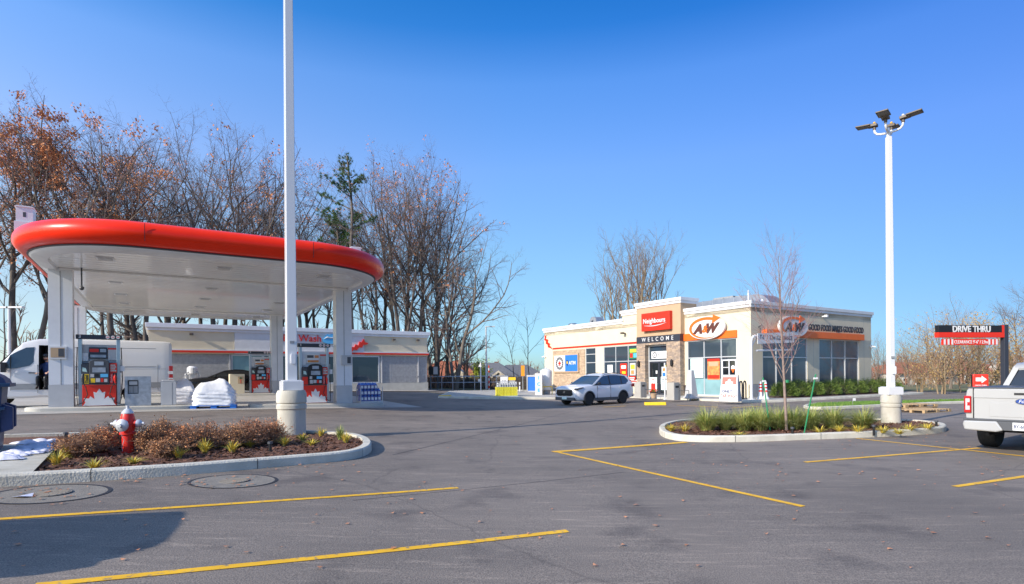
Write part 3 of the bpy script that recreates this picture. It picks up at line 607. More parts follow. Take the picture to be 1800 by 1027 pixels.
poster('pale notice on the lower right door behind the waste bin', 6.85, .95, .7, .95, 'poster_teal', d=.095, extra=[(-.35, .3, .25, .35, 'grey'), (-.35, .1, .1, .16, 'grey')])
poster('yellow strip sticker on the entrance door', 6.8, 1.95, .16, .6, 'lime_yellow', d=.095)
poster('small white hours sticker on the entrance door', 7.62, 1.75, .16, .22, 'white', d=.095)
t = fsign('hanging_ornament', 'white and orange mascot-free paper ornament in the service window', 'ornament', 1.32, 1.9, -.055); t['label'] = 'small white and orange paper ornament hanging in the service window'
mb = MB(); mb.prism(disc((0, .08), .14, .15, 16), -.02, 0); part('paper_ball', mb, 'white', t); mb = MB(); mb.prism([(-.13, 0), (.13, 0), (0, -.26)], -.025, 0); part('cone', mb, 'orange', t)

# ================================================================== CAR WASH
wash = thing('car_wash', 'long low car wash building of grey block and cream upper wall behind the canopy', 'building', WO, AX)
WL, WD, WZ = 21.0, 8.2, 5.35
def wfr(p): return Vector((p.x, -p.y, p.z))
mb = MB(); mb.box(.2, WL - .2, .2, WD, .2, WZ); part('core', mb, 'dark_grey', wash)
mb = MB(wfr); zb = 3.35
mb.box(0, 5.2, -.2, 0, 1.05, zb); mb.xf = None; mb.box(0, .2, .2, WD, 1.05, zb); part('block_wall', mb, 'block', wash)
mb = MB(wfr); mb.box(16.6, WL, -.2, 0, 1.05, zb); mb.xf = None; mb.box(WL - .2, WL, .2, WD, 1.05, zb); part('block_wall', mb, 'block', wash)
mb = MB(); mb.box(-.06, WL + .06, -.06, .2, 0.1, 1.04); mb.box(-.06, .2, .2, WD, 0.1, 1.04); mb.box(WL - .2, WL + .06, .2, WD, .1, 1.04); part('plinth', mb, 'concrete', wash)
for a, b_ in ((0, 5.4), (15.3, WL)):
    mb = MB(wfr); mb.box(a, b_, -.2, .08, zb + .02, 5.2); part('upper_wall', mb, 'cream', wash)
mb = MB(); mb.box(0, .2, .2, WD, zb + .02, 5.2); mb.box(WL - .2, WL, .2, WD, zb + .02, 5.2); mb.box(0, WL, WD - .2, WD, 0.1, 5.2); part('end_wall', mb, 'cream', wash)
mb = MB(wfr); mb.box(5.42, 15.28, -.2, .12, zb + .02, 5.2); part('sign_panel', mb, 'white', wash)
mb = MB(wfr); mb.box(-.1, WL + .1, .0, .20, zb + .12, zb + .26); part('red_stripe', mb, 'sign_red', wash)
mb = MB(wfr); mb.box(-.1, WL + .1, .0, .18, zb + .262, zb + .36); part('white_trim', mb, 'white', wash)
mb = MB(); mb.box(-.2, WL + .2, -.3, WD + .2, 5.2, 5.52); mb.box(-.1, WL + .1, -.2, WD + .1, 5.0, 5.198); part('roof_edge', mb, 'white_metal', wash, bevel=.02)
# glazed middle
for a, b_ in ((5.2, 7.4), (7.4, 9.6), (9.6, 11.8), (11.8, 14.2), (14.2, 16.6)):
    mb = MB(wfr); mb.box(a, a + .09, -.1, .02, 1.05, zb); mb.box(b_ - .09, b_, -.1, .02, 1.05, zb); mb.box(a + .09, b_ - .09, -.1, .02, 1.05, 1.15); mb.box(a + .09, b_ - .09, -.1, .02, zb - .1, zb)
    w_ = part('window', mb, 'frame_al', wash); mb = MB(wfr); mb.box(a + .05, b_ - .05, -.06, -.045, 1.1, zb - .05); part('pane', mb, 'glass_film' if b_ < 9 else 'glass', w_)
mb = MB(wfr)
for x in (.15, 5.05, 16.75, 20.1): mb.box(x, x + .09, .002, .08, 1.06, zb)
for x in (17.6, 18.9): mb.box(x, x + .02, .002, .006, 1.06, zb)
part('downpipe', mb, 'light_grey', wash)
for x in (2.6, 17.8, 20.0): flood(wfr, x, 4.75, wash, 'bronze')
mb = MB(wfr); mb.box(20.0, 20.3, .001, .08, 1.5, 1.62); part('meter', mb, 'grey', wash)
mb = MB()
for x in (13.2, 19.0, 20.2): mb.cyl((x, .6, 5.5), (x, .6, 5.78), .06, 8)
part('vent_stack', mb, 'white', wash)
t = thing('wash_sign', 'red GlideWash lettering with a blue bubble on the white car wash panel', 'sign', wf(9.9, -.12, 4.68), AX)
text('lettering', 'Glide', .78, 'sign_red', t, (-.95, -.05, 0), .08, bold=.02, w=1.75); text('lettering', 'Wash', .78, 'sign_red', t, (.95, -.05, 0), .08, bold=.0, w=1.75)
mb = MB(); mb.prism([(1.95 + x * .62, z * .8) for x, z in [(0, -.3), (.0, -.05), (.3, .3), (.55, .5), (.8, .42), (1.3, .55), (1.6, .3), (1.7, -.1), (1.6, -.45), (.8, -.5), (.3, -.42)]], -.14, 0); part('bubble', mb, 'sky_blue', t)
mb = MB(); mb.tube([(2.05, -.15, 0), (2.3, -.15, .14), (2.6, -.15, .08), (2.85, -.15, .15)], [.02, .06, .05, .02], 6); part('bubble_highlight', mb, 'white', t)
t = thing('leaf_emblem', 'jagged red half leaf emblem at the right end of the white wash panel', 'emblem', wf(14.7, -.12, 4.15), AX)
mb = MB(); mb.prism([(-.95, -.5), (-.6, -.25), (-.62, -.05), (-.3, -.1), (-.2, .15), (.05, .05), (.15, .4), (.3, .3), (.5, .62), (.6, .35), (.9, .25), (.75, .15), (.45, .1), (.35, -.12), (.1, -.1), (-.1, -.35), (-.35, -.3), (-.55, -.55), (-.9, -.75)], -.12, 0); part('leaf_outline', mb, 'sign_red', t)

# ================================================================== CANOPY
canopy = thing('fuel_canopy', 'large white forecourt canopy with rounded glossy red edge on four columns', 'canopy', CO, AX)
U0, U1, V0, V1, RR = -.52, 11.0, -5.2, 17.0, 3.25
def ring(off, nseg=14): return rrect(U0 - off, U1 + off, V0 - off, V1 + off, RR + off, nseg)
def band(prof, name, m, sm=50):
    mb = MB(); k = len(ring(0)); vs = []
    for off, z in prof: vs += [(x, y, z) for x, y in ring(off)]
    mb.add(vs, [(j * k + i, j * k + (i + 1) % k, (j + 1) * k + (i + 1) % k, (j + 1) * k + i) for j in range(len(prof) - 1) for i in range(k)]); return part(name, mb, m, canopy, smooth=sm)
ZC, ZT = 5.74, 6.50; zm = (ZC + ZT) / 2; hh = (ZT - ZC) / 2
fas = band([(-.5 + .0, ZT - .02)] + [(-.02 + .42 * math.cos(a), zm + hh * math.sin(a)) for a in [R(90 - 12 * i) for i in range(16)]] + [(-.04, ZC + .0)], 'fascia', 'red_gloss', 60)
band([(.02, ZC - .002), (.03, ZC - .03), (-.02, ZC - .05)], 'drip_edge', 'dark_grey'); 
band([(-.02, ZC - .045), (-.10, ZC - .12), (-.5, ZC - .17), (-.55, ZC - .10), (-.56, ZC - .02)], 'soffit_rim', 'white_metal', 40)
mb = MB(); k = ring(-.5); mb.add([(x, y, ZC - .08) for x, y in k], [tuple(range(len(k)))])
mb.add([(x, y, ZT - .03) for x, y in ring(-.3)], [tuple(range(len(k)))]); part('soffit', mb, 'soffit', canopy, fixn=False)
mb = MB(); 
for v in [-4.3 + .45 * i for i in range(46)]:
    mb.box(U0 + (1.6 if v < -2.5 or v > 14.5 else .7), U1 - (1.6 if v < -2.5 or v > 14.5 else .7), v, v + .008, ZC - .083, ZC - .0795)
part('soffit_joint', mb, 'grey', canopy)
for v in (0, 13): mb = MB(); mb.box(U0 + .6, U1 - .6, v - .31, v + .31, ZC - .16, ZC - .085); part('beam_casing', mb, 'soffit', canopy, bevel=.01)
mb = MB(); mb.box(-.4, .4, -.4, .4, ZC - .11, ZC - .082)
for u in (1.6, 5.15, 8.7):
    for v in (-3.0, 2.6, 6.6, 10.4, 15.0):
        mb = MB(); mb.box(u - .25, u + .25, v - .25, v + .25, ZC - .11, ZC - .085); mb.box(u - .2, u + .2, v - .2, v + .2, ZC - .125, ZC - .112, 1); part('soffit_light', mb, ['white_metal', 'light_grey'], canopy)
mb = MB(); 
for u in (2.75, 7.75): mb.box(u - .008, u + .008, V0 - .42, V0 - .405, ZC + .1, ZT - .12)
part('fascia_seam', mb, 'black', canopy)
for cu, cv in ((0, 0), (10.3, 0), (-.6, 13), (9.64, 13)):
    z0 = g(*cf(cu, cv)[:2]) + ZI - .02; cw = .35; cu = cu + (.1 if cu == 0 else -.02)
    mb = MB(); mb.box(cu - cw, cu + cw, cv - .27, cv + .27, z0 + .82, ZC - .087); mb.box(cu - .012, cu + .012, cv - .278, cv - .27, z0 + .82, ZC - .2, 1)
    c_ = part('column', mb, ['white_metal', 'grey'], canopy)
    mb = MB(); mb.box(cu - cw - .01, cu + cw + .01, cv - .28, cv + .28, z0 - .1, z0 + .815); part('column_base', mb, 'light_grey', c_)
    if cv == 0:
        mb = MB(); x0 = cu + (-.08 if cu < 1 else .10); mb.box(x0 - .25, x0 + .25, cv - .34, cv - .27, z0 + 1.75, z0 + 2.2); mb.box(x0 - .2, x0 + .2, cv - .345, cv - .341, z0 + 1.80, z0 + 2.15, 1); mb.box(x0 + .02, x0 + .18, cv - .35, cv - .346, z0 + 1.83, z0 + 2.12, 2)
        part('notice_box', mb, ['white', 'tan', 'dark_grey'] if cu < 1 else ['light_grey', 'light_grey', 'dark_grey'], c_)
for u, lab in ((-.62, 'white metal housing standing on the left end of the canopy roof'), (10.35, 'white metal housing standing on the right end of the canopy roof')):
    t = thing('roof_housing', lab, 'housing', cf(u, -1.7, ZT - (.18 if u < 0 else .3)), AX)
    mb = MB(); mb.box(-.26, .26, -.3, .3, 0, .5); mb.box(-.22, .22, -.26, .26, .5, .98); mb.prism([(-.26, .98), (.26, .98), (.2, 1.02), (-.2, 1.02)], -.3, .3); mb.box(-.04, .04, -.265, -.26, .66, .82, 1); part('cabinet', mb, ['white_metal', 'dark_grey'], t, bevel=.01)
t = thing('security_camera', 'small dome camera hanging from the canopy soffit beside the left column', 'camera', cf(.75, -.6, ZC - .08), AX)
mb = MB(); mb.cyl((0, 0, 0), (0, 0, -.7), .025, 8); mb.sphere((0, 0, -.74), .08, 10, 6); part('dome', mb, 'dark_grey', t)
# ================================================================== FUEL DISPENSERS
HALF = [(0, .90), (.085, .68), (.18, .73), (.145, .34), (.27, .50), (.31, .38), (.47, .40), (.42, .17), (.5, 0)]
HLEAF = [(x, z) for x, z in HALF] + [(-x, z) for x, z in HALF[::-1][:-1]]
def dispenser(label, u, v, num, diesel):
    p = cf(u, v); t = thing('fuel_dispenser', label, 'fuel pump', (p.x, p.y, g(p.x, p.y) + ZI), AX, 'fuel dispensers under the canopy'); W = .64
    mb = MB(); mb.box(-W, -W + .12, -.1, .12, 0, 2.5); mb.box(W - .12, W, -.1, .12, 0, 2.5); part('frame', mb, 'steel', t, bevel=.012)
    mb = MB(); mb.box(-W + .12, W - .12, .0, .1, .85, 2.3); part('back_plate', mb, 'white_metal', t) if not diesel else part('back_plate', mb, 'light_grey', t)
    if True: t.children[-1].scale.z = 1
    mb = MB(); mb.box(-W - .06, W + .06, -.14, .16, 2.5, 2.66); h = part('header', mb, 'charcoal', t, bevel=.01)
    text('number', num, .15, 'white', h, (-W + .06, -.145, 2.58), .006, bold=.004)
    for k in range(3):
        mb = MB(); mb.prism(disc((.26 + k * .16, 2.58), .062, .062, 20), -.152, -.141); mb.box(.26 + k * .16 - .04, .26 + k * .16 + .04, -.156, -.1525, 2.57, 2.59, 1); part('pictogram', mb, ['white', 'red'], h)
    mb = MB(); mb.box(-W + .13, W - .13, -.26, .26, .02, .80); cab = part('lower_cabinet', mb, 'sign_red', t, bevel=.01)
    mb = MB(); mb.prism([(x * 1.0, .03 + z * .70) for x, z in HLEAF], -.268, -.262); part('leaf', mb, 'white', cab)
    mb = MB(); mb.box(-W + .13, W - .13, -.24, .24, .81, 1.62); con = part('console', mb, 'charcoal', t, bevel=.01)
    mb = MB(); a = [(-.30, .86), (.30, .86), (.30, 1.62)] + [(.30 * math.cos(PI * i / 10), 1.62 + .13 * math.sin(PI * i / 10)) for i in range(1, 10)] + [(-.30, 1.62)]
    mb.prism(a, -.33, -.2); part('screen_housing', mb, 'dark_grey' if diesel else 'black', con, bevel=.012)
    mb = MB(); mb.box(-.14, .14, -.338, -.331, 1.52, 1.66); mb.box(-.2, .2, -.338, -.331, 1.26, 1.44); part('screen', mb, 'galv', con)
    mb = MB(); mb.box(-.13, -.01, -.345, -.331, 1.10, 1.2); mb.box(.04, .27, -.342, -.331, 1.08, 1.20, 1); mb.box(-.26, -.15, -.342, -.331, 1.08, 1.2, 3); mb.box(-.25, -.12, -.342, -.331, .88, 1.04, 2 if diesel else 3); mb.box(-.1, .03, -.342, -.331, .9, 1.04, 3); mb.box(.05, .13, -.344, -.331, .9, 1.04, 4); mb.box(.15, .25, -.342, -.331, .9, 1.02, 3); part('keypad', mb, ['black', 'sky_blue', 'yellow', 'light_grey', 'sign_red'], con)
    mb = MB(); mb.box(-.54, -.33, -.25, -.241, 1.2, 1.56); mb.prism([(-.5, 1.3), (-.36, 1.27), (-.4, 1.42), (-.5, 1.45)], -.256, -.251, 1); part('side_panel', mb, ['dark_grey', 'teal_pale'], con)
    mb = MB(); mb.box(.32, .54, -.25, -.241, 1.24, 1.6)
    for k in range(4): mb.box(.34, .52 - .03 * (k % 2), -.256, -.2505, 1.30 + k * .07, 1.335 + k * .07, 1)
    part('side_panel', mb, ['sign_red', 'teal_pale'], con)
    if diesel:
        mb = MB(); mb.box(-.44, -.31, -.262, -.241, .84, 1.2); part('fuel_label', mb, 'yellow', con); text('lettering', 'Diesel', .13, 'charcoal', con, (-.375, -.265, 1.02), .003, bold=.003, w=.30, rot=(PI / 2, -PI / 2, 0))
    else: mb = MB(); mb.box(-.55, -.32, -.262, -.241, .84, 1.18); part('fuel_label', mb, 'sign_red', con)
    mb = MB(); mb.box(.32, .42, -.262, -.241, .84, 1.22); part('fuel_label', mb, 'red', con); text('lettering', 'Gasoline', .09, 'white', con, (.37, -.265, 1.03), .003, w=.3, rot=(PI / 2, -PI / 2, 0))
    for sx, m in ((-.5, 'dark_grey'), (.48, 'red')) if diesel else ((.48, 'red'),):
        mb = MB(); mb.tube([(sx, -.30, 1.12), (sx, -.34, 1.05), (sx, -.34, .95), (sx + .02, -.3, .85)], [.04, .05, .035, .025], 8); mb.tube([(sx, -.3, 1.14), (sx, -.27, 1.2)], .018, 6); part('nozzle', mb, m, t)
        mb = MB(); s = 1 if sx > 0 else -1
        mb.tube([(sx + .02, -.3, .86), (sx - .1 * s, -.36, .72), (sx - .16 * s, -.4, .45), (sx - .02 * s, -.4, .16), (sx + .14 * s, -.36, .08), (s * (W + .03), -.2, .3), (s * (W + .06), -.05, 1.0), (s * (W + .03), 0, 2.2)], .016, 6); part('hose', mb, 'rubber', t)
    mb = MB(); mb.box(-.32, .24, -.06, -.04, 1.78, 2.2); mb.box(-.3, -.02, -.064, -.061, 2.02, 2.14, 1); mb.box(.02, .2, -.064, -.061, 2.02, 2.14, 3); mb.box(-.28, .2, -.064, -.061, 1.82, 1.92, 3)
    part('advert', mb, ['charcoal', 'red', 'white', 'galv'] if diesel else ['white', 'dark_grey', 'red', 'poster_mix'], t)
    mb = MB(); mb.box(.26, .52, -.05, -.03, 1.72, 2.18); mb.box(.26, .52, -.054, -.0505, 2.12, 2.18, 1); part('price_card', mb, ['light_grey', 'sign_red'], t)
    mb = MB(); mb.box(-.53, -.34, -.05, -.03, 1.68, 1.98); part('notice', mb, 'white', t)
    mb = MB(); mb.box(W, W + .05, -.12, .08, 1.25, 1.75); mb.box(W + .0, W + .14, -.16, -.12, 1.3, 1.5, 1); part('squeegee_holder', mb, ['grey', 'white'], t)
    return t
dispenser('fuel dispenser numbered 3 with yellow diesel label, beside the left canopy column', 1.22, 0, '3', True)
dispenser('near fuel dispenser with red leaf panel, right of the tall white lamp post', 9.0, 0, '1', False)
dispenser('far fuel dispenser with red leaf panel, left of the tall white lamp post', 8.64, 13, '1', False)
def onisl(u, v, up=ZI): p = cf(u, v); return (p.x, p.y, g(p.x, p.y) + up)
t = thing('service_cabinet', 'grey metal cabinet with towel dispenser opening, right of the diesel dispenser', 'cabinet', onisl(2.42, 0), AX)
mb = MB(); wall_open(mb, -.42, .42, 0, 1.12, [(-.33, .02, .45, .98)], -.3, -.2); mb.box(-.42, .42, -.199, .3, 0, 1.12); part('body', mb, 'galv', t)
mb = MB(); mb.box(-.32, .01, -.22, -.2, .46, .97); mb.box(-.3, -.16, -.23, -.22, .48, .75, 1); mb.box(-.15, -.01, -.23, -.22, .48, .75, 1); mb.box(-.28, -.02, -.25, -.2, .8, .93, 2); part('bin_flap', mb, ['dark_grey', 'grey', 'light_grey'], t)
t = thing('waste_bin', 'low pale grey square bin on the island between cabinet and wrapped pallet', 'bin', onisl(3.42, 0), AX)
mb = MB(); mb.box(-.26, .26, -.26, .26, 0, .92); mb.prism([(-.26, .92), (.26, .92), (.2, .99), (-.2, .99)], -.26, .26); part('body', mb, 'light_grey', t, bevel=.02); mb = MB(); mb.box(.12, .13, -.263, -.26, .02, .9); part('panel_gap', mb, 'dark_grey', t)
t = thing('waste_bin', 'beige box bin with a small sign, left of the far dispenser', 'bin', onisl(7.25, 12.8), AX)
mb = MB(); mb.box(-.42, .42, -.3, .3, 0, 1.2); part('body', mb, 'cream', t, bevel=.02); mb = MB(); mb.box(.04, .36, -.31, -.301, .6, 1.05); mb.box(.18, .22, -.315, -.311, .62, .95, 1); mb.prism([(.1, .9), (.2, 1.02), (.3, .9)], -.315, -.311, 2); part('notice', mb, ['tan', 'red', 'green'], t)
# guard rail ends / fluid jugs
t = thing('jug_rack', 'low white rack at the right end of the pump island', 'rack', onisl(11.55, -.05), AX)
mb = MB(); mb.box(-.56, .5, -.32, .32, 0, .1)
for x in (-.56, .47): mb.box(x, x + .03, -.33, -.3, .1, .75); mb.box(x, x + .03, .3, .33, .1, .75)
part('rack_frame', mb, 'light_grey', t)
jug = thing('washer_jug', 'blue washer fluid jug on the rack at the end of the pump island', 'jug', (0, 0, 0), AX, 'blue jugs stacked on the rack')
mb = MB(); mb.prism(rrect(-.075, .075, -.09, .09, .03, 3), 0, .22, ax='z'); mb.add([], []); part('body', mb, 'jug_blue', jug, smooth=40)
mb = MB(); mb.lathe([(.07, .22), (.03, .27), (.022, .28), (.022, .3)], 8); mb.tube([(0, -.07, .2), (0, -.05, .26), (0, 0, .25)], .012, 5); part('neck', mb, 'blue', jug); mb = MB(); mb.box(-.055, .055, -.094, -.0905, .05, .17); mb.lathe([(.026, .3), (.026, .325)], 8); part('label', mb, 'white', jug)
first = True
for (zz, xs_) in ((.1, 6), (.37, 6), (.64, 5)):
    for i in range(xs_):
        for yy in (-.2, 0.0, .2):
            if zz == .1 and yy > .1: continue
            x = -.48 + i * .165; p = cf(11.55 + x, -.05 + yy); q = (p.x, p.y, g(*onisl(11.55, -.05)[:2]) + ZI + zz)
            if first: jug.location = q; first = False
            else: dup(jug, q)
# wrapped pallets
from mathutils import noise
def mound(name_, label, p, rz, sx, sy, sz, seed, base=True, lump=None):
    t = thing(name_, label, 'pallet load', p, rz); rr = random.Random(seed); n, k = 72, 34; mb = MB(); vs = []; z0 = .14 if base else .0
    for j in range(k + 1):
        f = j / k
        for i in range(n):
            a = 2 * PI * i / n; c, s_ = math.cos(a), math.sin(a); ex = .45
            r = 1.0 if f < .5 else math.cos((f - .5) / .5 * PI / 2) ** 1.15
            sag = 1 + .022 * math.sin(f * 46 + 5 * c + 3 * s_ + seed) * (1 if f < .7 else .3) - .16 * max(0, f - .1) + .12 * noise.noise(Vector((c * 1.5 + seed, s_ * 1.5, f * 3)))
            x = sx * math.copysign(abs(c) ** ex, c) * r * sag; y = sy * math.copysign(abs(s_) ** ex, s_) * r * sag; z = sz * (f / .55 * .62 if f < .55 else .62 + .38 * math.sin((f - .55) / .45 * PI / 2))
            if f > .45: z += sz * .34 * noise.noise(Vector((x * 1.6 + seed, y * 1.6, 0))) * min(1, (f - .5) * 5)
            nn = noise.noise(Vector((x * 5 + seed, y * 5, z * 9))) * .045; vs.append((x * (1 + nn), y * (1 + nn), z0 + z + .02 * noise.noise(Vector((x * 9, y * 9, z * 9)))))
    fs = [(j * n + i, j * n + (i + 1) % n, (j + 1) * n + (i + 1) % n, (j + 1) * n + i) for j in range(k) for i in range(n)] + [tuple(range(k * n, (k + 1) * n))]
    mb.add(vs, fs)
    if lump:
        for (cx, cy, cz, r) in lump: mb.sphere((cx, cy, cz), r, 16, 10, sc=(1.2, 1, .8))
    part('plastic_wrap', mb, 'plastic_wrap', t, smooth=70)
    if base:
        mb = MB(); 
        for y in (-sy * .95, -sy * .05, sy * .85): mb.box(-sx, sx, y, y + .1, 0, .02)
        for x in (-sx, -.1, sx - .22):
            for y in (-sy * .95, -.05, sy * .85): mb.box(x, x + .22, y, y + .1, .02, .11)
        mb.box(-sx, sx, -sy, sy, .112, .138); part('pallet', mb, 'blue', t)
    return t
p = G(377, 717.5); mound('wrapped_pallet', 'white plastic wrapped load on a blue pallet in front of the black car', (p.x, p.y, p.z), AX - .15, .82, .6, .92, 3)
p = cf(3.9, 2.6); mound('wrapped_pallet', 'rounder white plastic wrapped load behind the low grey bin', (p.x, p.y, g(p.x, p.y) + .0), AX, .62, .6, 1.05, 11, base=False)
# ================================================================== VEHICLES
def cat_(pts, k):
    out = []; n = len(pts)
    for i in range(n - 1):
        p0, p1, p2, p3 = pts[max(i - 1, 0)], pts[i], pts[i + 1], pts[min(i + 2, n - 1)]
        for j in range(k):
            t = j / k; r = []
            for a, b_, c, d in zip(p0, p1, p2, p3):
                m1 = (c - a) / 2; m2 = (d - b_) / 2; r.append((2 * t**3 - 3 * t**2 + 1) * b_ + (t**3 - 2 * t**2 + t) * m1 + (-2 * t**3 + 3 * t**2) * c + (t**3 - t**2) * m2)
            r[0] = b0 = p1[0] + (p2[0] - p1[0]) * t; out.append(r)
    out.append(list(pts[-1])); return out
def loft(stations, sec, k=4):
    """stations (x, zbottom, ztop, halfwidth ...) -> closed body; sec gives the half section bottom centre -> top centre"""
    mb = MB(); st = cat_(stations, k); rings = []
    for s in st:
        h = sec(*s); ringp = [(s[0], y, z) for y, z in h] + [(s[0], -y, z) for y, z in h[1:-1][::-1]]; rings.append(ringp)
    n = len(rings[0]); vs = [p for r in rings for p in r]
    fs = [(i * n + j, i * n + (j + 1) % n, (i + 1) * n + (j + 1) % n, (i + 1) * n + j) for i in range(len(rings) - 1) for j in range(n)]
    mid = lambda r, o: (lambda c: (vs.append(c), len(vs) - 1)[1])(tuple(sum(q[a] for q in r) / n for a in range(3)))
    a = mid(rings[0], 0); b_ = mid(rings[-1], 0); L0 = (len(rings) - 1) * n
    fs += [(a, (j + 1) % n, j) for j in range(n)] + [(b_, L0 + j, L0 + (j + 1) % n) for j in range(n)]
    mb.add(vs, fs); return mb
def carsec(x, zb, zt, w):
    h = zt - zb; return [(0, zb), (w * .84, zb), (w * .95, zb + .07 * h + .02), (w * .985, zb + .25 * h), (w, zb + .5 * h), (w * .985, zb + .72 * h), (w * .955, zt - .085), (w * .93, zt - .04), (w * .86, zt - .008), (w * .5, zt + .02), (0, zt + .03)]
def wheel(par, x, y, r, wd, rimm='black_gloss', spokes=5, mir=1):
    mb = MB(); mb.lathe([(r * .62, -wd / 2), (r * .92, -wd / 2), (r * .985, -wd / 2 + .03), (r, -wd / 4), (r, wd / 4), (r * .985, wd / 2 - .03), (r * .92, wd / 2), (r * .62, wd / 2)], 36, (0, 0, 0), ax='y'); t_ = part('wheel', mb, 'rubber', par, smooth=40); t_.location = (x, y, r)
    mb = MB(); o = wd / 2 - .02; mb.lathe([(r * .64, -o), (r * .64, o)], 36, ax='y', m=1); mb.lathe([(r * .66, o), (r * .6, o + .012), (r * .58, o - .01)], 36, ax='y'); mb.lathe([(r * .16, o - .03), (r * .15, o + .015), (r * .02, o + .02)], 16, ax='y')
    for i in range(spokes):
        for da in (-.14, .14):
            a = 2 * PI * i / spokes + .3; p0 = Vector((math.cos(a + da * .6) * r * .1, o, math.sin(a + da * .6) * r * .1)); p1 = Vector((math.cos(a + da) * r * .62, o, math.sin(a + da) * r * .62)); mb.tube([p0, p1], [.022, .018], 4)
    if mir < 0: mb.v = [(a, -b_, c) for a, b_, c in mb.v]
    part('rim', mb, [rimm, 'black'], t_, smooth=40); return t_
def tplate(mb, poly, wf_, off=.006, th=.012, m=0, sides=(1, -1)):
    """plate lying on the leaning side of a cabin; poly in (x,z), wf_(z) the half width"""
    for s in sides:
        k = len(poly); vs = [(x, s * (wf_(z) + off), z) for x, z in poly] + [(x, s * (wf_(z) + off - th), z) for x, z in poly]
        mb.add(vs, [tuple(range(k)), tuple(range(k, 2 * k))[::-1]] + [(i, i + k, (i + 1) % k + k, (i + 1) % k) for i in range(k)], m)
def arch(mb, x, z, r, y, t0=0, t1=180, w_=.06, th=.03, n=18):
    for s in (1, -1):
        for i in range(n):
            a, b_ = R(t0 + (t1 - t0) * i / n), R(t0 + (t1 - t0) * (i + 1) / n)
            q = [(x + rr * math.cos(c), s * y, z + rr * math.sin(c)) for rr, c in ((r, a), (r + w_, a), (r + w_, b_), (r, b_))]; q2 = [(p[0], s * (y - th), p[2]) for p in q]
            mb.add(q + q2, [(0, 1, 2, 3), (7, 6, 5, 4), (1, 5, 6, 2), (0, 3, 7, 4)])
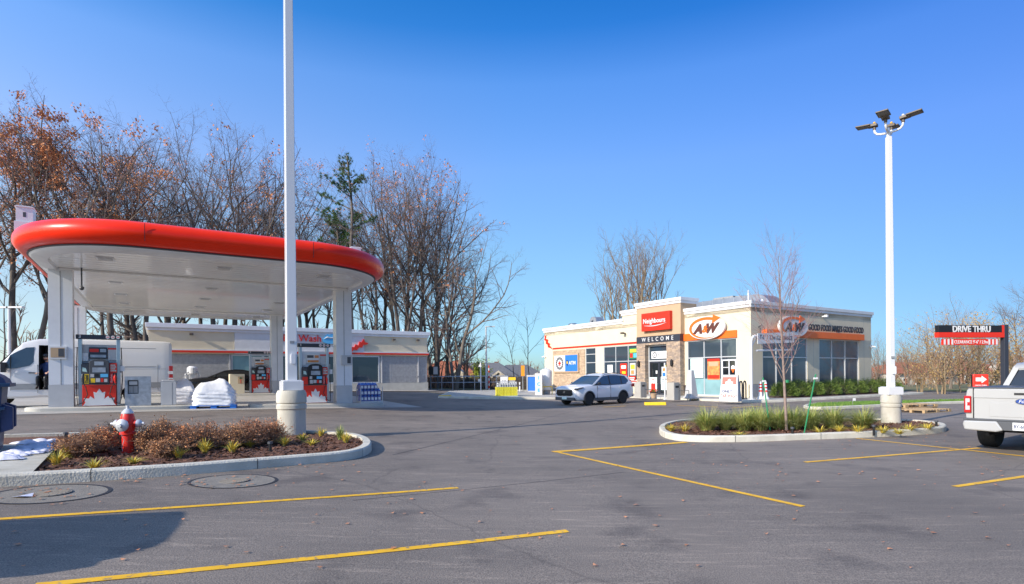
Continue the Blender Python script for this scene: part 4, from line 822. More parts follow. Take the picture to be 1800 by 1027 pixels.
def suv(label, loc, rz, paint='pearl'):
    t = thing('suv', label, 'car', loc, rz)   # x = 0 nose, +x tail
    st = [(0, .42, .86, .66), (.05, .36, .93, .76), (.22, .27, 1.0, .86), (.6, .23, 1.045, .91), (1.0, .22, 1.075, .925), (1.4, .22, 1.10, .925), (2.4, .22, 1.09, .92), (3.4, .22, 1.11, .925), (4.1, .24, 1.13, .92), (4.5, .34, 1.08, .86), (4.64, .40, .98, .80), (4.70, .48, .90, .72)]
    b = part('body', loft(st, carsec), paint, t)
    cut = []
    for x in (.93, 3.63):
        c = MB(); c.cyl((x, -1.2, .34), (x, -.58, .34), .385, 28); c.cyl((x, .58, .34), (x, 1.2, .34), .385, 28); cut.append((c, 'black'))
    carve(b, cut)
    wz = lambda z: .865 - (z - 1.07) / .6 * .235
    prof = [(1.22, 1.07), (1.55, 1.27), (2.0, 1.52), (2.25, 1.605), (2.7, 1.655), (3.4, 1.65), (3.95, 1.60), (4.15, 1.55), (4.38, 1.32), (4.52, 1.07)]
    mb = MB(); k = len(prof); vs = []
    for x, z in prof: vs += [(x, wz(z), z), (x, 0, z + (.025 if 1.1 < z else 0)), (x, -wz(z), z)]
    mb.add(vs, [tuple(3 * i for i in range(k)), tuple(3 * i + 2 for i in range(k))[::-1]] + [(3 * i + a, 3 * (i + 1) + a, 3 * (i + 1) + a + 1, 3 * i + a + 1) for i in range(k - 1) for a in (0, 1)] + [(0, 1, 2), (3 * k - 3, 3 * k - 1, 3 * k - 2)])
    part('glasshouse', mb, 'glass', t)
    mb = MB(); rp = [p for p in prof if p[1] > 1.51]; kk = len(rp); vs = []
    for dz in (.018, -.02):
        for x, z in rp: vs += [(x, wz(z) + .006, z - .012 + dz), (x, wz(z) * .8, z + .018 + dz), (x, 0, z + .03 + dz), (x, -wz(z) * .8, z + .018 + dz), (x, -wz(z) - .006, z - .012 + dz)]
    q = 5; mb.add(vs, [(q * i + a, q * (i + 1) + a, q * (i + 1) + a + 1, q * i + a + 1) for i in range(kk - 1) for a in range(4)] + [(q * i + a, q * (i + 1) + a, q * (i + 1) + a + 1, q * i + a + 1) for j in (1,) for i in range(kk, 2 * kk - 1) for a in range(4)]); part('roof', mb, paint, t, smooth=40)
    mb = MB(); tplate(mb, [(1.16, 1.06), (1.98, 1.515), (2.25, 1.61), (2.3, 1.57), (2.05, 1.47), (1.34, 1.07)], wz); tplate(mb, [(2.2, 1.58), (2.7, 1.635), (3.4, 1.632), (3.95, 1.585), (4.16, 1.55), (4.1, 1.52), (3.4, 1.585), (2.7, 1.59), (2.3, 1.545)], wz)
    tplate(mb, [(4.16, 1.56), (4.54, 1.06), (3.75, 1.06), (3.9, 1.1), (4.16, 1.22), (4.22, 1.3), (4.02, 1.5)], wz); part('pillars', mb, paint, t)
    mb = MB(); tplate(mb, [(2.55, 1.08), (2.66, 1.08), (2.70, 1.585), (2.62, 1.585)], wz, .004); tplate(mb, [(3.52, 1.09), (3.60, 1.09), (3.70, 1.55), (3.62, 1.555)], wz, .004); tplate(mb, [(1.3, 1.065), (4.0, 1.085), (4.0, 1.105), (1.3, 1.09)], wz, .01); part('window_trim', mb, 'black', t)
    mb = MB(); 
    for s in (1, -1): mb.tube([(2.25, s * .60, 1.65), (2.4, s * .60, 1.69), (3.2, s * .58, 1.715), (3.9, s * .58, 1.67), (4.05, s * .58, 1.62)], .014, 6)
    part('roof_rail', mb, 'black', t)
    mb = MB(); arch(mb, .93, .34, .385, .932, -8, 188); arch(mb, 3.63, .34, .385, .932, -8, 188); mb.box(1.38, 3.18, -.915, -.9, .24, .40); mb.box(1.38, 3.18, .9, .915, .24, .40); mb.box(-.012, .12, -.70, .70, .28, .44); mb.box(4.5, 4.72, -.74, .74, .36, .56); part('cladding', mb, 'dark_grey', t)
    mb = MB(); mb.prism([(-.60, .60), (-.56, .84), (.56, .84), (.60, .60), (.48, .52), (-.48, .52)], -.03, .1, ax='x'); gr = part('grille', mb, 'black_gloss', t)
    mb = MB(); mb.box(-.04, -.031, -.06, -.035, .66, .78); mb.box(-.04, -.031, .035, .06, .66, .78); mb.box(-.04, -.031, -.035, .035, .71, .73); part('emblem', mb, 'chrome', gr)
    mb = MB(); mb.box(-.035, -.02, -.17, .17, .34, .45); part('licence_plate', mb, 'poster_teal', t)
    for s in (1, -1):
        mb = MB(); mb.prism([(0, .84), (.12, .87), (.50, .93), (.50, .965), (.1, .925), (0, .9)], s * .70, s * .895); part('headlight', mb, 'glass_dark', t)
        mb = MB(); mb.box(4.42, 4.66, s * .62, s * .875, .93, 1.12); mb.prism([(4.3, 1.3), (4.42, 1.10), (4.58, 1.10), (4.4, 1.33)], s * .66, s * .80); part('taillight', mb, 'tail_red', t, bevel=.02)
        mb = MB(); mb.box(1.52, 1.66, s * .93, s * 1.06, 1.10, 1.22); mb.box(1.58, 1.64, s * .84, s * .95, 1.08, 1.13); part('mirror', mb, 'black', t, bevel=.02)
        mb = MB(); mb.box(2.35, 2.53, s * .918, s * .945, .90, .925); mb.box(3.3, 3.48, s * .922, s * .948, .92, .945); part('door_handle', mb, paint, t)
        mb = MB(); yy = .926; mb.box(1.52, 1.528, s * .9, s * yy, .32, 1.02); mb.box(2.58, 2.588, s * .9, s * (yy - .003), .32, 1.04); part('door_gap', mb, 'black', t)
    for x in (.93, 3.63):
        for s in (1, -1): wheel(t, x, s * .80, .345, .235, 'black_gloss', 5, s)
    return t
p = at(1046, 31.4); hd = R(39); suv('white compact SUV with black wheels driving past the store front', (p.x - 2.35 * math.cos(hd), p.y - 2.35 * math.sin(hd), 0), hd)
# black sedan under the canopy
def sedan(label, loc, rz):
    t = thing('sedan', label, 'car', loc, rz)
    st = [(0, .42, .66, .62), (.1, .3, .76, .76), (.5, .2, .88, .87), (1.2, .18, .96, .91), (2.4, .18, 1.0, .92), (3.6, .18, 1.05, .92), (4.5, .24, 1.08, .86), (4.85, .34, .98, .76), (4.9, .45, .85, .66)]
    b = part('body', loft(st, carsec), 'black_gloss', t); cut = []
    for x in (.95, 3.85): c = MB(); c.cyl((x, -1.2, .33), (x, -.58, .33), .37, 24); c.cyl((x, .58, .33), (x, 1.2, .33), .37, 24); cut.append((c, 'black'))
    carve(b, cut); wz = lambda z: .84 - (z - .95) / .5 * .27
    prof = [(1.35, .95), (1.9, 1.2), (2.35, 1.38), (2.9, 1.45), (3.4, 1.43), (3.9, 1.32), (4.6, 1.06)]
    mb = MB(); k = len(prof); vs = []
    for x, z in prof: vs += [(x, wz(z), z), (x, 0, z + .03), (x, -wz(z), z)]
    mb.add(vs, [tuple(3 * i for i in range(k)), tuple(3 * i + 2 for i in range(k))[::-1]] + [(3 * i + a, 3 * (i + 1) + a, 3 * (i + 1) + a + 1, 3 * i + a + 1) for i in range(k - 1) for a in (0, 1)] + [(0, 1, 2), (3 * k - 3, 3 * k - 1, 3 * k - 2)])
    part('glasshouse', mb, 'glass_dark', t, smooth=30)
    mb = MB(); tplate(mb, [(1.3, .95), (2.3, 1.38), (2.9, 1.46), (3.4, 1.44), (3.9, 1.33), (4.65, 1.05), (4.5, 1.05), (3.8, 1.3), (3.3, 1.38), (2.9, 1.40), (2.4, 1.33), (1.5, .95)], wz); part('pillars', mb, 'black_gloss', t)
    for s in (1, -1):
        mb = MB(); mb.box(1.7, 1.85, s * .9, s * 1.03, .98, 1.1); part('mirror', mb, 'black_gloss', t, bevel=.02)
        mb = MB(); mb.box(.05, .4, s * .6, s * .82, .62, .74); part('headlight', mb, 'glass_grey', t, bevel=.02)
    for x in (.95, 3.85):
        for s in (1, -1): wheel(t, x, s * .8, .33, .22, 'steel', 5, s)
    return t
p = cf(4.5, 16.0); sedan('glossy black sedan fuelling behind the wrapped pallets', (p.x, p.y, g(p.x, p.y) + .16), AX)
# ---- white van
def van(label, loc, rz):
    t = thing('cargo_van', label, 'van', loc, rz)
    def sec(x, zb, zt, w, wt): h = zt - zb; return [(0, zb), (w * .92, zb), (w * .985, zb + .08), (w, zb + .25 * h), (w, zb + .45 * h), (w - (w - wt) * .35, zb + .7 * h), (wt + .015, zt - .16), (wt - .03, zt - .06), (wt - .12, zt - .012), (wt * .5, zt), (0, zt + .01)]
    st = [(0, .42, .95, .84, .76), (.06, .34, 1.08, .92, .84), (.3, .3, 1.22, .98, .86), (.9, .3, 1.42, 1.0, .88), (1.15, .3, 1.62, 1.0, .86), (1.75, .3, 2.36, 1.0, .84), (1.95, .3, 2.52, 1.0, .84), (2.3, .32, 2.62, 1.0, .86), (3.8, .34, 2.64, 1.0, .87), (6.2, .36, 2.62, 1.0, .87), (6.45, .42, 2.58, .97, .85), (6.5, .5, 2.5, .94, .82)]
    b = part('body', loft(st, sec), 'white_gloss', t); cut = []
    for x in (1.0, 5.2): c = MB(); c.cyl((x, -1.3, .35), (x, -.62, .35), .42, 28); c.cyl((x, .62, .35), (x, 1.3, .35), .42, 28); cut.append((c, 'black'))
    c = MB(); c.box(2.30, 3.12, -1.2, .55, .62, 2.36); cut.append((c, 'dark_grey')); carve(b, cut)
    W_ = lambda z: 1.0 if z < 1.37 else (1.0 - (z - 1.37) / 1.0 * .115)
    for s in (1, -1): mb = MB(); tplate(mb, [(1.22, 1.42), (1.42, 1.72), (1.5, 1.96), (1.72, 2.12), (1.95, 2.26), (2.18, 2.28), (2.16, 1.7), (2.05, 1.56), (1.7, 1.46)], W_, .01, sides=(s,)); mb.box(1.50, 1.53, s * .90, s * .999, 1.45, 1.9, 1); part('side_window', mb, ['glass', 'black'], t)
    mb = MB(); a, b_ = Vector((1.13, 0, 1.585)), Vector((1.80, 0, 2.42)); vs = []
    for p_, w_ in ((a, .80), (b_, .72)):
        for y in (-w_, 0, w_): vs.append((p_.x - .012, y, p_.z + .035 - (.03 if y else 0)))
    mb.add(vs, [(0, 1, 4, 3), (1, 2, 5, 4)]); part('windscreen', mb, 'glass', t)
    mb = MB()
    for s in (1, -1):
        for x in (2.26, 6.0): mb.box(x, x + .012, s * .98, s * 1.004, .5, 1.6)
        mb.box(1.5, 1.512, s * .98, s * 1.004, .6, 1.42)
        mb.box(3.15, 6.3, s * .98, s * 1.003, 1.42, 1.43)
    mb.box(3.2, 5.95, -.918, -.90, 2.28, 2.295); mb.box(3.2, 5.95, -1.006, -.99, 1.52, 1.532); part('panel_gap', mb, 'grey', t)
    for a, b_, s in ((1.5, 4.7, 1), (1.5, 2.28, -1), (3.14, 4.7, -1), (5.7, 6.4, -1)): mb = MB(); mb.box(a, b_, s * .985, s * 1.012, .64, .86); part('side_moulding', mb, 'grey', t)
    for s in (1, -1):
        mb = MB(); mb.box(1.28, 1.42, s * 1.04, s * 1.30, 1.30, 1.68); mb.tube([(1.4, s * .95, 1.42), (1.36, s * 1.08, 1.36)], .03, 6); part('mirror', mb, 'black', t, bevel=.03)
        mb = MB(); mb.box(2.02, 2.2, s * 1.0, s * 1.035, 1.26, 1.30); part('door_handle', mb, 'dark_grey', t)
        mb = MB(); mb.box(6.4, 6.53, s * .86, s * .99, .95, 1.55); mb.box(6.39, 6.535, s * .855, s * .995, 1.2, 1.33, 1); mb.box(6.39, 6.535, s * .855, s * .995, .98, 1.04, 1); part('taillight', mb, ['tail_red', 'white_gloss'], t)
        mb = MB(); mb.box(.05, .4, s * .62, s * .93, .9, 1.12); part('headlight', mb, 'glass_grey', t, bevel=.03)
    mb = MB(); mb.box(-.04, .3, -.9, .9, .36, .62); part('bumper', mb, 'dark_grey', t, bevel=.03)
    mb = MB(); mb.box(2.95, 3.05, -.9, .5, .64, 2.3); part('bulkhead', mb, 'grey', t)
    mb = MB(); mb.box(2.35, 2.95, -.75, -.15, .95, 1.08); mb.box(2.4, 2.9, -.7, -.2, .63, .95, 1); mb.box(2.88, 2.99, -.72, -.18, 1.08, 1.75); part('jump_seat', mb, ['charcoal', 'dark_grey'], t, bevel=.03)
    for x in (1.0, 5.2):
        for s in (1, -1): wheel(t, x, s * .84, .355, .24, 'steel', 6, s)
    return t
p = cf(-3.3, 3.2); VAN = (p.x, p.y, g(p.x, p.y) + .06)
van('white cargo van with an open side door parked behind the left canopy column', VAN, AX).scale = (1.06, 1, 1)
# ---- pickup truck, seen from behind
def pickup(label, loc, rz):
    t = thing('pickup_truck', label, 'pickup truck', loc, rz)   # x = 0 tailgate, +x forward
    def sec(x, zb, zt, w): return [(0, zb), (w * .9, zb), (w * .98, zb + .1), (w * .995, zb + .35 * (zt - zb)), (w, zb + .6 * (zt - zb)), (w * .985, zt - .16), (w * .965, zt - .04), (w * .93, zt), (w * .6, zt + .001), (0, zt + .002)]
    b = part('bed', loft([(0.02, .58, 1.38, .955), (.1, .56, 1.385, .985), (.5, .55, 1.385, 1.0), (1.3, .55, 1.385, 1.005), (2.0, .5, 1.385, 1.0), (2.28, .5, 1.385, .995)], sec), 'truck_white', t); cut = []
    c = MB(); x = 1.15; c.cyl((x, -1.4, .40), (x, -.62, .40), .50, 28); c.cyl((x, .62, .40), (x, 1.4, .40), .50, 28); cut.append((c, 'black')); carve(b, cut)
    cb = part('cab', loft([(2.34, .45, 1.36, .99), (3.2, .42, 1.36, 1.0), (4.3, .42, 1.34, 1.0), (5.2, .45, 1.30, .99), (5.7, .5, 1.22, .95), (5.82, .58, 1.1, .88)], sec), 'truck_white', t); c = MB(); x = 4.85; c.cyl((x, -1.4, .40), (x, -.62, .40), .50, 28); c.cyl((x, .62, .40), (x, 1.4, .40), .50, 28); carve(cb, [(c, 'black')])
    wz = lambda z: .93 - (z - 1.34) / .6 * .20
    prof = [(2.36, 1.34), (2.46, 1.6), (2.58, 1.86), (2.75, 1.94), (3.3, 1.965), (3.75, 1.93), (4.0, 1.84), (4.65, 1.32)]
    def house(pr, add): 
        mb = MB(); k = len(pr); vs = []
        for x, z in pr: vs += [(x, wz(z) + add, z), (x - .02, 0, z + .02), (x, -wz(z) - add, z)]
        mb.add(vs, [tuple(3 * i for i in range(k)), tuple(3 * i + 2 for i in range(k))[::-1]] + [(3 * i + a, 3 * (i + 1) + a, 3 * (i + 1) + a + 1, 3 * i + a + 1) for i in range(k - 1) for a in (0, 1)] + [(0, 1, 2), (3 * k - 3, 3 * k - 1, 3 * k - 2)]); return mb
    part('glasshouse', house(prof, 0), 'glass_dark', t)
    mb = MB(); rp = [(2.54, 1.83), (2.58, 1.87), (2.75, 1.955), (3.3, 1.98), (3.75, 1.945), (3.98, 1.86)]; vs = []
    for x, z in rp: vs += [(x - .01, wz(z) + .02, z), (x - .03, 0, z + .025), (x - .01, -wz(z) - .02, z)]
    for x, z in rp: vs += [(x, wz(z) + .02, z - .06), (x, 0, z - .04), (x, -wz(z) - .02, z - .06)]
    k = len(rp); o = 3 * k; mb.add(vs, [(3 * i + a, 3 * (i + 1) + a, 3 * (i + 1) + a + 1, 3 * i + a + 1) for i in range(k - 1) for a in (0, 1)] + [(o + 3 * i + a, o + 3 * (i + 1) + a, o + 3 * (i + 1) + a + 1, o + 3 * i + a + 1) for i in range(k - 1) for a in (0, 1)] + [(0, 1, o + 1, o), (1, 2, o + 2, o + 1)] + [(3 * i + c_, 3 * (i + 1) + c_, o + 3 * (i + 1) + c_, o + 3 * i + c_) for i in range(k - 1) for c_ in (0, 2)]); part('roof', mb, 'truck_white', t, smooth=40)
    mb = MB(); tplate(mb, [(2.34, 1.33), (2.56, 1.88), (2.75, 1.88), (2.62, 1.35)], wz, .01, .03); tplate(mb, [(3.35, 1.33), (3.42, 1.9), (3.5, 1.9), (3.45, 1.33)], wz, .01, .03); tplate(mb, [(4.72, 1.32), (4.0, 1.86), (3.9, 1.84), (4.55, 1.32)], wz, .01, .03)
    for s in (1, -1): mb.add([(2.33, s * (wz(1.34) + .01), 1.34), (2.33, s * (wz(1.34) - .10), 1.34), (2.53, s * (wz(1.84) - .1), 1.84), (2.53, s * (wz(1.84) + .01), 1.84)], [(0, 1, 2, 3)])
    part('pillars', mb, 'truck_white', t)
    mb = MB(); mb.box(.06, 2.3, -.93, .93, 1.388, 1.41); part('bed_cover', mb, 'dark_grey', t, bevel=.01)
    mb = MB(); mb.box(-.02, .06, -.80, .80, .70, 1.38); mb.box(-.035, -.018, -.80, .80, 1.18, 1.36); mb.box(-.028, -.0181, -.55, .55, .78, 1.08); tg = part('tailgate', mb, 'truck_white', t, bevel=.022)
    mb = MB(); mb.box(-.045, -.0355, -.16, .16, 1.255, 1.30); part('handle', mb, 'black', tg); mb = MB(); mb.box(-.022, .05, -.82, -.803, .7, 1.38); mb.box(-.022, .05, .803, .82, .7, 1.38); part('gap', mb, 'black', tg)
    mb = MB(); mb.prism(disc((0, 1.12), .135, .055, 28), -.052, -.034, ax='x'); em = part('emblem', mb, 'emblem_blue', tg); mb = MB(); mb.prism(disc((0, 1.12), .145, .063, 28), -.046, -.033, ax='x'); part('emblem_rim', mb, 'chrome', tg); text('lettering', 'Ford', .1, 'white', em, (-.0535, 0, 1.12), .003, shear=.3, w=.18, rot=(PI / 2, 0, -PI / 2))
    for s in (1, -1):
        mb = MB(); mb.box(-.03, .16, s * .85, s * .972, .84, 1.22); tl = part('taillight', mb, 'tail_red', t, bevel=.02); mb = MB(); mb.box(-.036, .1, s * .87, s * .94, .91, 1.16); mb.box(-.038, -.0361, s * .87, s * .91, 1.0, 1.08, 1); part('reversing_lens', mb, ['light_grey', 'tail_red'], tl, bevel=.01)
        mb = MB(); mb.prism([(s * .30, .50), (s * .40, .69), (s * .94, .68), (s * .955, .60), (s * .93, .48), (s * .42, .46)], -.17, .12, ax='x'); part('bumper', mb, 'truck_white', t, bevel=.03)
        mb = MB(); mb.box(4.0, 4.12, s * 1.02, s * 1.28, 1.25, 1.5); part('mirror', mb, 'black', t, bevel=.03)
    mb = MB(); mb.box(-.12, .12, -.96, .96, .69, .73); mb.prism([(-.40, .69), (-.30, .5), (.30, .5), (.40, .69)], -.165, .1, ax='x'); part('bumper_step', mb, 'dark_grey', t, bevel=.01)
    mb = MB(); mb.box(-.185, -.168, -.155, .155, .52, .68); pl = part('licence_plate', mb, 'white', t); text('lettering', 'BY-60543', .1, 'navy', pl, (-.187, 0, .595), .003, bold=.002, w=.27, rot=(PI / 2, 0, -PI / 2))
    mb = MB(); mb.cyl((.1, 0, .42), (-.14, 0, .42), .035, 8); mb.box(.2, 5.4, -.5, -.4, .42, .54); mb.box(.2, 5.4, .4, .5, .42, .54); mb.cyl((1.15, -.8, .4), (1.15, .8, .4), .05, 8); mb.sphere((1.15, 0, .4), .15, 10, 8); mb.tube([(.6, .5, .4), (.1, .62, .38)], .035, 8); part('chassis', mb, 'black', t)
    for x in (1.15, 4.85):
        for s in (1, -1): wheel(t, x, s * .83, .405, .29, 'steel', 6, s)
    return t
p0 = Vector((9.97, 11.05, 0)); pickup('white pickup truck seen from behind at the right edge of the lot', (p0.x, p0.y, 0), AX + R(3.5)).scale = (1, 1, .93)
# SUV outside the frame on the left whose shadow reaches the foreground
t = suv('dark parked SUV off to the left whose shadow falls on the foreground asphalt', (-10.1, 2.2, g(-10.1, 2.2)), R(20), 'charcoal')

# ================================================================== LAMP POSTS
def lampbase(t, r, h):
    mb = MB(); mb.lathe([(r * .98, -.1), (r * .97, h * .62), (r * .97, h * .63)], 32); mb.lathe([(r * .97, h * .60), (r * 1.04, h * .625), (r * 1.04, h * .70), (r * .97, h * .72), (r * .97, h * .73), (r * 1.04, h * .75), (r * 1.04, h * .93), (r * .93, h), (r * .3, h)], 32)
    part('concrete_base', mb, 'concrete_base', t, smooth=35)
def lamppost(label, loc, rz, r, hb, H, heads=True):
    t = thing('lamp_post', label, 'lamp post', loc, rz); lampbase(t, r, hb)
    mb = MB(); mb.box(-.23, .23, -.23, .23, hb, hb + .22); mb.box(-.2, .2, -.2, .2, hb + .22, hb + .24)
    part('base_cover', mb, 'white_gloss', t, bevel=.01)
    mb = MB(); a, b_ = (.115, .09) if H > 10 else (.085, .065); mb.add([(x * s, y * s, z) for z, s in ((hb + .2, a), (H, b_)) for x, y in ((-1, -1), (1, -1), (1, 1), (-1, 1))], [(0, 1, 5, 4), (1, 2, 6, 5), (2, 3, 7, 6), (3, 0, 4, 7), (4, 5, 6, 7)]); pl = part('pole', mb, 'white_gloss', t, bevel=.012)
    mb = MB(); mb.prism(rrect(-.03, .07, hb + .62, hb + .86, .03, 4), -.15, -.10); mb.box(-.05, .05, -.12, -.08, hb + 1.1, hb + 1.16, 1); part('hand_hole', mb, ['white_metal', 'grey'], pl)
    mb = MB(); mb.lathe([(.06, H), (.05, H + .1), (.03, H + .28)], 10); part('pole_cap', mb, 'white', t)
    for k, ang in enumerate((-137, -47, 43, 133)):
        a = R(ang); d = Vector((math.cos(a), math.sin(a), 0)); s = Vector((-d.y, d.x, 0)); top = Vector((0, 0, H + .12))
        mb = MB(); mb.tube([top, top + d * .2 + Vector((0, 0, .02)), top + d * .30 + Vector((0, 0, .05)), top + d * .36 + Vector((0, 0, .12)), top + d * .37 + Vector((0, 0, .20))], .032, 10); arm = part('arm', mb, 'white', t, smooth=50)
        X = top + d * .37 + Vector((0, 0, .20)); rot = Matrix((d, s, Vector((0, 0, 1)))).transposed().to_4x4(); rot = Matrix.Translation(X) @ rot @ Matrix.Rotation(R(-5), 4, 'Y')
        mb = MB(); mb.cyl(X, X + Vector((0, 0, .13)), .045, 10); mb.tbox(rot @ Matrix.Translation((.06, 0, .14)), .26, .20, .08); mb.tbox(rot @ Matrix.Translation((.30, 0, .155)), .40, .32, .04); hd_ = part('lamp_head', mb, 'bronze', t, bevel=.01)
        mb = MB(); mb.tbox(rot @ Matrix.Translation((.31, 0, .133)), .32, .26, .006); part('led_panel', mb, 'led', hd_)
        mb = MB(); mb.sphere(X + Vector((0, 0, .22)), .038, 10, 6); part('photocell', mb, 'amber' if k > 1 else 'white', hd_)
    return t
p = G(513, 771); lamppost('tall white square lamp post on a banded concrete base beside the hydrant bed', (p.x, p.y, p.z), AX, .325, 1.14, 11.2)
p = G(1566.5, 749); lamppost('white lamp post with four dark heads in the right planted island', (p.x, p.y, 0), R(2), .27, .95, 8.75)
def farlamp(label, px, Y, ztop, two):
    p = at(px, Y); t = thing('lamp_post', label, 'lamp post', p, 0); H = ztop - p.z; mb = MB(); mb.cyl((0, 0, 0), (0, 0, H), .12, 8, r1=.07); part('pole', mb, 'white', t)
    mb = MB(); mb.box(-.1, .95, -.12, .12, H, H + .1); 
    if two: mb.box(-.95, .0, -.12, .12, H + .0, H + .1)
    part('lamp_head', mb, 'white', t)
farlamp('distant white lamp post between the car wash and the store', 855, 60, 6.7, False)
farlamp('distant white lamp post behind the van at the left edge', 17, 38, 6.4, True)

# ================================================================== HYDRANT, BIN, SNOW
p = G(225, 796, .1); t = thing('fire_hydrant', 'red fire hydrant with silver caps standing in the brown shrubs', 'fire hydrant', (p.x, p.y, p.z + .1), R(5)); t.scale = (.80, .80, .88)
mb = MB(); mb.lathe([(.11, 0), (.115, .36), (.16, .37), (.16, .41), (.13, .43), (.14, .52), (.145, .62), (.135, .70), (.115, .78), (.09, .83)], 24); part('barrel', mb, 'red', t, smooth=40)
mb = MB(); mb.lathe([(.12, .78), (.12, .80), (.085, .84), (.06, .87), (.035, .88), (.035, .94), (.0, .94)], 20); part('bonnet', mb, 'silver_paint', t, smooth=40)
mb = MB(); mb.lathe([(.10, -.12), (.105, -.19), (.12, -.19)], 20, (0, 0, .56), ax='y'); part('pumper_nozzle', mb, 'red', t)
mb = MB(); mb.lathe([(.125, -.19), (.125, -.235), (.09, -.265), (.04, -.28), (.035, -.32), (.0, -.32)], 20, (0, 0, .56), ax='y'); part('pumper_cap', mb, 'silver_paint', t, smooth=40)
for s in (1, -1):
    mb = MB(); mb.lathe([(.07, s * .10), (.07, s * .2), (.085, s * .2)], 16, (0, 0, .58), ax='x'); part('hose_nozzle', mb, 'red', t)
    mb = MB(); mb.lathe([(.082, s * .2), (.08, s * .25), (.045, s * .29), (.03, s * .30), (.028, s * .345), (0, s * .345)], 16, (0, 0, .58), ax='x'); part('hose_cap', mb, 'silver_paint', t, smooth=40)
mb = MB(); mb.tube([(-.05, -.29, .56), (-.02, -.24, .42), (.02, -.17, .28), (-.04, -.15, .12), (-.03, -.15, .05)], .006, 5); part('chain', mb, 'light_grey', t)
# dumpster
p = G(8, 797, .15); t = thing('dumpster', 'blue wheeled dumpster with dark lid at the left edge of the photo', 'dumpster', (p.x - .09, p.y - .02, p.z + .15), R(38)); t.scale = (1, 1, .9)
def frus(mb, x0, x1, y0, y1, z0, z1, i0, m=0): mb.add([(x0 + i0, y0 + i0, z0), (x1 - i0, y0 + i0, z0), (x1 - i0, y1 - i0, z0), (x0 + i0, y1 - i0, z0), (x0, y0, z1), (x1, y0, z1), (x1, y1, z1), (x0, y1, z1)], [(0, 3, 2, 1), (4, 5, 6, 7), (0, 1, 5, 4), (1, 2, 6, 5), (2, 3, 7, 6), (3, 0, 4, 7)], m)
mb = MB(); frus(mb, -1.7, .06, 0, 1.2, .0, 1.22, .07); part('body', mb, 'bin_blue', t, bevel=.015)
mb = MB(); mb.box(-1.8, .16, -.08, 1.28, 1.2, 1.27); mb.box(-1.72, .085, -.03, -.0, .78, .84); mb.box(.03, .09, .0, 1.2, .78, .84)
for x in (-1.2, -.6): mb.box(x, x + .06, -.02, .03, .05, 1.2)
part('rim', mb, 'bin_blue', t, bevel=.01)
mb = MB(); mb.prism([(-1.75, 1.27)] + [(-.82 - .93 * math.cos(PI * i / 14), 1.27 + .34 * math.sin(PI * i / 14)) for i in range(1, 14)] + [(.11, 1.27)], -.05, 1.2); part('lid', mb, 'navy', t, smooth=30)
for yy in (.1, .8): mb = MB(); mb.prism([(.02, .36), (.18, .42), (.18, .82), (.02, .9)], yy, yy + .22); part('fork_pocket', mb, 'navy', t, bevel=.01)
# thin crusty snow beside the dumpster
mb = MB(); rr = random.Random(4)
for (px, py, s) in [*[(int(8 + 124 * q / 60 + 9 * math.sin(q * 7.3)), int(803 - 27 * q / 60 + 5 * math.sin(q * 4.1)), .035 + .045 * abs(math.sin(q * 2.7))) for q in range(60)], (36, 788, .10), (58, 784, .13), (80, 781, .12), (98, 780, .11), (116, 779, .08), (26, 796, .12), (46, 779, .13), (70, 776, .12), (8, 806, .14), (128, 779, .06), (90, 776, .1), (20, 806, .1), (36, 800, .08)]:
    p = G(px, py, .165); nn = 18; k = 6; vs = []
    for j in range(k + 1):
        for i in range(nn):
            a = 2 * PI * i / nn; f = j / k; rad = s * (1 - f) ** .6 * (1 + .6 * noise.noise(Vector((math.cos(a) * 1.5 + px, math.sin(a) * 1.5, f)))); vs.append((p.x + rad * math.cos(a) * 1.6, p.y + rad * math.sin(a), p.z + .16 + s * .55 * f * (1 + .4 * noise.noise(Vector((rad * 9 * math.cos(a), rad * 9 * math.sin(a), px))))))
    mb.add(vs, [(j * nn + i, j * nn + (i + 1) % nn, (j + 1) * nn + (i + 1) % nn, (j + 1) * nn + i) for j in range(k) for i in range(nn)])
tag(link('snow', mb.mesh('snow'), 'snow', smooth=80), 'thin crust of leftover snow beside the blue dumpster', 'snow', kind='stuff')
# black stakes in the beds
for k, (px, py, lb) in enumerate([(475, 797, 'black plastic bed light in the hydrant bed, right of the brown shrubs'), (116, 779, 'black plastic bed light at the left end of the hydrant bed'), (1393, 766, 'black bed light in the middle of the right planted island'), (1536, 762, 'black bed light left of the right lamp post base'), (1646, 753, 'black bed light at the right tip of the right island')]):
    p = G(px, py, .1); t = thing('garden_light', lb, 'bed light', (p.x, p.y, p.z + .1), 0); mb = MB(); mb.cyl((0, 0, -.05), (0, 0, .17), .028, 8); part('stem', mb, 'black', t); mb = MB(); mb.cyl((0, 0, .17), (0, 0, .21), .045, 10); part('cap', mb, 'dark_grey', t)

# ================================================================== STORE FORECOURT THINGS
def gp(px, py, up=0): p = G(px, py, up); return (p.x, p.y, p.z + up)
t = thing('a_frame_sign', 'white A-frame board with red leaf square reading ONLY CAR WASH', 'sandwich board', gp(1284, 706, .13), R(-40))
mb = MB(); mb.add([(x, y, z) for x, y, z in [(-.5, -.32, .0), (.5, -.32, .0), (.42, -.06, 1.42), (-.42, -.06, 1.42), (-.5, .32, 0), (.5, .32, 0), (.42, .06, 1.42), (-.42, .06, 1.42)]], [(0, 1, 2, 3), (5, 4, 7, 6), (1, 5, 6, 2), (4, 0, 3, 7), (3, 2, 6, 7), (0, 4, 5, 1)]); part('frame', mb, 'light_grey', t, bevel=.02)
tilt = math.atan2(.26, 1.42)
bd = D.objects.new('board', D.meshes.new('board')); D.objects.remove(bd)
mb = MB(); mb.prism([(-.46, 0), (.46, 0), (.40, 1.24), (-.40, 1.24)], -.012, .0); bd = part('board', mb, 'white_gloss', t, loc=(0, -.31, .14)); bd.rotation_euler = (-tilt, 0, 0)
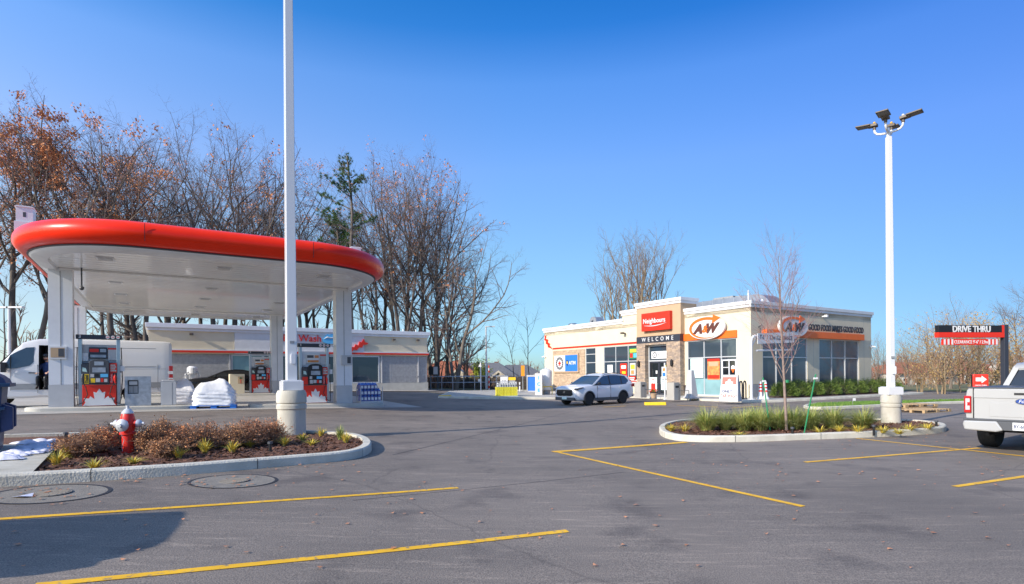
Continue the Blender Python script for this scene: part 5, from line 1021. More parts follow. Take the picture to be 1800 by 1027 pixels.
mb = MB(); mb.box(-.37, .37, -.02, -.0125, .78, 1.18); part('red_square', mb, 'sign_red', bd); mb = MB(); mb.prism([(x * .44, .79 + z * .34) for x, z in HLEAF], -.024, -.0205); part('leaf', mb, 'white', bd)
text('lettering', 'ONLY', .19, 'navy', bd, (-.08, -.016, .40), .006, bold=.01, w=.56); text('lettering', 'CAR WASH', .26, 'sign_red', bd, (0, -.016, .16), .006, bold=.008, w=.84)
mb = MB(); mb.box(-.33, .33, -.015, -.0125, .70, .74); part('small_print', mb, 'grey', bd); mb = MB(); mb.box(-.3, .3, -.015, -.0125, .56, .62); part('small_print', mb, 'poster_teal', bd)
# height bar
t = thing('clearance_bar', 'white pipe arch with hanging clearance board over the side lane', 'height bar', gp(1321, 703, .1), AX)
mb = MB(); mb.tube([(0, 0, 0), (0, 0, 3.3), (.06, 0, 3.5), (.22, 0, 3.62), (.5, 0, 3.66), (4.35, 0, 3.66)], .08, 14); mb.cyl((0, 0, 0), (0, 0, .06), .22, 14); mb.tube([(.1, 0, 3.1), (.5, 0, 3.6)], .03, 6); part('pipe', mb, 'white_gloss', t, smooth=50)
mb = MB(); mb.prism([(.42, 3.2), (4.0, 3.36), (4.0, 4.0), (.42, 3.80)], -.14, -.11); bd = part('board', mb, 'white', t)
text('lettering', "7'-3\"  /  2.2m  CLEARANCE", .34, 'charcoal', bd, (2.2, -.145, 3.6), .008, bold=.004, w=3.2)
mb = MB(); mb.cyl((.5, -.0, 2.82), (3.95, -.0, 2.92), .055, 10); part('hanging_bar', mb, 'white', t); mb = MB(); mb.tube([(.9, 0, 2.86), (.9, 0, 3.58)], .008, 5); mb.tube([(3.5, 0, 2.9), (3.5, 0, 3.58)], .008, 5); part('chain', mb, 'grey', t)
# bike rack
t = thing('bike_rack', 'black wave-shaped bicycle rack beside the sandwich board', 'bike rack', gp(1306, 702, .13), AX + .3)
mb = MB(); pts = [(-.55, 0, 0), (-.55, 0, .7)]
for cx, s in ((-.275, 1), (.0 + .275, 1)):
    pass
def hoop(x0, x1, h): return [(x0, 0, .0)] + [((x0 + x1) / 2 - (x1 - x0) / 2 * math.cos(PI * i / 8), 0, h + (x1 - x0) / 2 * math.sin(PI * i / 8)) for i in range(9)] + [(x1, 0, 0)]
mb.tube(hoop(-.5, -.12, .85), .04, 8); mb.tube(hoop(.12, .5, .85), .04, 8); mb.tube([(-.12, 0, .06), (0, 0, .02), (.12, 0, .06)], .03, 8); part('hoops', mb, 'black', t, smooth=60)
mb = MB()
for x in (-.5, -.12, .12, .5): mb.cyl((x, 0, 0), (x, 0, .03), .08, 10)
part('foot_plate', mb, 'dark_grey', t)
# cones
for k, (px, py, lb) in enumerate([(1346, 702, 'tall orange and white delineator cone, nearest the hedge'), (1337, 701.5, 'tall slim delineator cone, nearest the white pipe')]):
    t = thing('delineator_cone', lb, 'traffic cone', gp(px, py, .12), 0, 'delineator cones beside the hedge'); mb = MB(); mb.lathe([(.22, 0), (.20, .06), (.11, .2), (.07, .95), (.04, 1.02)], 14); part('cone', mb, 'white', t, smooth=40)
    mb = MB(); mb.lathe([(.105, .42), (.095, .52)], 14); mb.lathe([(.09, .62), (.082, .72)], 14); mb.lathe([(.08, .8), (.075, .88)], 14); part('stripe', mb, 'sign_red', t)
# bins by the doors, planter, sign post, flared concrete post
for px, py, lb in ((1126, 699, 'pale concrete bin left of the entrance'), (1184, 703, 'pale concrete bin right of the door sign post')):
    t = thing('waste_bin', lb, 'bin', gp(px, py, .12), AX, 'concrete bins beside the entrance'); mb = MB(); mb.prism(rrect(-.29, .29, -.29, .29, .05, 3), 0, .94, ax='z'); mb.prism(rrect(-.25, .25, -.25, .25, .05, 3), .94, 1.0, ax='z'); part('body', mb, 'concrete_pad', t); mb = MB(); mb.box(-.15, .15, -.295, -.29, .70, .82); part('opening', mb, 'black', t)
t = thing('flared_post', 'grey flared concrete post with square foot beside the food window', 'post', gp(1215, 701, .12), AX)
mb = MB(); mb.lathe([(.50, 0), (.50, .12), (.40, .13), (.20, 1.6), (.18, 1.72)], 4, a0=PI / 4); part('shaft', mb, 'light_grey', t, bevel=.03)
t = thing('sign_post', 'thin white post with a small blue and white notice before the doors', 'sign post', gp(1169, 702.5, .12), R(-50))
mb = MB(); mb.cyl((0, 0, 0), (0, 0, 2.15), .045, 8); mb.lathe([(.12, 0), (.06, .05)], 10); part('post', mb, 'white', t); mb = MB(); mb.box(-.16, .16, -.08, -.055, 1.25, 1.92); mb.box(-.1, .1, -.086, -.081, 1.36, 1.58, 1); mb.box(-.09, .09, -.086, -.081, 1.66, 1.84, 2); part('sign_plate', mb, ['white', 'blue', 'poster_mix'], t)
t = thing('flower_pot', 'small clay pot of red flowers left of the doors', 'flower pot', gp(1149, 700.5, .12), 0)
mb = MB(); mb.lathe([(.14, 0), (.2, .28), (.22, .3), (.18, .32)], 12); part('pot', mb, 'tan', t); mb = MB(); rr = random.Random(7)
for i in range(60): c = Vector((rr.gauss(0, .12), rr.gauss(0, .12), .4 + rr.random() * .15)); mb.sphere(c, .035, 5, 3, rr.choice((0, 0, 1)))
part('flowers', mb, ['sign_red', 'yew'], t)
for px, py, lb in ((1139, 700, 'low pipe rail left of the doors'), (1200, 703.5, 'low pipe rail right of the doors')):
    t = thing('pipe_rail', lb, 'rail', gp(px, py, .12), AX - PI / 2); mb = MB(); mb.tube([(-.25, 0, 0), (-.25, 0, .95)], .02, 8); mb.tube([(-.25, 0, .55), (.45, 0, .55), (.45, 0, 0)], .02, 8); part('rail', mb, 'dark_grey', t)
t = thing('planter', 'dark round planter against the right entrance pier', 'planter', gp(1209, 700, .12), 0); mb = MB(); mb.lathe([(.2, 0), (.28, .75), (.3, .78), (.25, .8)], 14); part('pot', mb, 'bronze', t)
# left end of store: tank, ice chest, blue box
t = thing('water_tank', 'upright white tank behind a yellow pipe guard left of the store', 'tank', gp(960, 694.0, .1), AX - PI / 2)
mb = MB(); mb.lathe([(.40, .35), (.47, .42), (.47, 1.75), (.42, 1.88), (.2, 1.98), (.08, 2.0), (.08, 2.08), (.03, 2.1)], 24); part('vessel', mb, 'white_gloss', t, smooth=50); mb = MB(); mb.lathe([(.3, 0), (.34, .36)], 16); part('stand', mb, 'grey', t)
mb = MB()
for x in (-.4, 0, .4): mb.cyl((x, -.6, 0), (x, -.6, 1.1 if x else .66), .035, 8)
mb.tube([(-.4, -.6, .62), (.4, -.6, .62)], .04, 8); mb.tube([(-.4, -.6, .08), (.4, -.6, .08)], .035, 8); mb.tube([(-.4, -.6, .62), (-.5, .2, .62), (-.5, .2, 0)], .035, 8); mb.tube([(.4, -.6, .62), (.5, .2, .62), (.5, .2, 0)], .035, 8); part('guard', mb, 'yellow', t)
t = thing('ice_chest', 'white ice cabinet lettered ICE downwards, left of the white tank', 'ice chest', gp(946.5, 695, .1), R(-10)); mb = MB(); mb.box(-.24, .28, 0, .6, 0, 1.62); part('cabinet', mb, 'white_gloss', t, bevel=.02)
for k, ch in enumerate('ICE'): text('letter', ch, .34, 'sky_blue', t, (.02, -.01, 1.28 - k * .46), .01, bold=.012)
t = thing('vending_box', 'blue cooler with grey frame at the far left of the store', 'cooler', gp(936, 689.5, .1), R(-8)); mb = MB(); mb.box(-.4, .55, 0, .9, 0, 1.35); part('body', mb, 'blue', t); mb = MB(); mb.box(-.5, .6, -.05, .95, 1.35, 1.5); mb.box(-.5, -.42, -.05, .02, 0, 1.35); mb.box(-.5, .6, -.05, .0, -.02, .12); part('frame', mb, 'light_grey', t)
KP = [G(*p)[:2] for p in [(770, 700), (985, 702), (1000, 692), (900, 687), (790, 690)]]; kerb('kerb', KP, .15, .13); pad('pavement', inset(KP, .14), .12, 'concrete_pad', step=2)
for px0, px1, py, lb in ((773, 792, 699.6, 'short yellow painted kerb block at the corner beyond the canopy'), (1133, 1170, 712.5, 'yellow painted kerb block before the store entrance')):
    a, b_ = G(px0, py), G(px1, py + (.0 if px0 < 1000 else -.2)); d = (b_ - a); t = thing('yellow_kerb_block', lb, 'kerb block', a, math.atan2(d.y, d.x)); mb = MB(); mb.prism([(-.16, 0), (.16, 0), (.12, .16), (-.12, .16)], 0, d.length, ax='x'); part('block', mb, 'yellow', t, bevel=.02)
# crates on a pallet
t = thing('crate_pallet', 'blue pallet under the yellow crates in the middle distance', 'pallet', gp(890, 699, .0), R(8)); mb = MB()
for x in (-.75, -.1, .6): mb.box(x, x + .15, -.5, .5, 0, .1)
for i in range(6): mb.box(-.78, .78, -.5 + i * .18, -.5 + i * .18 + .12, .1, .13)
part('boards', mb, 'sky_blue', t)
p = Vector(gp(890, 699)); cr_ = thing('yellow_crate', 'yellow plastic crate of bottles on the blue pallet', 'crate', (p.x, p.y, p.z + .14), R(8), 'yellow crates on the blue pallet'); mb = MB()
for z in (0, .07, .14): mb.box(-.24, .24, -.23, -.2, z, z + .045); mb.box(-.24, .24, .2, .23, z, z + .045); mb.box(-.24, -.21, -.2, .2, z, z + .045); mb.box(.21, .24, -.2, .2, z, z + .045)
for x in (-.24, -.1, .06, .2): mb.box(x, x + .03, -.235, -.2, 0, .19)
mb.box(-.21, .21, -.2, .2, 0, .03); part('basket', mb, 'lime_yellow', cr_)
mb = MB()
for x in (-.14, 0, .14): 
    for y in (-.12, .05): mb.cyl((x, y, .03), (x, y, .2), .05, 8)
part('bottles', mb, 'galv', cr_); c8, s8 = math.cos(R(8)), math.sin(R(8)); first = True
for z in range(3):
    for i in range(3):
        for j in range(2):
            x, y = -.5 + i * .5, -.25 + j * .48; q = (p.x + x * c8 - y * s8, p.y + x * s8 + y * c8, p.z + .14 + z * .21)
            if first: cr_.location = q; first = False
            else: dup(cr_, q)
t = thing('bottle_rack', 'grey wire cage of bottles on top of the yellow crates', 'rack', (p.x, p.y, p.z + .14 + .63), R(8)); mb = MB()
for z in (0, .18, .35): mb.tube([(-.7, -.45, z), (.7, -.45, z), (.7, .45, z), (-.7, .45, z), (-.7, -.45, z)], .015, 5)
for i in range(9): mb.cyl((-.7 + i * .175, -.45, 0), (-.7 + i * .175, -.45, .35), .01, 5)
part('cage', mb, 'grey', t); mb = MB(); rr = random.Random(2)
for i in range(8):
    for j in range(4): mb.cyl((-.6 + i * .17, -.33 + j * .2, .0), (-.6 + i * .17, -.33 + j * .2, .28), .06, 7, r1=.04)
part('bottles', mb, 'galv', t)
# small signs and posts beyond
t = thing('notice_board', 'white notice board on two legs behind the yellow crates', 'notice board', at(886, 48), 0); mb = MB(); mb.box(-.32, .32, -.03, 0, .75, 1.45); part('board', mb, 'white', t); mb = MB(); mb.box(-.3, -.24, 0, .05, 0, .8); mb.box(.24, .3, 0, .05, 0, .8); part('leg', mb, 'white', t); mb = MB(); mb.box(-.18, -.05, -.035, -.031, 1.1, 1.16); mb.box(.02, .14, -.035, -.031, 1.08, 1.16); part('print', mb, 'grey', t)
t = thing('pay_station', 'grey box post with a yellow cap beside the notice board', 'machine', at(899, 49.5), 0); mb = MB(); mb.box(-.2, .3, 0, .4, 0, 1.15); part('body', mb, 'light_grey', t); mb = MB(); mb.box(-.26, .36, -.06, .46, 1.15, 1.4); part('cap', mb, 'yellow', t)
t = thing('warning_sign', 'orange rectangular sign on a thin post near the yellow crates', 'sign', at(919, 54), 0); mb = MB(); mb.cyl((0, 0, 0), (0, 0, 2.4), .04, 6); part('post', mb, 'grey', t); mb = MB(); mb.box(-.17, .17, -.04, 0, 1.5, 2.5); part('plate', mb, 'orange_plastic', t)
for px, lb in ((907, 'left of the two white bollards by the orange sign'), (913.5, 'right of the two white bollards by the orange sign')):
    t = thing('bollard', lb, 'bollard', at(px, 52), 0, 'white bollards by the orange sign'); mb = MB(); mb.cyl((0, 0, 0), (0, 0, .95), .07, 10); part('post', mb, 'white', t); mb = MB(); mb.cyl((0, 0, .6), (0, 0, .72), .074, 10); part('band', mb, 'dark_grey', t)
t = thing('vacuum_post', 'white vacuum station standing before the car wash wall', 'vacuum', wf(2.6, -1.2, 0) + Vector((0, 0, g(-24, 41) + .05)), AX); mb = MB(); mb.box(-.2, .2, -.2, .2, 0, 1.25); mb.lathe([(.3, 1.25), (.34, 1.35), (.34, 1.7), (.2, 1.82)], 16); mb.cyl((-.42, 0, 0), (-.42, 0, 1.3), .05, 8); mb.cyl((.42, 0, 0), (.42, 0, 1.3), .05, 8); part('body', mb, 'white', t); mb = MB(); mb.tube([(.2, -.2, 1.5), (.5, -.3, 1.2), (.6, -.3, .4), (.3, -.3, .3)], .03, 6); mb.tube([(-.2, -.2, 1.5), (-.5, -.3, 1.1), (-.65, -.3, .5)], .03, 6); part('hose', mb, 'grey', t)
# railing beyond
a, b_ = at(757, 56.5), at(892, 56.5); L_ = (b_ - a).length
t = thing('pipe_railing', 'long grey metal pipe railing between the car wash and the store', 'railing', (a.x, a.y, g(a.x, a.y) * .9), 0); mb = MB(); 
mb.tube([(0, 0, 1.28), (L_, 0, 1.28)], .045, 8); mb.tube([(0, 0, .68), (L_, 0, .68)], .035, 8); part('rail', mb, 'galv', t)
for i in range(8): mb = MB(); mb.cyl((L_ * i / 7, 0, -.2), (L_ * i / 7, 0, 1.28), .045, 8); part('post', mb, 'galv', t)
t = thing('board_fence', 'dark wooden board fence behind the grey railing', 'fence', (-9.5, 61.5, 0), R(1)); mb = MB(); rr = random.Random(5); x = -3.0
while x < 19: h = 1.35 + rr.random() * .12; mb.box(x, x + .13, 0, .03, -.1, h); x += .155
part('boards', mb, 'fence_wood', t); mb = MB(); mb.box(-3, 19, .03, .09, .3, .4); mb.box(-3, 19, .03, .09, 1.0, 1.1); part('rail', mb, 'fence_wood', t)
t = thing('black_banner', 'black speaker box on a post beside the car wash corner', 'menu board', at(763, 53.5), 0); t.name = 'menu_board'; t['label'] = 'black and white board on posts at the right corner of the car wash'; mb = MB(); mb.box(-.5, .55, -.05, .05, 1.45, 2.25); mb.box(-.05, .35, -.06, -.051, 1.5, 2.2, 1); part('board', mb, ['black', 'light_grey'], t); mb = MB(); mb.box(-.4, -.32, 0, .06, 0, 1.45); mb.box(.3, .38, 0, .06, 0, 1.45); part('leg', mb, 'dark_grey', t)
t = thing('flag_post', 'thin white post with an arrow top behind the railing', 'post', at(845, 55.5), 0); mb = MB(); mb.cyl((0, 0, 0), (0, 0, 2.75), .06, 6); mb.prism([(-.25, 2.35), (0, 2.75), (.1, 2.35)], -.03, .03); mb.box(-.25, 0, -.03, .03, .9, 1.15); part('post', mb, 'white', t)
t = thing('striped_marker', 'thin red and white striped marker pole beside the far lamp post', 'marker', at(859.5, 56), 0); mb = MB()
for i in range(10): mb.cyl((0, 0, i * .25), (0, 0, i * .25 + .249), .05, 8, i % 2)
part('pole', mb, ['white', 'red'], t)
# ---- right side: drive thru portal, arrow sign, pallets
dt = G(1768, 706); t = thing('drive_thru_sign', 'black post with cantilever board reading DRIVE THRU over a clearance bar', 'height bar', at(1766, 29.5), R(8))
mb = MB(); mb.box(-.12, .12, -.12, .12, 0, 4.02); part('post', mb, 'charcoal', t, bevel=.015)
mb = MB(); mb.box(-3.95, -.13, -.11, .11, 3.62, 3.98); bd = part('board', mb, 'black', t, bevel=.01); mb = MB(); mb.box(-3.96, -.125, -.12, .12, 3.36, 3.615); mb.box(-.26, -.125, -.115, .115, 3.62, 3.99); part('red_band', mb, 'sign_red', t)
text('lettering', 'DRIVE THRU', .44, 'white', bd, (-2.05, -.125, 3.77), .02, bold=.010, w=2.2)
mb = MB(); mb.box(-3.65, -.42, -.05, .05, 2.98, 3.28); cb = part('clearance_bar', mb, 'sign_red', t); mb = MB()
for x in (-3.6, -3.38, -3.16, -1.0, -.78, -.56): mb.prism([(x, 2.99), (x + .1, 2.99), (x + .1, 3.27), (x, 3.27)], -.06, -.051)
part('white_bars', mb, 'white', cb); text('lettering', "CLEARANCE 9'-6\" / 2.9m", .24, 'white', cb, (-2.02, -.055, 3.12), .01, bold=.003, w=1.95)
mb = MB()
for x in (-3.2, -.8): mb.tube([(x, 0, 3.28), (x, 0, 3.37)], .01, 5)
part('chain', mb, 'grey', t)
t = thing('arrow_sign', 'small red box sign with a white arrow pointing right, above the truck bed', 'sign', at(1722, 25.5, 0), R(-22)); t.scale = (.85, .85, .92); mb = MB(); mb.box(-.34, .34, -.16, .16, .95, 1.62); part('box', mb, 'sign_red', t, bevel=.05); mb = MB(); mb.box(-.343, -.33, -.1, .1, .97, 1.6); part('side_strip', mb, 'black', t); mb = MB(); mb.prism([(-.22, 1.28), (.03, 1.28), (.03, 1.19), (.25, 1.37), (.03, 1.55), (.03, 1.46), (-.22, 1.46)], -.175, -.161); part('arrow', mb, 'white', t)
text('lettering', 'DRIVE THRU', .08, 'white', t, (0, -.166, 1.08), .006, bold=.002, w=.5); mb = MB(); mb.box(-.08, .08, -.08, .08, 0, .95); part('post', mb, 'dark_grey', t)
pp = G(1625, 724); pal = thing('wooden_pallet', 'wooden pallet lying on the asphalt behind the right lamp post, lower one', 'pallet', (pp.x, pp.y, 0), R(28)); mb = MB()
for y in (-.5, -.04, .42): 
    for x in (-1.0, -.1, .8): mb.box(x, x + .2, y, y + .09, .02, .10)
for y in (-.5, -.04, .42): mb.box(-1.0, 1.0, y, y + .09, .0, .019)
part('blocks', mb, 'wood', pal); mb = MB()
for i in range(9): mb.box(-1.0 + i * .225, -1.0 + i * .225 + .16, -.5, .51, .101, .12)
part('deck', mb, 'wood', pal)
q = G(1600, 720); dup(pal, (q.x, q.y, .125), R(20), 'wooden pallet lying on top of the stack behind the right lamp post'); q2 = G(1600, 720); dup(pal, (q2.x, q2.y, 0), R(22), 'wooden pallet at the left bottom of the stack behind the right lamp post')
# ================================================================== TREES
def tube3(mb, pts, rad, n, m=0): mb.tube(pts, rad, n, m, caps=False)
def grow(rng, mbs, leaves, pos, d, length, rad, lvl, P):
    """one branch and its children; mbs = (wood builder, twig builder); leaves = list of leaf spots"""
    nseg = P['seg'][lvl]; pts = [pos.copy()]; rs = [rad]; p = pos.copy(); dd = d.copy(); tip = P['tip'][lvl]
    for i in range(nseg):
        f = (i + 1) / nseg; w = P['wob'][lvl]
        dd = dd + Vector((rng.gauss(0, w), rng.gauss(0, w), rng.gauss(0, w * .7))) + Vector((0, 0, P['up'][lvl])); dd.normalize()
        p = p + dd * (length / nseg); pts.append(p.copy()); rs.append(rad * (1 - f) ** .75 * (1 - tip) + rad * tip)
    mb = mbs[0] if lvl <= P['wood'] else mbs[1]; tube3(mb, pts, rs, P['sides'][lvl])
    if lvl + 1 < len(P['seg']):
        nc = P['kids'][lvl]; nc = max(1, int(nc * (.75 + .5 * rng.random())))
        for c in range(nc):
            f = P['from'][lvl] + (1 - P['from'][lvl]) * (c + rng.random() * .8) / nc; f = min(.99, f); idx = f * nseg; i = min(int(idx), nseg - 1); fr_ = idx - i
            q = pts[i].lerp(pts[i + 1], fr_); ax = (pts[i + 1] - pts[i]).normalized(); r0 = rs[i] + (rs[i + 1] - rs[i]) * fr_
            phi = rng.random() * 2 * PI if lvl else c * 2.4 + rng.random(); ang = R(P['ang'][lvl] * (.7 + .6 * rng.random()))
            o = ax.orthogonal().normalized(); o2 = ax.cross(o); sd_ = o * math.cos(phi) + o2 * math.sin(phi); nd = ax * math.cos(ang) + sd_ * math.sin(ang)
            prof = P['prof'](f) if lvl == 0 else (1.1 - .65 * f)
            ln = (P['len0'] if lvl == 0 else length * P['ratio'][lvl]) * prof * (.75 + .5 * rng.random())
            grow(rng, mbs, leaves, q, nd, ln, min(r0 * .72, max(P['rmin'], r0 * P['rr'][lvl])), lvl + 1, P)
    elif P.get('leaf', 0) and rng.random() < P['leaf'] * P['leafw'](pts[-1]):
        leaves.append(pts[-1]); leaves.append(pts[-1].lerp(pts[0], .5))
def make_leaves(rng, spots, per, spread, size):
    mb = MB()
    for s in spots:
        for _ in range(per):
            c = s + Vector((rng.gauss(0, spread), rng.gauss(0, spread), rng.gauss(0, spread * .7))); a = Vector((rng.gauss(0, 1), rng.gauss(0, 1), rng.gauss(0, .6))).normalized(); b_ = a.orthogonal().normalized(); a2 = a.cross(b_); k = size * (.6 + .8 * rng.random())
            mb.add([c - a2 * k, c + b_ * k * .6, c + a2 * k, c - b_ * k * .6], [(0, 1, 2, 3)])
    return mb
BASEP = dict(seg=[12, 8, 5, 3, 2], tip=[.16, .2, .3, .4, .5], wob=[.05, .12, .17, .2, .22], up=[.02, .055, .045, .03, .02], wood=1, sides=[9, 6, 4, 3, 3], kids=[11, 9, 8, 5], ang=[40, 42, 46, 45], ratio=[0, .46, .46, .5], rr=[.60, .58, .50, .50], rmin=.0075, prof=lambda f: .55 + .9 * math.sin(PI * min(1, max(0, (1 - f) * .95 + .12))), len0=9.0, leafw=lambda p: 1)
BASEP['from'] = [.42, .2, .15, .1]
def tree_proto(name, label, seed, H, r0, leaf=0, lw=None, leafm='leaf_orange', bark='bark', twig='twig', group=None, lean=(0, 0), per=3, lsize=.13, forks=1, **kw):
    rng = random.Random(seed); P = dict(BASEP); P.update(kw); P['leaf'] = leaf
    if lw: P['leafw'] = lw
    t = thing(name, label, 'tree', (0, 0, 0), 0, group); tr, tw, lv = MB(), MB(), []
    for k in range(forks):
        d = Vector((lean[0] + rng.gauss(0, .05) + (0 if forks == 1 else .16 * math.cos(k * 2.3)), lean[1] + rng.gauss(0, .05) + (0 if forks == 1 else .16 * math.sin(k * 2.3)), 1)).normalized()
        grow(rng, (tr, tw), lv, Vector((.25 * k * math.cos(k * 2.3), .25 * k * math.sin(k * 2.3), -.3)), d, H * (1 - .06 * k), r0 * (1 if k == 0 else .8), 0, P)
    part('trunk', tr, bark, t, smooth=60, fixn=False); part('crown', tw, twig, t, fixn=False)
    if lv: part('leaves', make_leaves(rng, lv, per, .28, lsize), leafm, t, fixn=False)
    return t
GB = 'tall bare trees behind the canopy and car wash'
protos = {
    'a': tree_proto('bare_tree', 'x', 11, 23, .38, forks=1, bark='bark_dark'), 'b': tree_proto('bare_tree', 'x', 12, 22, .32, bark='bark_dark', forks=2, kids=[9, 9, 8, 5]),
    'c': tree_proto('bare_tree', 'x', 13, 22.5, .34, leaf=.03, leafm='leaf_orange', bark='bark_dark'), 'd': tree_proto('bare_tree', 'x', 14, 21, .31, bark='bark_dark', lean=(.06, 0), kids=[12, 9, 8, 5], len0=7.4),
    'o': tree_proto('oak_tree', 'x', 15, 20.5, .32, leaf=.85, per=5, lsize=.105, lw=lambda p: (1.0 if math.sin(p.x * .9 + 1) + math.sin(p.y * .8) + math.cos(p.z * .75) > .3 else .06), leafm='leaf_orange', kids=[13, 9, 7, 5]),
    'q': tree_proto('oak_tree', 'x', 16, 21, .30, leaf=.2, per=4, lsize=.08, lw=lambda p: 1.0 if p.z > 12 and math.sin(p.x * 1.1) + math.cos(p.z * .9) > -.1 else .1, leafm='leaf_rust', kids=[13, 9, 7, 5]),
    'w': tree_proto('bare_tree', 'x', 17, 20, .38, bark='bark', forks=2, lean=(.10, 0), len0=8.5, ang=[56, 46, 48, 45], up=[.01, .05, .04, .03, .02], **{'from': [.2, .2, .15, .1]}),
}
# (pixel of the trunk, depth, kind, scale, label)
TL = [(-30, 44, 'o', 0.77, 'rust-leaved oak cut by the left edge of the photo'), (22, 46, 'a', 0.79, 'bare tree behind the left end of the canopy, first from the left edge'), (62, 47, 'o', 0.79, 'tall oak with bright orange leaves above the left canopy corner'),
      (100, 53, 'o', 0.82, 'second orange-leaved oak behind and right of the bright orange one'), (128, 46, 'q', 0.74, 'oak with scattered rust leaves just right of the bright orange oak'), 
      (200, 49, 'a', 0.79, 'straight bare tree seen under the canopy between dispenser and wash corner'), (222, 56, 'c', 0.85, 'bare tree with a few rust leaves over the left half of the canopy'), (252, 51, 'b', 0.81, 'forked dark bare tree behind the left corner of the car wash'),
      (300, 55, 'w', 0.88, 'wide-branching bare tree over the middle of the canopy'), (372, 54, 'b', 0.88, 'forked bare tree over the middle of the red canopy edge'), (410, 57, 'a', 0.84, 'bare tree well left of the tall white lamp post'),
      (448, 56, 'c', 0.80, 'thin bare tree close left of the tall white lamp post'), (485, 58, 'd', 0.81, 'bare tree directly behind the tall white lamp post'), (528, 57, 'q', 0.81, 'oak with pinkish rust leaves just right of the tall lamp post'), (560, 60, 'b', 0.65, 'low forked bare tree between the lamp post and the pine'),
      (600, 62, 'a', 0.60, 'lower bare tree left of the pine'), (655, 59, 'b', 0.72, 'forked bare tree right of the pine'), (688, 61, 'q', 0.81, 'tall oak with rust top leaves right of the pine'), (712, 63, 'a', 0.81, 'straight bare tree over the right part of the car wash roof'), (738, 60, 'c', 0.77, 'bare tree with sparse rust leaves above the wash roof end'),
      (760, 62, 'w', 0.72, 'leaning bare tree with long right branches at the wash corner'), (800, 58, 'w', 0.63, 'wide bare tree standing alone right of the car wash'), (675, 66, 'c', 0.79, 'bare tree in the second row right of the pine'), (785, 66, 'd', 0.68, 'slim bare tree in the second row at the end of the wood'),
      (182, 63, 'd', 0.80, 'slim bare tree in the second row over the third dispenser'), (238, 66, 'a', 0.76, 'straight bare tree in the second row above the service cabinet'), (318, 64, 'd', 0.83, 'slim bare tree in the second row left of the canopy middle'),
      (352, 61, 'c', 0.81, 'bare tree with few orange leaves at the canopy middle, second row'), (392, 66, 'a', 0.80, 'straight bare tree in the second row right of the canopy middle'), (468, 65, 'd', 0.78, 'slim bare tree in the second row just left of the tall lamp post'), (545, 66, 'a', 0.72, 'straight low bare tree in the second row left of the pine'),
      (770, 61, 'c', .78, 'bare tree with a few orange leaves between the leaning tree and the wash corner'), (705, 58, 'b', .80, 'forked bare tree close behind the right part of the wash roof')]
used = set(); rr = random.Random(9)
for px, Y, k, s, lb in TL:
    p = at(px, Y); pr = protos[k]; rz = rr.random() * 6.28 if k != 'w' else (0 if px != 300 else 2.6)
    p.z -= .2
    if k not in used: used.add(k); pr.location = p; pr.rotation_euler = (0, 0, rz); pr.scale = (s, s, s); pr['label'] = lb; pr['group'] = GB
    else: dup(pr, p, rz, lb, GB, s * (.98 + .04 * rr.random()))
# thin understorey saplings
sap = tree_proto('sapling', 'x', 31, 9, .07, kids=[9, 6, 4], seg=[9, 5, 3, 2], from_=0, bark='bark_dark', len0=2.6, group='thin saplings at the edge of the wood')
for i, (px, Y) in enumerate([(842, 59), (905, 62), (930, 66), (820, 63), (690, 57), (5, 40), (1190, 75)]):
    lb = ['thin sapling behind the striped marker pole', 'thin sapling behind the orange sign', 'thin sapling at the far left of the store wall', 'thin sapling right of the leaning tree', 'thin sapling behind the right half of the wash', 'thin sapling at the left edge behind the van', 'thin sapling behind the entrance block'][i]
    p = at(px, Y); s = [.55, .8, .95, .9, 1.3, 1.0, .9][i]
    if i == 0: sap.location = p; sap['label'] = lb; sap.scale = (s,) * 3
    else: dup(sap, p, i * 1.3, lb, None, s)
# pine
def pine(label, loc, H, seed):
    rng = random.Random(seed); t = thing('pine_tree', label, 'tree', loc, 0); tr, nd = MB(), MB(); pts = [Vector((.25 * math.sin(i * .9) * (i / 12), .0, H * i / 12)) for i in range(13)]; tr.tube(pts, [.26 * (1 - i / 13) + .04 for i in range(13)], 8)
    for i in range(34):
        f = .66 + .33 * (i / 34); z = H * f; a = rng.random() * 6.28; ln = (3.3 * (1.02 - f) / .34 + .35) * (.25 + 1.0 * rng.random()) * (1.25 if math.cos(a) < 0 else .8)
        if (.72 < f < .80 and rng.random() < .75) or rng.random() < .15: continue
        d = Vector((math.cos(a), math.sin(a), .35 + .3 * rng.random())).normalized(); c0 = Vector((pts[min(12, int(f * 12))].x, 0, z)); bp_ = [c0 + d * ln * k / 4 + Vector((0, 0, .05 * k * k * .3)) for k in range(5)]; tr.tube(bp_, [.06, .05, .04, .03, .015], 4)
        for k in range(int(ln * 10)):
            q = bp_[1].lerp(bp_[4], rng.random() ** .7) + Vector((rng.gauss(0, .22), rng.gauss(0, .22), rng.gauss(0, .12)))
            for _ in range(38):
                e = Vector((rng.gauss(0, 1), rng.gauss(0, 1), rng.gauss(.5, .7))).normalized() * (.16 + .16 * rng.random()); o = e.orthogonal().normalized() * .014; nd.add([q - o, q + o, q + e], [(0, 1, 2)])
    part('trunk', tr, 'bark_dark', t, smooth=60); part('crown', nd, 'pine', t, fixn=False)
pine('green pine rising among the bare trees right of the tall lamp post', at(618, 52), 21.4, 3)
pine('half hidden green pine between oaks left of the first pine', at(596, 55), 17.0, 8)
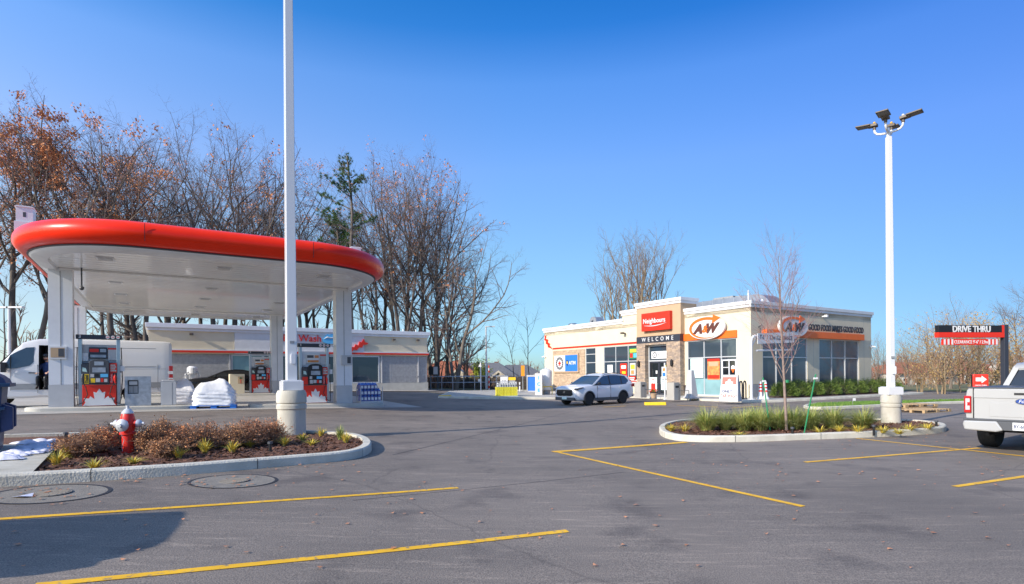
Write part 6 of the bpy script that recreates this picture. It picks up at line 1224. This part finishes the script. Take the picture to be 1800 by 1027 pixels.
# trees beyond the store
pc = tree_proto('bare_tree', 'bare tree with yellowish trunks rising behind the store entrance block', 41, 15.5, .22, forks=3, bark='bark_tan', twig='twig', kids=[9, 7, 5, 4], up=[.03, .14, .09, .06, .03], len0=4.6, ang=[34, 36, 40, 40]); pc.location = at(1112, 66)
dup(pc, at(1142, 69), 1.9, 'bare tree behind the right half of the store entrance block', None, 1.02); dup(pc, at(1085, 70), 3.7, 'lower bare tree behind the left part of the raised parapet', None, .9)
# pale thicket and trees to the right
th = tree_proto('leafy_thicket', 'pale brown leafy thicket right of the right lamp post', 51, 6.0, .10, forks=4, leaf=.22, leafm='leaf_yellow', bark='bark_tan', twig='twig_brown', kids=[10, 6, 5], seg=[8, 5, 3, 2], len0=3.0, per=3, lsize=.08, **{'from': [.12, .2, .15, .1]}); th['category'] = 'bush'; th.location = at(1655, 41); th.scale = (.72, .72, .72)
tb = tree_proto('bare_bush', 'bare grey bush at the back behind the thicket', 52, 9.5, .12, forks=3, bark='bark', twig='twig_brown', kids=[10, 7, 4], seg=[9, 5, 3, 2], len0=3.6, **{'from': [.15, .2, .15, .1]}); tb['category'] = 'bush'; tb.location = at(1668, 52); tb.scale = (.72, .72, .72)
for (px, Y, s, pr, lb) in [(1700, 43, .72, th, 'thicket with yellow leaves behind the red arrow sign'), (1735, 45, .68, th, 'brown thicket under the drive thru board post'), (1618, 45, .45, th, 'low pale thicket between the lamp post and the tallest thicket'), (1790, 44, .62, th, 'brown thicket behind the cab of the pickup'),
                       (1640, 56, .6, tb, 'bare bush behind the pale thicket, left one'), (1716, 55, .6, tb, 'bare bush behind the red arrow sign'), (1600, 60, .5, tb, 'bare bush just right of the right lamp post'), (1545, 66, .55, tb, 'bare bush behind the far corner of the store'), (1830, 60, .7, tb, 'bare bush beyond the right edge of the photo')]:
    c = dup(pr, at(px, Y), px * .01, lb, None, s)
dup(protos['d'], at(1788, 50), 1.0, 'slim bare tree behind the drive thru post at the right edge', None, .33); 
dup(protos['b'], at(1850, 60), 2.0, 'forked bare tree just outside the right edge', None, .42)
# far woods: one mass along the horizon
rng = random.Random(77); mb = MB()
def farwood(x0, x1, Y0, Y1, h, n):
    for i in range(n):
        x = x0 + (x1 - x0) * rng.random(); y = Y0 + (Y1 - Y0) * rng.random(); hh_ = h * (.6 + .6 * rng.random()); b0 = Vector((x, y, g(x, y) - .3))
        mb.tube([b0, b0 + Vector((rng.gauss(0, .4), 0, hh_ * .6)), b0 + Vector((rng.gauss(0, .8), 0, hh_))], [.14, .09, .02], 3, 0, False)
        for k in range(26):
            f = .25 + .7 * rng.random(); p = b0 + Vector((0, 0, hh_ * f)); e = Vector((rng.gauss(0, 1), rng.gauss(0, 1), .9 + rng.random())).normalized() * hh_ * .28 * (1.2 - f) * 1.3; mb.tube([p, p + e * .5 + Vector((0, 0, .1)), p + e], [.05, .035, .015], 3, 0, False)
farwood(60, 190, 120, 200, 9, 420); farwood(-30, 60, 150, 220, 8, 260); farwood(48, 110, 62, 95, 4.5, 160); farwood(-60, -6, 66, 85, 9, 120)
tag(link('distant_woods', mb.mesh('distant_woods'), 'twig_brown', fixn=False), 'band of bare brown woods along the horizon', 'woods', kind='stuff')
# underbrush at the foot of the wood
mb = MB()
for i in range(2600):
    f = rng.random(); px = -60 + 1000 * f; Y = 50 + f * 13 + rng.gauss(0, 2.5) + (4 if px > 750 else 0); p = at(px, Y); h = .5 + rng.random() * 1.5
    for k in range(4): e = Vector((rng.gauss(0, .35), rng.gauss(0, .35), h * (.6 + .5 * rng.random()))); mb.tube([p, p + e * .6, p + e + Vector((rng.gauss(0, .2), 0, 0))], [.02, .014, .006], 3, 0, False)
tag(link('underbrush', mb.mesh('underbrush'), 'twig_brown', fixn=False), 'low brown underbrush along the foot of the wood', 'underbrush', kind='stuff')
mb = MB()
for k in range(16):
    c = at(836 + rng.random() * 18, 62) + Vector((0, rng.random(), .2)); 
    for j in range(120): q = c + Vector((rng.gauss(0, .3), rng.gauss(0, .2), rng.random() * 3.2 * (1 - k / 40))); e = Vector((rng.gauss(0, .12), rng.gauss(0, .12), rng.gauss(0, .1))); o = e.orthogonal().normalized() * .07; mb.add([q, q + e + o, q + e - o], [(0, 1, 2)])
s_ = solo('leafy_shrub', mb, 'lime_yellow', 'bright yellow green shrub behind the pipe railing', 'shrub', fixn=False)
mat('shrub_lime', (.32, .38, .04), .8, var=.3, scale=3); s_.data.materials[0] = M['shrub_lime']

# ================================================================== HOUSES FAR BEHIND
def house(label, px, Y, rz, wd, dp, eave, ridge, roofm, wallm='brick_far', gable=True):
    p = at(px, Y); t = thing('house', label, 'house', (p.x, p.y, p.z), rz)
    mb = MB(); mb.box(-wd / 2, wd / 2, 0, dp, -1, eave); part('wall', mb, wallm, t)
    mb = MB(); e = .5; i_ = dp / 2; a = [(-wd / 2 - e, -e, eave), (wd / 2 + e, -e, eave), (wd / 2 + e, dp + e, eave), (-wd / 2 - e, dp + e, eave), (-wd / 2 + i_, dp / 2, ridge), (wd / 2 - i_, dp / 2, ridge)]
    mb.add(a, [(0, 1, 5, 4), (1, 2, 5), (2, 3, 4, 5), (3, 0, 4), (0, 3, 2, 1)]); rf = part('roof', mb, roofm, t)
    if gable: mb = MB(); mb.prism([(wd * .05, eave - .1), (wd * .4, eave - .1), (wd * .225, eave + (ridge - eave) * .55)], -1.2, 1.5); mb.prism([(wd * .02, eave - .2), (wd * .225, eave + (ridge - eave) * .60), (wd * .43, eave - .2), (wd * .38, eave - .2), (wd * .225, eave + (ridge - eave) * .5), (wd * .07, eave - .2)], -1.5, -1.22, 1); part('gable', mb, ['siding', 'siding'], t)
    mb = MB(); mb.box(-wd * .3, -wd * .3 + .7, dp * .4, dp * .4 + .7, eave, ridge + .6); part('chimney', mb, wallm, rf)
    for k, x in enumerate((-.38, -.18, .12, .30)):
        for z in ((eave - 2.2, eave - .9),) + (((eave - 4.9, eave - 3.5),) if eave > 4.6 else ()):
            mb = MB(); mb.box(wd * x - .08, wd * x + 1.18, -.08, 0, z[0] - .08, z[1] + .08); f = part('window', mb, 'white', t); mb = MB(); mb.box(wd * x, wd * x + 1.1, -.1, -.081, z[0], z[1]); part('pane', mb, 'glass_dark', f)
    return t
HG = 'houses behind the fence'
house('brick house with a red brown hip roof just right of the car wash', 778, 95, R(-8), 13, 9, 3.2, 6.5, 'shingle_red')['group'] = HG
house('brick house with dark grey hip roof, middle of the three behind the railing', 842, 100, R(-5), 16, 10, 2.7, 6.4, 'shingle')['group'] = HG
house('brick house with dark grey hip roof behind the orange sign', 912, 102, R(4), 14, 10, 2.6, 6.2, 'shingle')['group'] = HG
house('small brick house with grey roof between store corner and right lamp post', 1546, 98, R(10), 9, 8, 2.5, 4.9, 'shingle')
house('pale sided house with red brown roof behind the thicket', 1630, 100, R(14), 14, 9, 4.0, 6.0, 'shingle_red', 'siding')
house('pale sided house behind the drive thru post', 1735, 110, R(16), 15, 9, 4.2, 6.3, 'shingle_red', 'siding')

# ================================================================== PLANTING
def blades(rng, mb, c, n, h, spread, wd, droop=.6, m=0):
    for _ in range(n):
        a = rng.random() * 2 * PI; hh_ = h * (.55 + .55 * rng.random()); out = spread * (.25 + rng.random() * .9); o = Vector((math.cos(a), math.sin(a), 0)); s = Vector((-o.y, o.x, 0)) * wd * (.7 + .6 * rng.random()); b0 = Vector(c) + o * rng.random() * spread * .22
        ps = []
        for k in range(5): f = k / 4; ps.append(b0 + o * out * f ** 1.5 + Vector((0, 0, hh_ * (f * (1.25 - .0) - droop * f * f * (out / spread) * .75))))
        vs = []
        for k, p in enumerate(ps): w_ = 1 - (k / 4) ** 2 * .9; vs += [p - s * w_, p + s * w_]
        mb.add(vs, [(2 * k, 2 * k + 1, 2 * k + 3, 2 * k + 2) for k in range(4)], m)
def clump(name, label, px, py, n, h, sp, wd, ms, group, seed, up=.1, cat='ornamental grass', droop=1.05):
    rng = random.Random(seed); p = G(px, py, up); p.z += up; mb = MB()
    for k in range(len(ms)): blades(rng, mb, (0, 0, 0), n // len(ms), h, sp, wd, droop, k)
    return solo(name, mb, ms, label, cat, loc=p, group=group, fixn=False)
OG = [(1243, 757, .72, 'left end of the row of green grass clumps in the right island'), (1275, 756, .55, 'second green grass clump from the left in the right island'), (1307, 757, .70, 'third green grass clump from the left in the right island'), (1337, 757, .68, 'green grass clump between the third clump and the young tree'), (1368, 755, .74, 'green grass clump just left of the young tree trunk'),
      (1395, 755, .68, 'green grass clump just right of the young tree trunk'), (1424, 754, .72, 'green grass clump behind the leaning green stake'), (1464, 753, .74, 'round green grass clump alone between the stake and the lamp post'), (1516, 753, .66, 'last green grass clump before the right lamp post base'), (1328, 752, .7, 'green grass clump behind the third and fourth clumps')]
for i, (px, py, h, lb) in enumerate(OG): clump('grass_clump', lb if 'clump' in lb.split('row')[0] or i else 'green grass clump at the left end of the row in the right island', px, py, 800, h * .92, .78 * h / .7, .0055, ['blade', 'blade_green', 'blade'], 'green grass clumps in the right island', 100 + i)
YB = [(1180, 758, .2, 'left tip of the right island'), (1204, 759, .22, 'left of the first green grass clump'), (1440, 762, .2, 'in front of the stake and its green clump'), (1476, 760, .2, 'under the lone round grass clump'), (1508, 762, .24, 'below the last green clump'), (1552, 761, .18, 'left of the right lamp post base'), (1598, 758, .2, 'right of the right lamp post base'), (1630, 756, .2, 'right tip of the right island'), (1300, 767, .12, 'front middle of the right island'), (1580, 763, .15, 'in front of the right lamp post base')]
for i, (px, py, h, lb) in enumerate(YB): clump('daylily_clump', 'short yellow daylily clump, ' + lb, px, py, 90, h, .30, .008, ['blade_yellow', 'blade_yellow', 'blade'], 'yellow daylily clumps', 140 + i, cat='plant', droop=.8)
YL = [(100, 818, .24, 'left end of the hydrant bed'), (118, 805, .22, 'behind the leftmost one in the hydrant bed'), (165, 826, .16, 'in front of the hydrant, left side'), (234, 816, .12, 'in front of the hydrant'), (278, 800, .22, 'right of the hydrant'), (314, 806, .2, 'between hydrant and lamp post, left one'), (360, 797, .26, 'between hydrant and lamp post, middle one'), (408, 796, .22, 'between hydrant and lamp post, right one'), (437, 787, .16, 'left of the black bed light'), (500, 784, .20, 'in front of the left lamp post base'), (532, 776, .17, 'right of the left lamp post base'), (548, 783, .13, 'front right of the left lamp post base'), (565, 768, .22, 'back right of the left lamp post base'), (608, 779, .24, 'right tip of the hydrant bed')]
for i, (px, py, h, lb) in enumerate(YL): clump('daylily_clump', 'yellow daylily clump, ' + lb, px, py, 80, h, .20, .007, ['blade_yellow', 'blade_yellow', 'blade'], 'yellow daylily clumps', 170 + i, cat='plant', droop=.7)
clump('grass_clump', 'dark green grass tuft at the right end of the hydrant bed', 598, 773, 160, .34, .2, .006, ['blade_green', 'blade'], None, 199)
def twigbush(label, px, py, h, r, seed, leafm='leaf_rust', lf=.5, up=.1, group='brown shrubs in the hydrant bed', n=260, cat='shrub'):
    rng = random.Random(seed); p = G(px, py, up); p.z += up; t = thing('twiggy_shrub', label, cat, p, 0, group); tw, lv = MB(), MB(); tips = []
    for i in range(n):
        a = rng.random() * 2 * PI; e = math.acos(1 - .95 * rng.random()); rd = (.65 + .4 * rng.random()); d = Vector((math.sin(e) * math.cos(a) * r * rd, math.sin(e) * math.sin(a) * r * rd, math.cos(e) * h * rd + .08)); b0 = Vector((rng.gauss(0, .05), rng.gauss(0, .05), 0)); mid_ = b0 + d * .5 + Vector((rng.gauss(0, .03), rng.gauss(0, .03), .03))
        tw.tube([b0, mid_, b0 + d], [.0045, .003, .0016], 3, 0, False); tips.append(b0 + d)
        for k in range(5): f = .4 + .6 * rng.random(); q = mid_.lerp(b0 + d, f); ee = Vector((rng.gauss(0, .06), rng.gauss(0, .06), rng.random() * .09)); tw.tube([q, q + ee], [.0022, .0012], 3, 0, False); tips.append(q + ee)
    for q in tips:
        for _ in range(3):
            if rng.random() < lf * (1.0 if math.sin(q.x * 9 + seed) + math.sin(q.y * 8) > -.4 else .35):
                c = q + Vector((rng.gauss(0, .02), rng.gauss(0, .02), rng.gauss(0, .02))); a = Vector((rng.gauss(0, 1), rng.gauss(0, 1), rng.gauss(0, 1))).normalized(); b_ = a.orthogonal().normalized(); c2 = a.cross(b_); k = .008 + .008 * rng.random(); lv.add([c - c2 * k, c + b_ * k, c + c2 * k, c - b_ * k], [(0, 1, 2, 3)])
    part('branches', tw, 'twig_brown', t, fixn=False); part('leaves', lv, leafm, t, fixn=False)
mat('leaf_brown', (.36, .17, .08), .85, col2=(.62, .30, .12), scale=4)
for i, (px, py, h, r, m, lf, lb) in enumerate([(140, 803, .34, .38, 'leaf_brown', .3, 'low brown shrub left of the hydrant, leftmost of the row'), (172, 795, .44, .42, 'leaf_orange', .3, 'brown shrub directly left of the hydrant'), (214, 784, .5, .34, 'leaf_brown', .3, 'dark bare shrub behind the hydrant'), (264, 795, .42, .34, 'leaf_brown', .5, 'low brown shrub directly right of the hydrant'), (288, 789, .58, .34, 'leaf_brown', .25, 'taller dark twiggy shrub right of the hydrant'),
        (322, 793, .48, .46, 'leaf_orange', .35, 'shrub with orange tinted leaves in the middle of the bed'), (358, 788, .52, .46, 'leaf_rust', .35, 'brown shrub midway between hydrant and lamp post'), (400, 788, .46, .42, 'leaf_brown', .35, 'brown shrub two places left of the lamp post'), (438, 784, .55, .50, 'leaf_rust', .38, 'pinkish brown shrub close left of the lamp post'), (474, 781, .48, .44, 'leaf_orange', .3, 'orange brown shrub touching the lamp post base'), (290, 805, .24, .30, 'leaf_brown', .4, 'lowest brown shrub at the front, right of the hydrant'), (125, 796, .22, .34, 'leaf_brown', .1, 'small bare shrub beside the left bed light')]):
    twigbush(lb, px, py, h * .86, r * .82, 300 + i, m, lf)
# clipped yews in front of the side windows
def yew(label, u, v, r, h, seed):
    rng = random.Random(seed); p = sf(u, v, .14); t = thing('yew_bush', label, 'bush', p, 0, 'yew bushes under the side windows'); mb = MB(); tw = MB()
    for i in range(120): a = rng.random() * 6.28; e = math.acos(1 - rng.random()); d = Vector((math.sin(e) * math.cos(a) * r, math.sin(e) * math.sin(a) * r * .8, math.cos(e) * h)) * .9; tw.tube([(0, 0, 0), d * .5, d], [.012, .008, .004], 3, 0, False)
    for i in range(5200):
        a = rng.random() * 6.28; e = math.acos(1 - 1.05 * rng.random()); rd = (.55 + .5 * rng.random() ** .5) * (1 + .16 * math.sin(a * 5 + seed) * math.sin(e * 6)); c = Vector((math.sin(e) * math.cos(a) * r * rd, math.sin(e) * math.sin(a) * r * .85 * rd, max(.03, math.cos(e) * h * rd + .12))); d = (c.normalized() + Vector((rng.gauss(0, .5), rng.gauss(0, .5), rng.gauss(.3, .4)))).normalized() * (.07 + .09 * rng.random()); o = d.orthogonal().normalized() * .012; mb.add([c - o, c + o, c + d], [(0, 1, 2)])
    part('branches', tw, 'bark_dark', t, fixn=False); part('foliage', mb, 'yew', t, fixn=False)
for i, (u, r, h, lb) in enumerate([(1.9, .78, .82, 'yew bush at the left end, behind the cones'), (3.2, .82, .9, 'yew bush right beside the young tree trunk'), (4.7, .80, .82, 'yew bush left of the leaning stake'), (6.6, .85, .78, 'yew bush under the wall between the two side windows'), (8.2, .85, .98, 'taller yew bush at the left of the right side window'), (9.9, .8, .82, 'yew bush in the middle of the right side window'), (11.6, .85, .85, 'yew bush at the right part of the right side window'), (13.2, .9, .88, 'yew bush by the far corner of the store'), (14.8, .85, .9, 'last yew bush, past the store corner beside the lamp post')]): yew(lb, u, -.95, r, h, 400 + i)
# young tree with two stakes
yt = tree_proto('young_tree', 'young bare tree with reddish twigs in the right planted island', 61, 4.95, .042, bark='bark_pink', twig='twig_red', kids=[34, 10, 6], seg=[12, 7, 4, 2], tip=[.12, .2, .3, .5], wob=[.012, .06, .08, .1], up=[.0, .10, .06, .04], ang=[38, 34, 36], ratio=[0, .42, .45, .5], rr=[.34, .45, .5, .6], rmin=.0032, len0=2.0, prof=lambda f: .45 + .85 * (1 - f), sides=[10, 5, 4, 3], **{'from': [.30, .2, .15]}); p = G(1384, 758, .1); yt.location = (p.x, p.y, .08)
mb = MB(); mb.tube([(-.10, -.02, .0), (-.14, 0, 0)], .01, 4); 
mb = MB(); mb.lathe([(.058, 1.30), (.06, 1.37)], 12); part('tie', mb, 'green', yt)
for (px, py, tx, ty, lb) in ((1354, 758, 1341, 664, 'green metal stake left of the young tree'), (1413, 763, 1434, 658, 'green metal stake leaning right beside the young tree')):
    p = G(px, py, .1); Y = p.y + (.5 if px < 1380 else -.1); top = at(tx, Y); d = ray(tx, ty); top.z = HC + d.z * Y; t = thing('tree_stake', lb, 'stake', (p.x, p.y, .08), 0, 'green stakes beside the young tree'); dv = top - Vector((p.x, p.y, .08)); mb = MB(); mb.tube([(0, 0, 0), dv], .018, 6); part('post', mb, 'green', t); mb = MB(); mb.tube([dv * .93 + Vector((-.03, 0, 0)), dv * .93 + Vector((.06, 0, 0))], .03, 6); part('tie', mb, 'white', t)
# utility flags
for px, py, lb in ((1499, 716, 'tiny white marker flag in the lawn strip'),): 
    p = G(px, py); t = thing('marker_flag', lb, 'flag', p, 0); mb = MB(); mb.cyl((0, 0, 0), (0, 0, .45), .008, 4); part('wire', mb, 'grey', t); mb = MB(); mb.box(0, .14, 0, .006, .3, .42); part('flag', mb, 'white', t)
# lawn tufts
rng = random.Random(5); mb = MB()
LWi = inset(LW, .2); xs = [p[0] for p in LWi]; ys = [p[1] for p in LWi]
def inside(x, y, poly):
    r = False; j = len(poly) - 1
    for i in range(len(poly)):
        if (poly[i][1] > y) != (poly[j][1] > y) and x < (poly[j][0] - poly[i][0]) * (y - poly[i][1]) / (poly[j][1] - poly[i][1]) + poly[i][0]: r = not r
        j = i
    return r
k = 0
while k < 9000:
    x = rng.uniform(min(xs), min(max(xs), 42)); y = rng.uniform(min(ys), max(ys))
    if inside(x, y, LWi): h = .04 + .05 * rng.random(); a = rng.random() * 6.28; o = Vector((math.cos(a), math.sin(a), 0)) * .012; b0 = Vector((x, y, .105)); mb.add([b0 - o, b0 + o, b0 + Vector((rng.gauss(0, .02), rng.gauss(0, .02), h))], [(0, 1, 2)]); k += 1
mat('grass_blade', (.06, .17, .02), .8, col2=(.16, .26, .04), scale=2); tag(link('lawn_grass', mb.mesh('lawn_grass'), 'grass_blade', fixn=False), 'short green grass on the narrow strip beyond the right island', 'grass', kind='stuff')
# bark chips in the beds and dead leaves on the asphalt
mb = MB(); 
for poly, n, in ((inset(RB, .18), 5200), (inset(LB, .2), 5200)):
    xs = [p[0] for p in poly]; ys = [p[1] for p in poly]; k = 0; lim = G(100, 800, .1).x
    while k < n:
        x = rng.uniform(max(min(xs), -10.5), max(xs)); y = rng.uniform(min(ys), max(ys)); px_ = 900 + 1000 * x / y
        if not inside(x, y, poly) or (x < 0 and px_ < 62 + (835 - (659 + 1000 * 1.35 / y)) * .8): 
            k += .05; continue
        a = rng.random() * 6.28; e = .02 + .035 * rng.random(); o = Vector((math.cos(a), math.sin(a), rng.gauss(0, .3))) * e; s = Vector((-math.sin(a), math.cos(a), rng.gauss(0, .3))) * e * .35; c = Vector((x, y, g(x, y) + .108 + rng.random() * .02)); mb.add([c - o - s, c + o - s, c + o + s, c - o + s], [(0, 1, 2, 3)]); k += 1
tag(link('bark_chips', mb.mesh('bark_chips'), 'mulch', fixn=False), 'brown bark chips covering the planting beds', 'bark chips', kind='stuff')
mb = MB()
for i in range(430):
    if i < 200: px = rng.uniform(-50, 1850); py = 1027 - (1027 - 720) * rng.random() ** .6
    elif i < 360: c = rng.choice([(90, 868), (411, 846), (1180, 780), (560, 818), (300, 845), (1500, 775), (1650, 770)]); px = c[0] + rng.gauss(0, 55); py = c[1] + rng.gauss(0, 7)
    else: px = rng.uniform(1150, 1800); py = rng.uniform(775, 860)
    if py < 715: continue
    p = G(px, py)
    if inside(p.x, p.y, LB) or inside(p.x, p.y, RB): continue
    a = rng.random() * 6.28; k = .016 + .026 * rng.random(); n_ = 6; z = g(p.x, p.y) + .012; mb.add([(p.x + k * (1 if j % 2 else .45) * math.cos(a + j * PI / 3), p.y + k * (1 if j % 2 else .45) * math.sin(a + j * PI / 3), z + .012 * rng.random()) for j in range(n_)], [tuple(range(n_))])
tag(link('fallen_leaves', mb.mesh('fallen_leaves'), 'leaf_rust', fixn=False), 'scattered brown leaves on the asphalt', 'leaves', kind='stuff')
p = G(42, 874); t = solo('paper_scrap', MB().add([(-.12, -.05, .01), (.02, -.09, .03), (.12, -.02, .012), (.07, .06, .04), (-.06, .07, .012)], [(0, 1, 2, 3, 4)]), 'snow', 'crumpled pale paper scrap on the drain cover near the bin', 'litter', loc=p)

# ================================================================== PERSON in the van doorway
def skin(name, verts, edges, radii, m, parent, sub=2):
    me = D.meshes.new(name); me.from_pydata(verts, edges, []); o = D.objects.new(name, me); C.objects.link(o)
    md = o.modifiers.new('s', 'SKIN'); md.use_smooth_shade = True
    if not me.skin_vertices: bpy.context.view_layer.objects.active = o
    sv = me.skin_vertices
    if not sv:
        bm = bmesh.new(); bm.from_mesh(me); bm.verts.layers.skin.verify(); bm.to_mesh(me); bm.free(); sv = me.skin_vertices
    for i, r in enumerate(radii): sv[0].data[i].radius = (r, r) if not isinstance(r, tuple) else r
    sv[0].data[0].use_root = True
    s2 = o.modifiers.new('u', 'SUBSURF'); s2.levels = sub; s2.render_levels = sub
    bpy.context.view_layer.update(); dg = bpy.context.evaluated_depsgraph_get(); nm = D.meshes.new_from_object(o.evaluated_get(dg)); D.objects.remove(o); nm.name = name
    nm.materials.clear(); return link(name, nm, m, parent, fixn=False)
vb = Vector(VAN); o_ = vb + U * 2.66 - V * .74
t = thing('person', 'person in navy jacket and dark cap sitting in the open van doorway', 'person', (o_.x, o_.y, vb.z + .62), AX - .35)
# faces -y; hips on the seat at z = .50
v = [(0, .10, .52), (0, .06, .72), (0, .03, .95), (0, .0, 1.06), (0, -.02, 1.13), (0, -.05, 1.22), (0, -.05, 1.32), (-.17, .04, .98), (-.27, -.05, .76), (-.20, -.28, .66), (.17, .04, .98), (.27, -.05, .76), (.17, -.28, .68), (-.10, .06, .50), (-.13, -.38, .50), (-.13, -.38, .12), (-.13, -.50, .04), (.10, .06, .50), (.13, -.38, .50), (.13, -.36, .12), (.13, -.48, .04)]
e = [(0, 1), (1, 2), (2, 3), (3, 4), (4, 5), (5, 6), (2, 7), (7, 8), (8, 9), (2, 10), (10, 11), (11, 12), (0, 13), (13, 14), (14, 15), (15, 16), (0, 17), (17, 18), (18, 19), (19, 20)]
r = [.13, .14, .15, .06, .05, .085, .075, .07, .05, .038, .07, .05, .038, .085, .065, .045, .04, .085, .065, .045, .04]
body = skin('body', v, e, r, ['jacket', 'skin', 'black'], t)
for pg in body.data.polygons:
    c = pg.center
    pg.material_index = 1 if c.z > 1.09 or (c.y < -.22 and .6 < c.z < .76) else (2 if c.z < .56 or (c.y < -.1 and c.z < .58) else 0)
def seg(a, b_): return [a, b_]
for s in (-1, 1):      # five fingers on each hand, resting on the thighs
    for k in range(4):
        x = s * (.185 if s < 0 else .165) + (k - 1.5) * .018; mb = MB(); mb.tube([(x, -.30, .665), (x, -.345, .66), (x, -.375, .635), (x, -.38, .61)][:4], [.010, .010, .009, .007], 6); part('finger', mb, 'skin', body, smooth=60)
    mb = MB(); x = s * .15; mb.tube([(x, -.28, .67), (x - s * .035, -.31, .665), (x - s * .04, -.34, .65)], [.012, .011, .008], 6); part('thumb', mb, 'skin', body, smooth=60)
mb = MB(); mb.sphere((0, -.045, 1.345), .108, 16, 8, sc=(.95, 1.08, .72)); mb.prism([(x * .09, -.12 - .10 * math.cos(x * PI / 2)) for x in (-1, -.5, 0, .5, 1)] + [(.09, -.1), (-.09, -.1)], 1.315, 1.33, ax='z'); part('cap', mb, 'charcoal', t, smooth=50)
mb = MB(); mb.tube([(0, -.135, 1.27), (0, -.155, 1.235), (0, -.135, 1.225)], [.008, .016, .01], 6); part('nose', mb, 'skin', t)
mb = MB(); mb.sphere((-.032, -.128, 1.268), .011, 8, 6); mb.sphere((.032, -.128, 1.268), .011, 8, 6); part('eyes', mb, 'black', t)
mb = MB(); mb.box(-.03, .03, -.133, -.125, 1.188, 1.198); part('mouth', mb, 'red', t)
mb = MB(); mb.sphere((-.088, -.04, 1.25), .024, 8, 6, sc=(.5, 1, 1.3)); mb.sphere((.088, -.04, 1.25), .024, 8, 6, sc=(.5, 1, 1.3)); part('ears', mb, 'skin', t)
mb = MB(); mb.tube([(-.06, -.09, 1.17), (0, -.13, 1.155), (.06, -.09, 1.17)], [.02, .03, .02], 8); part('beard', mb, 'black', t, smooth=60)
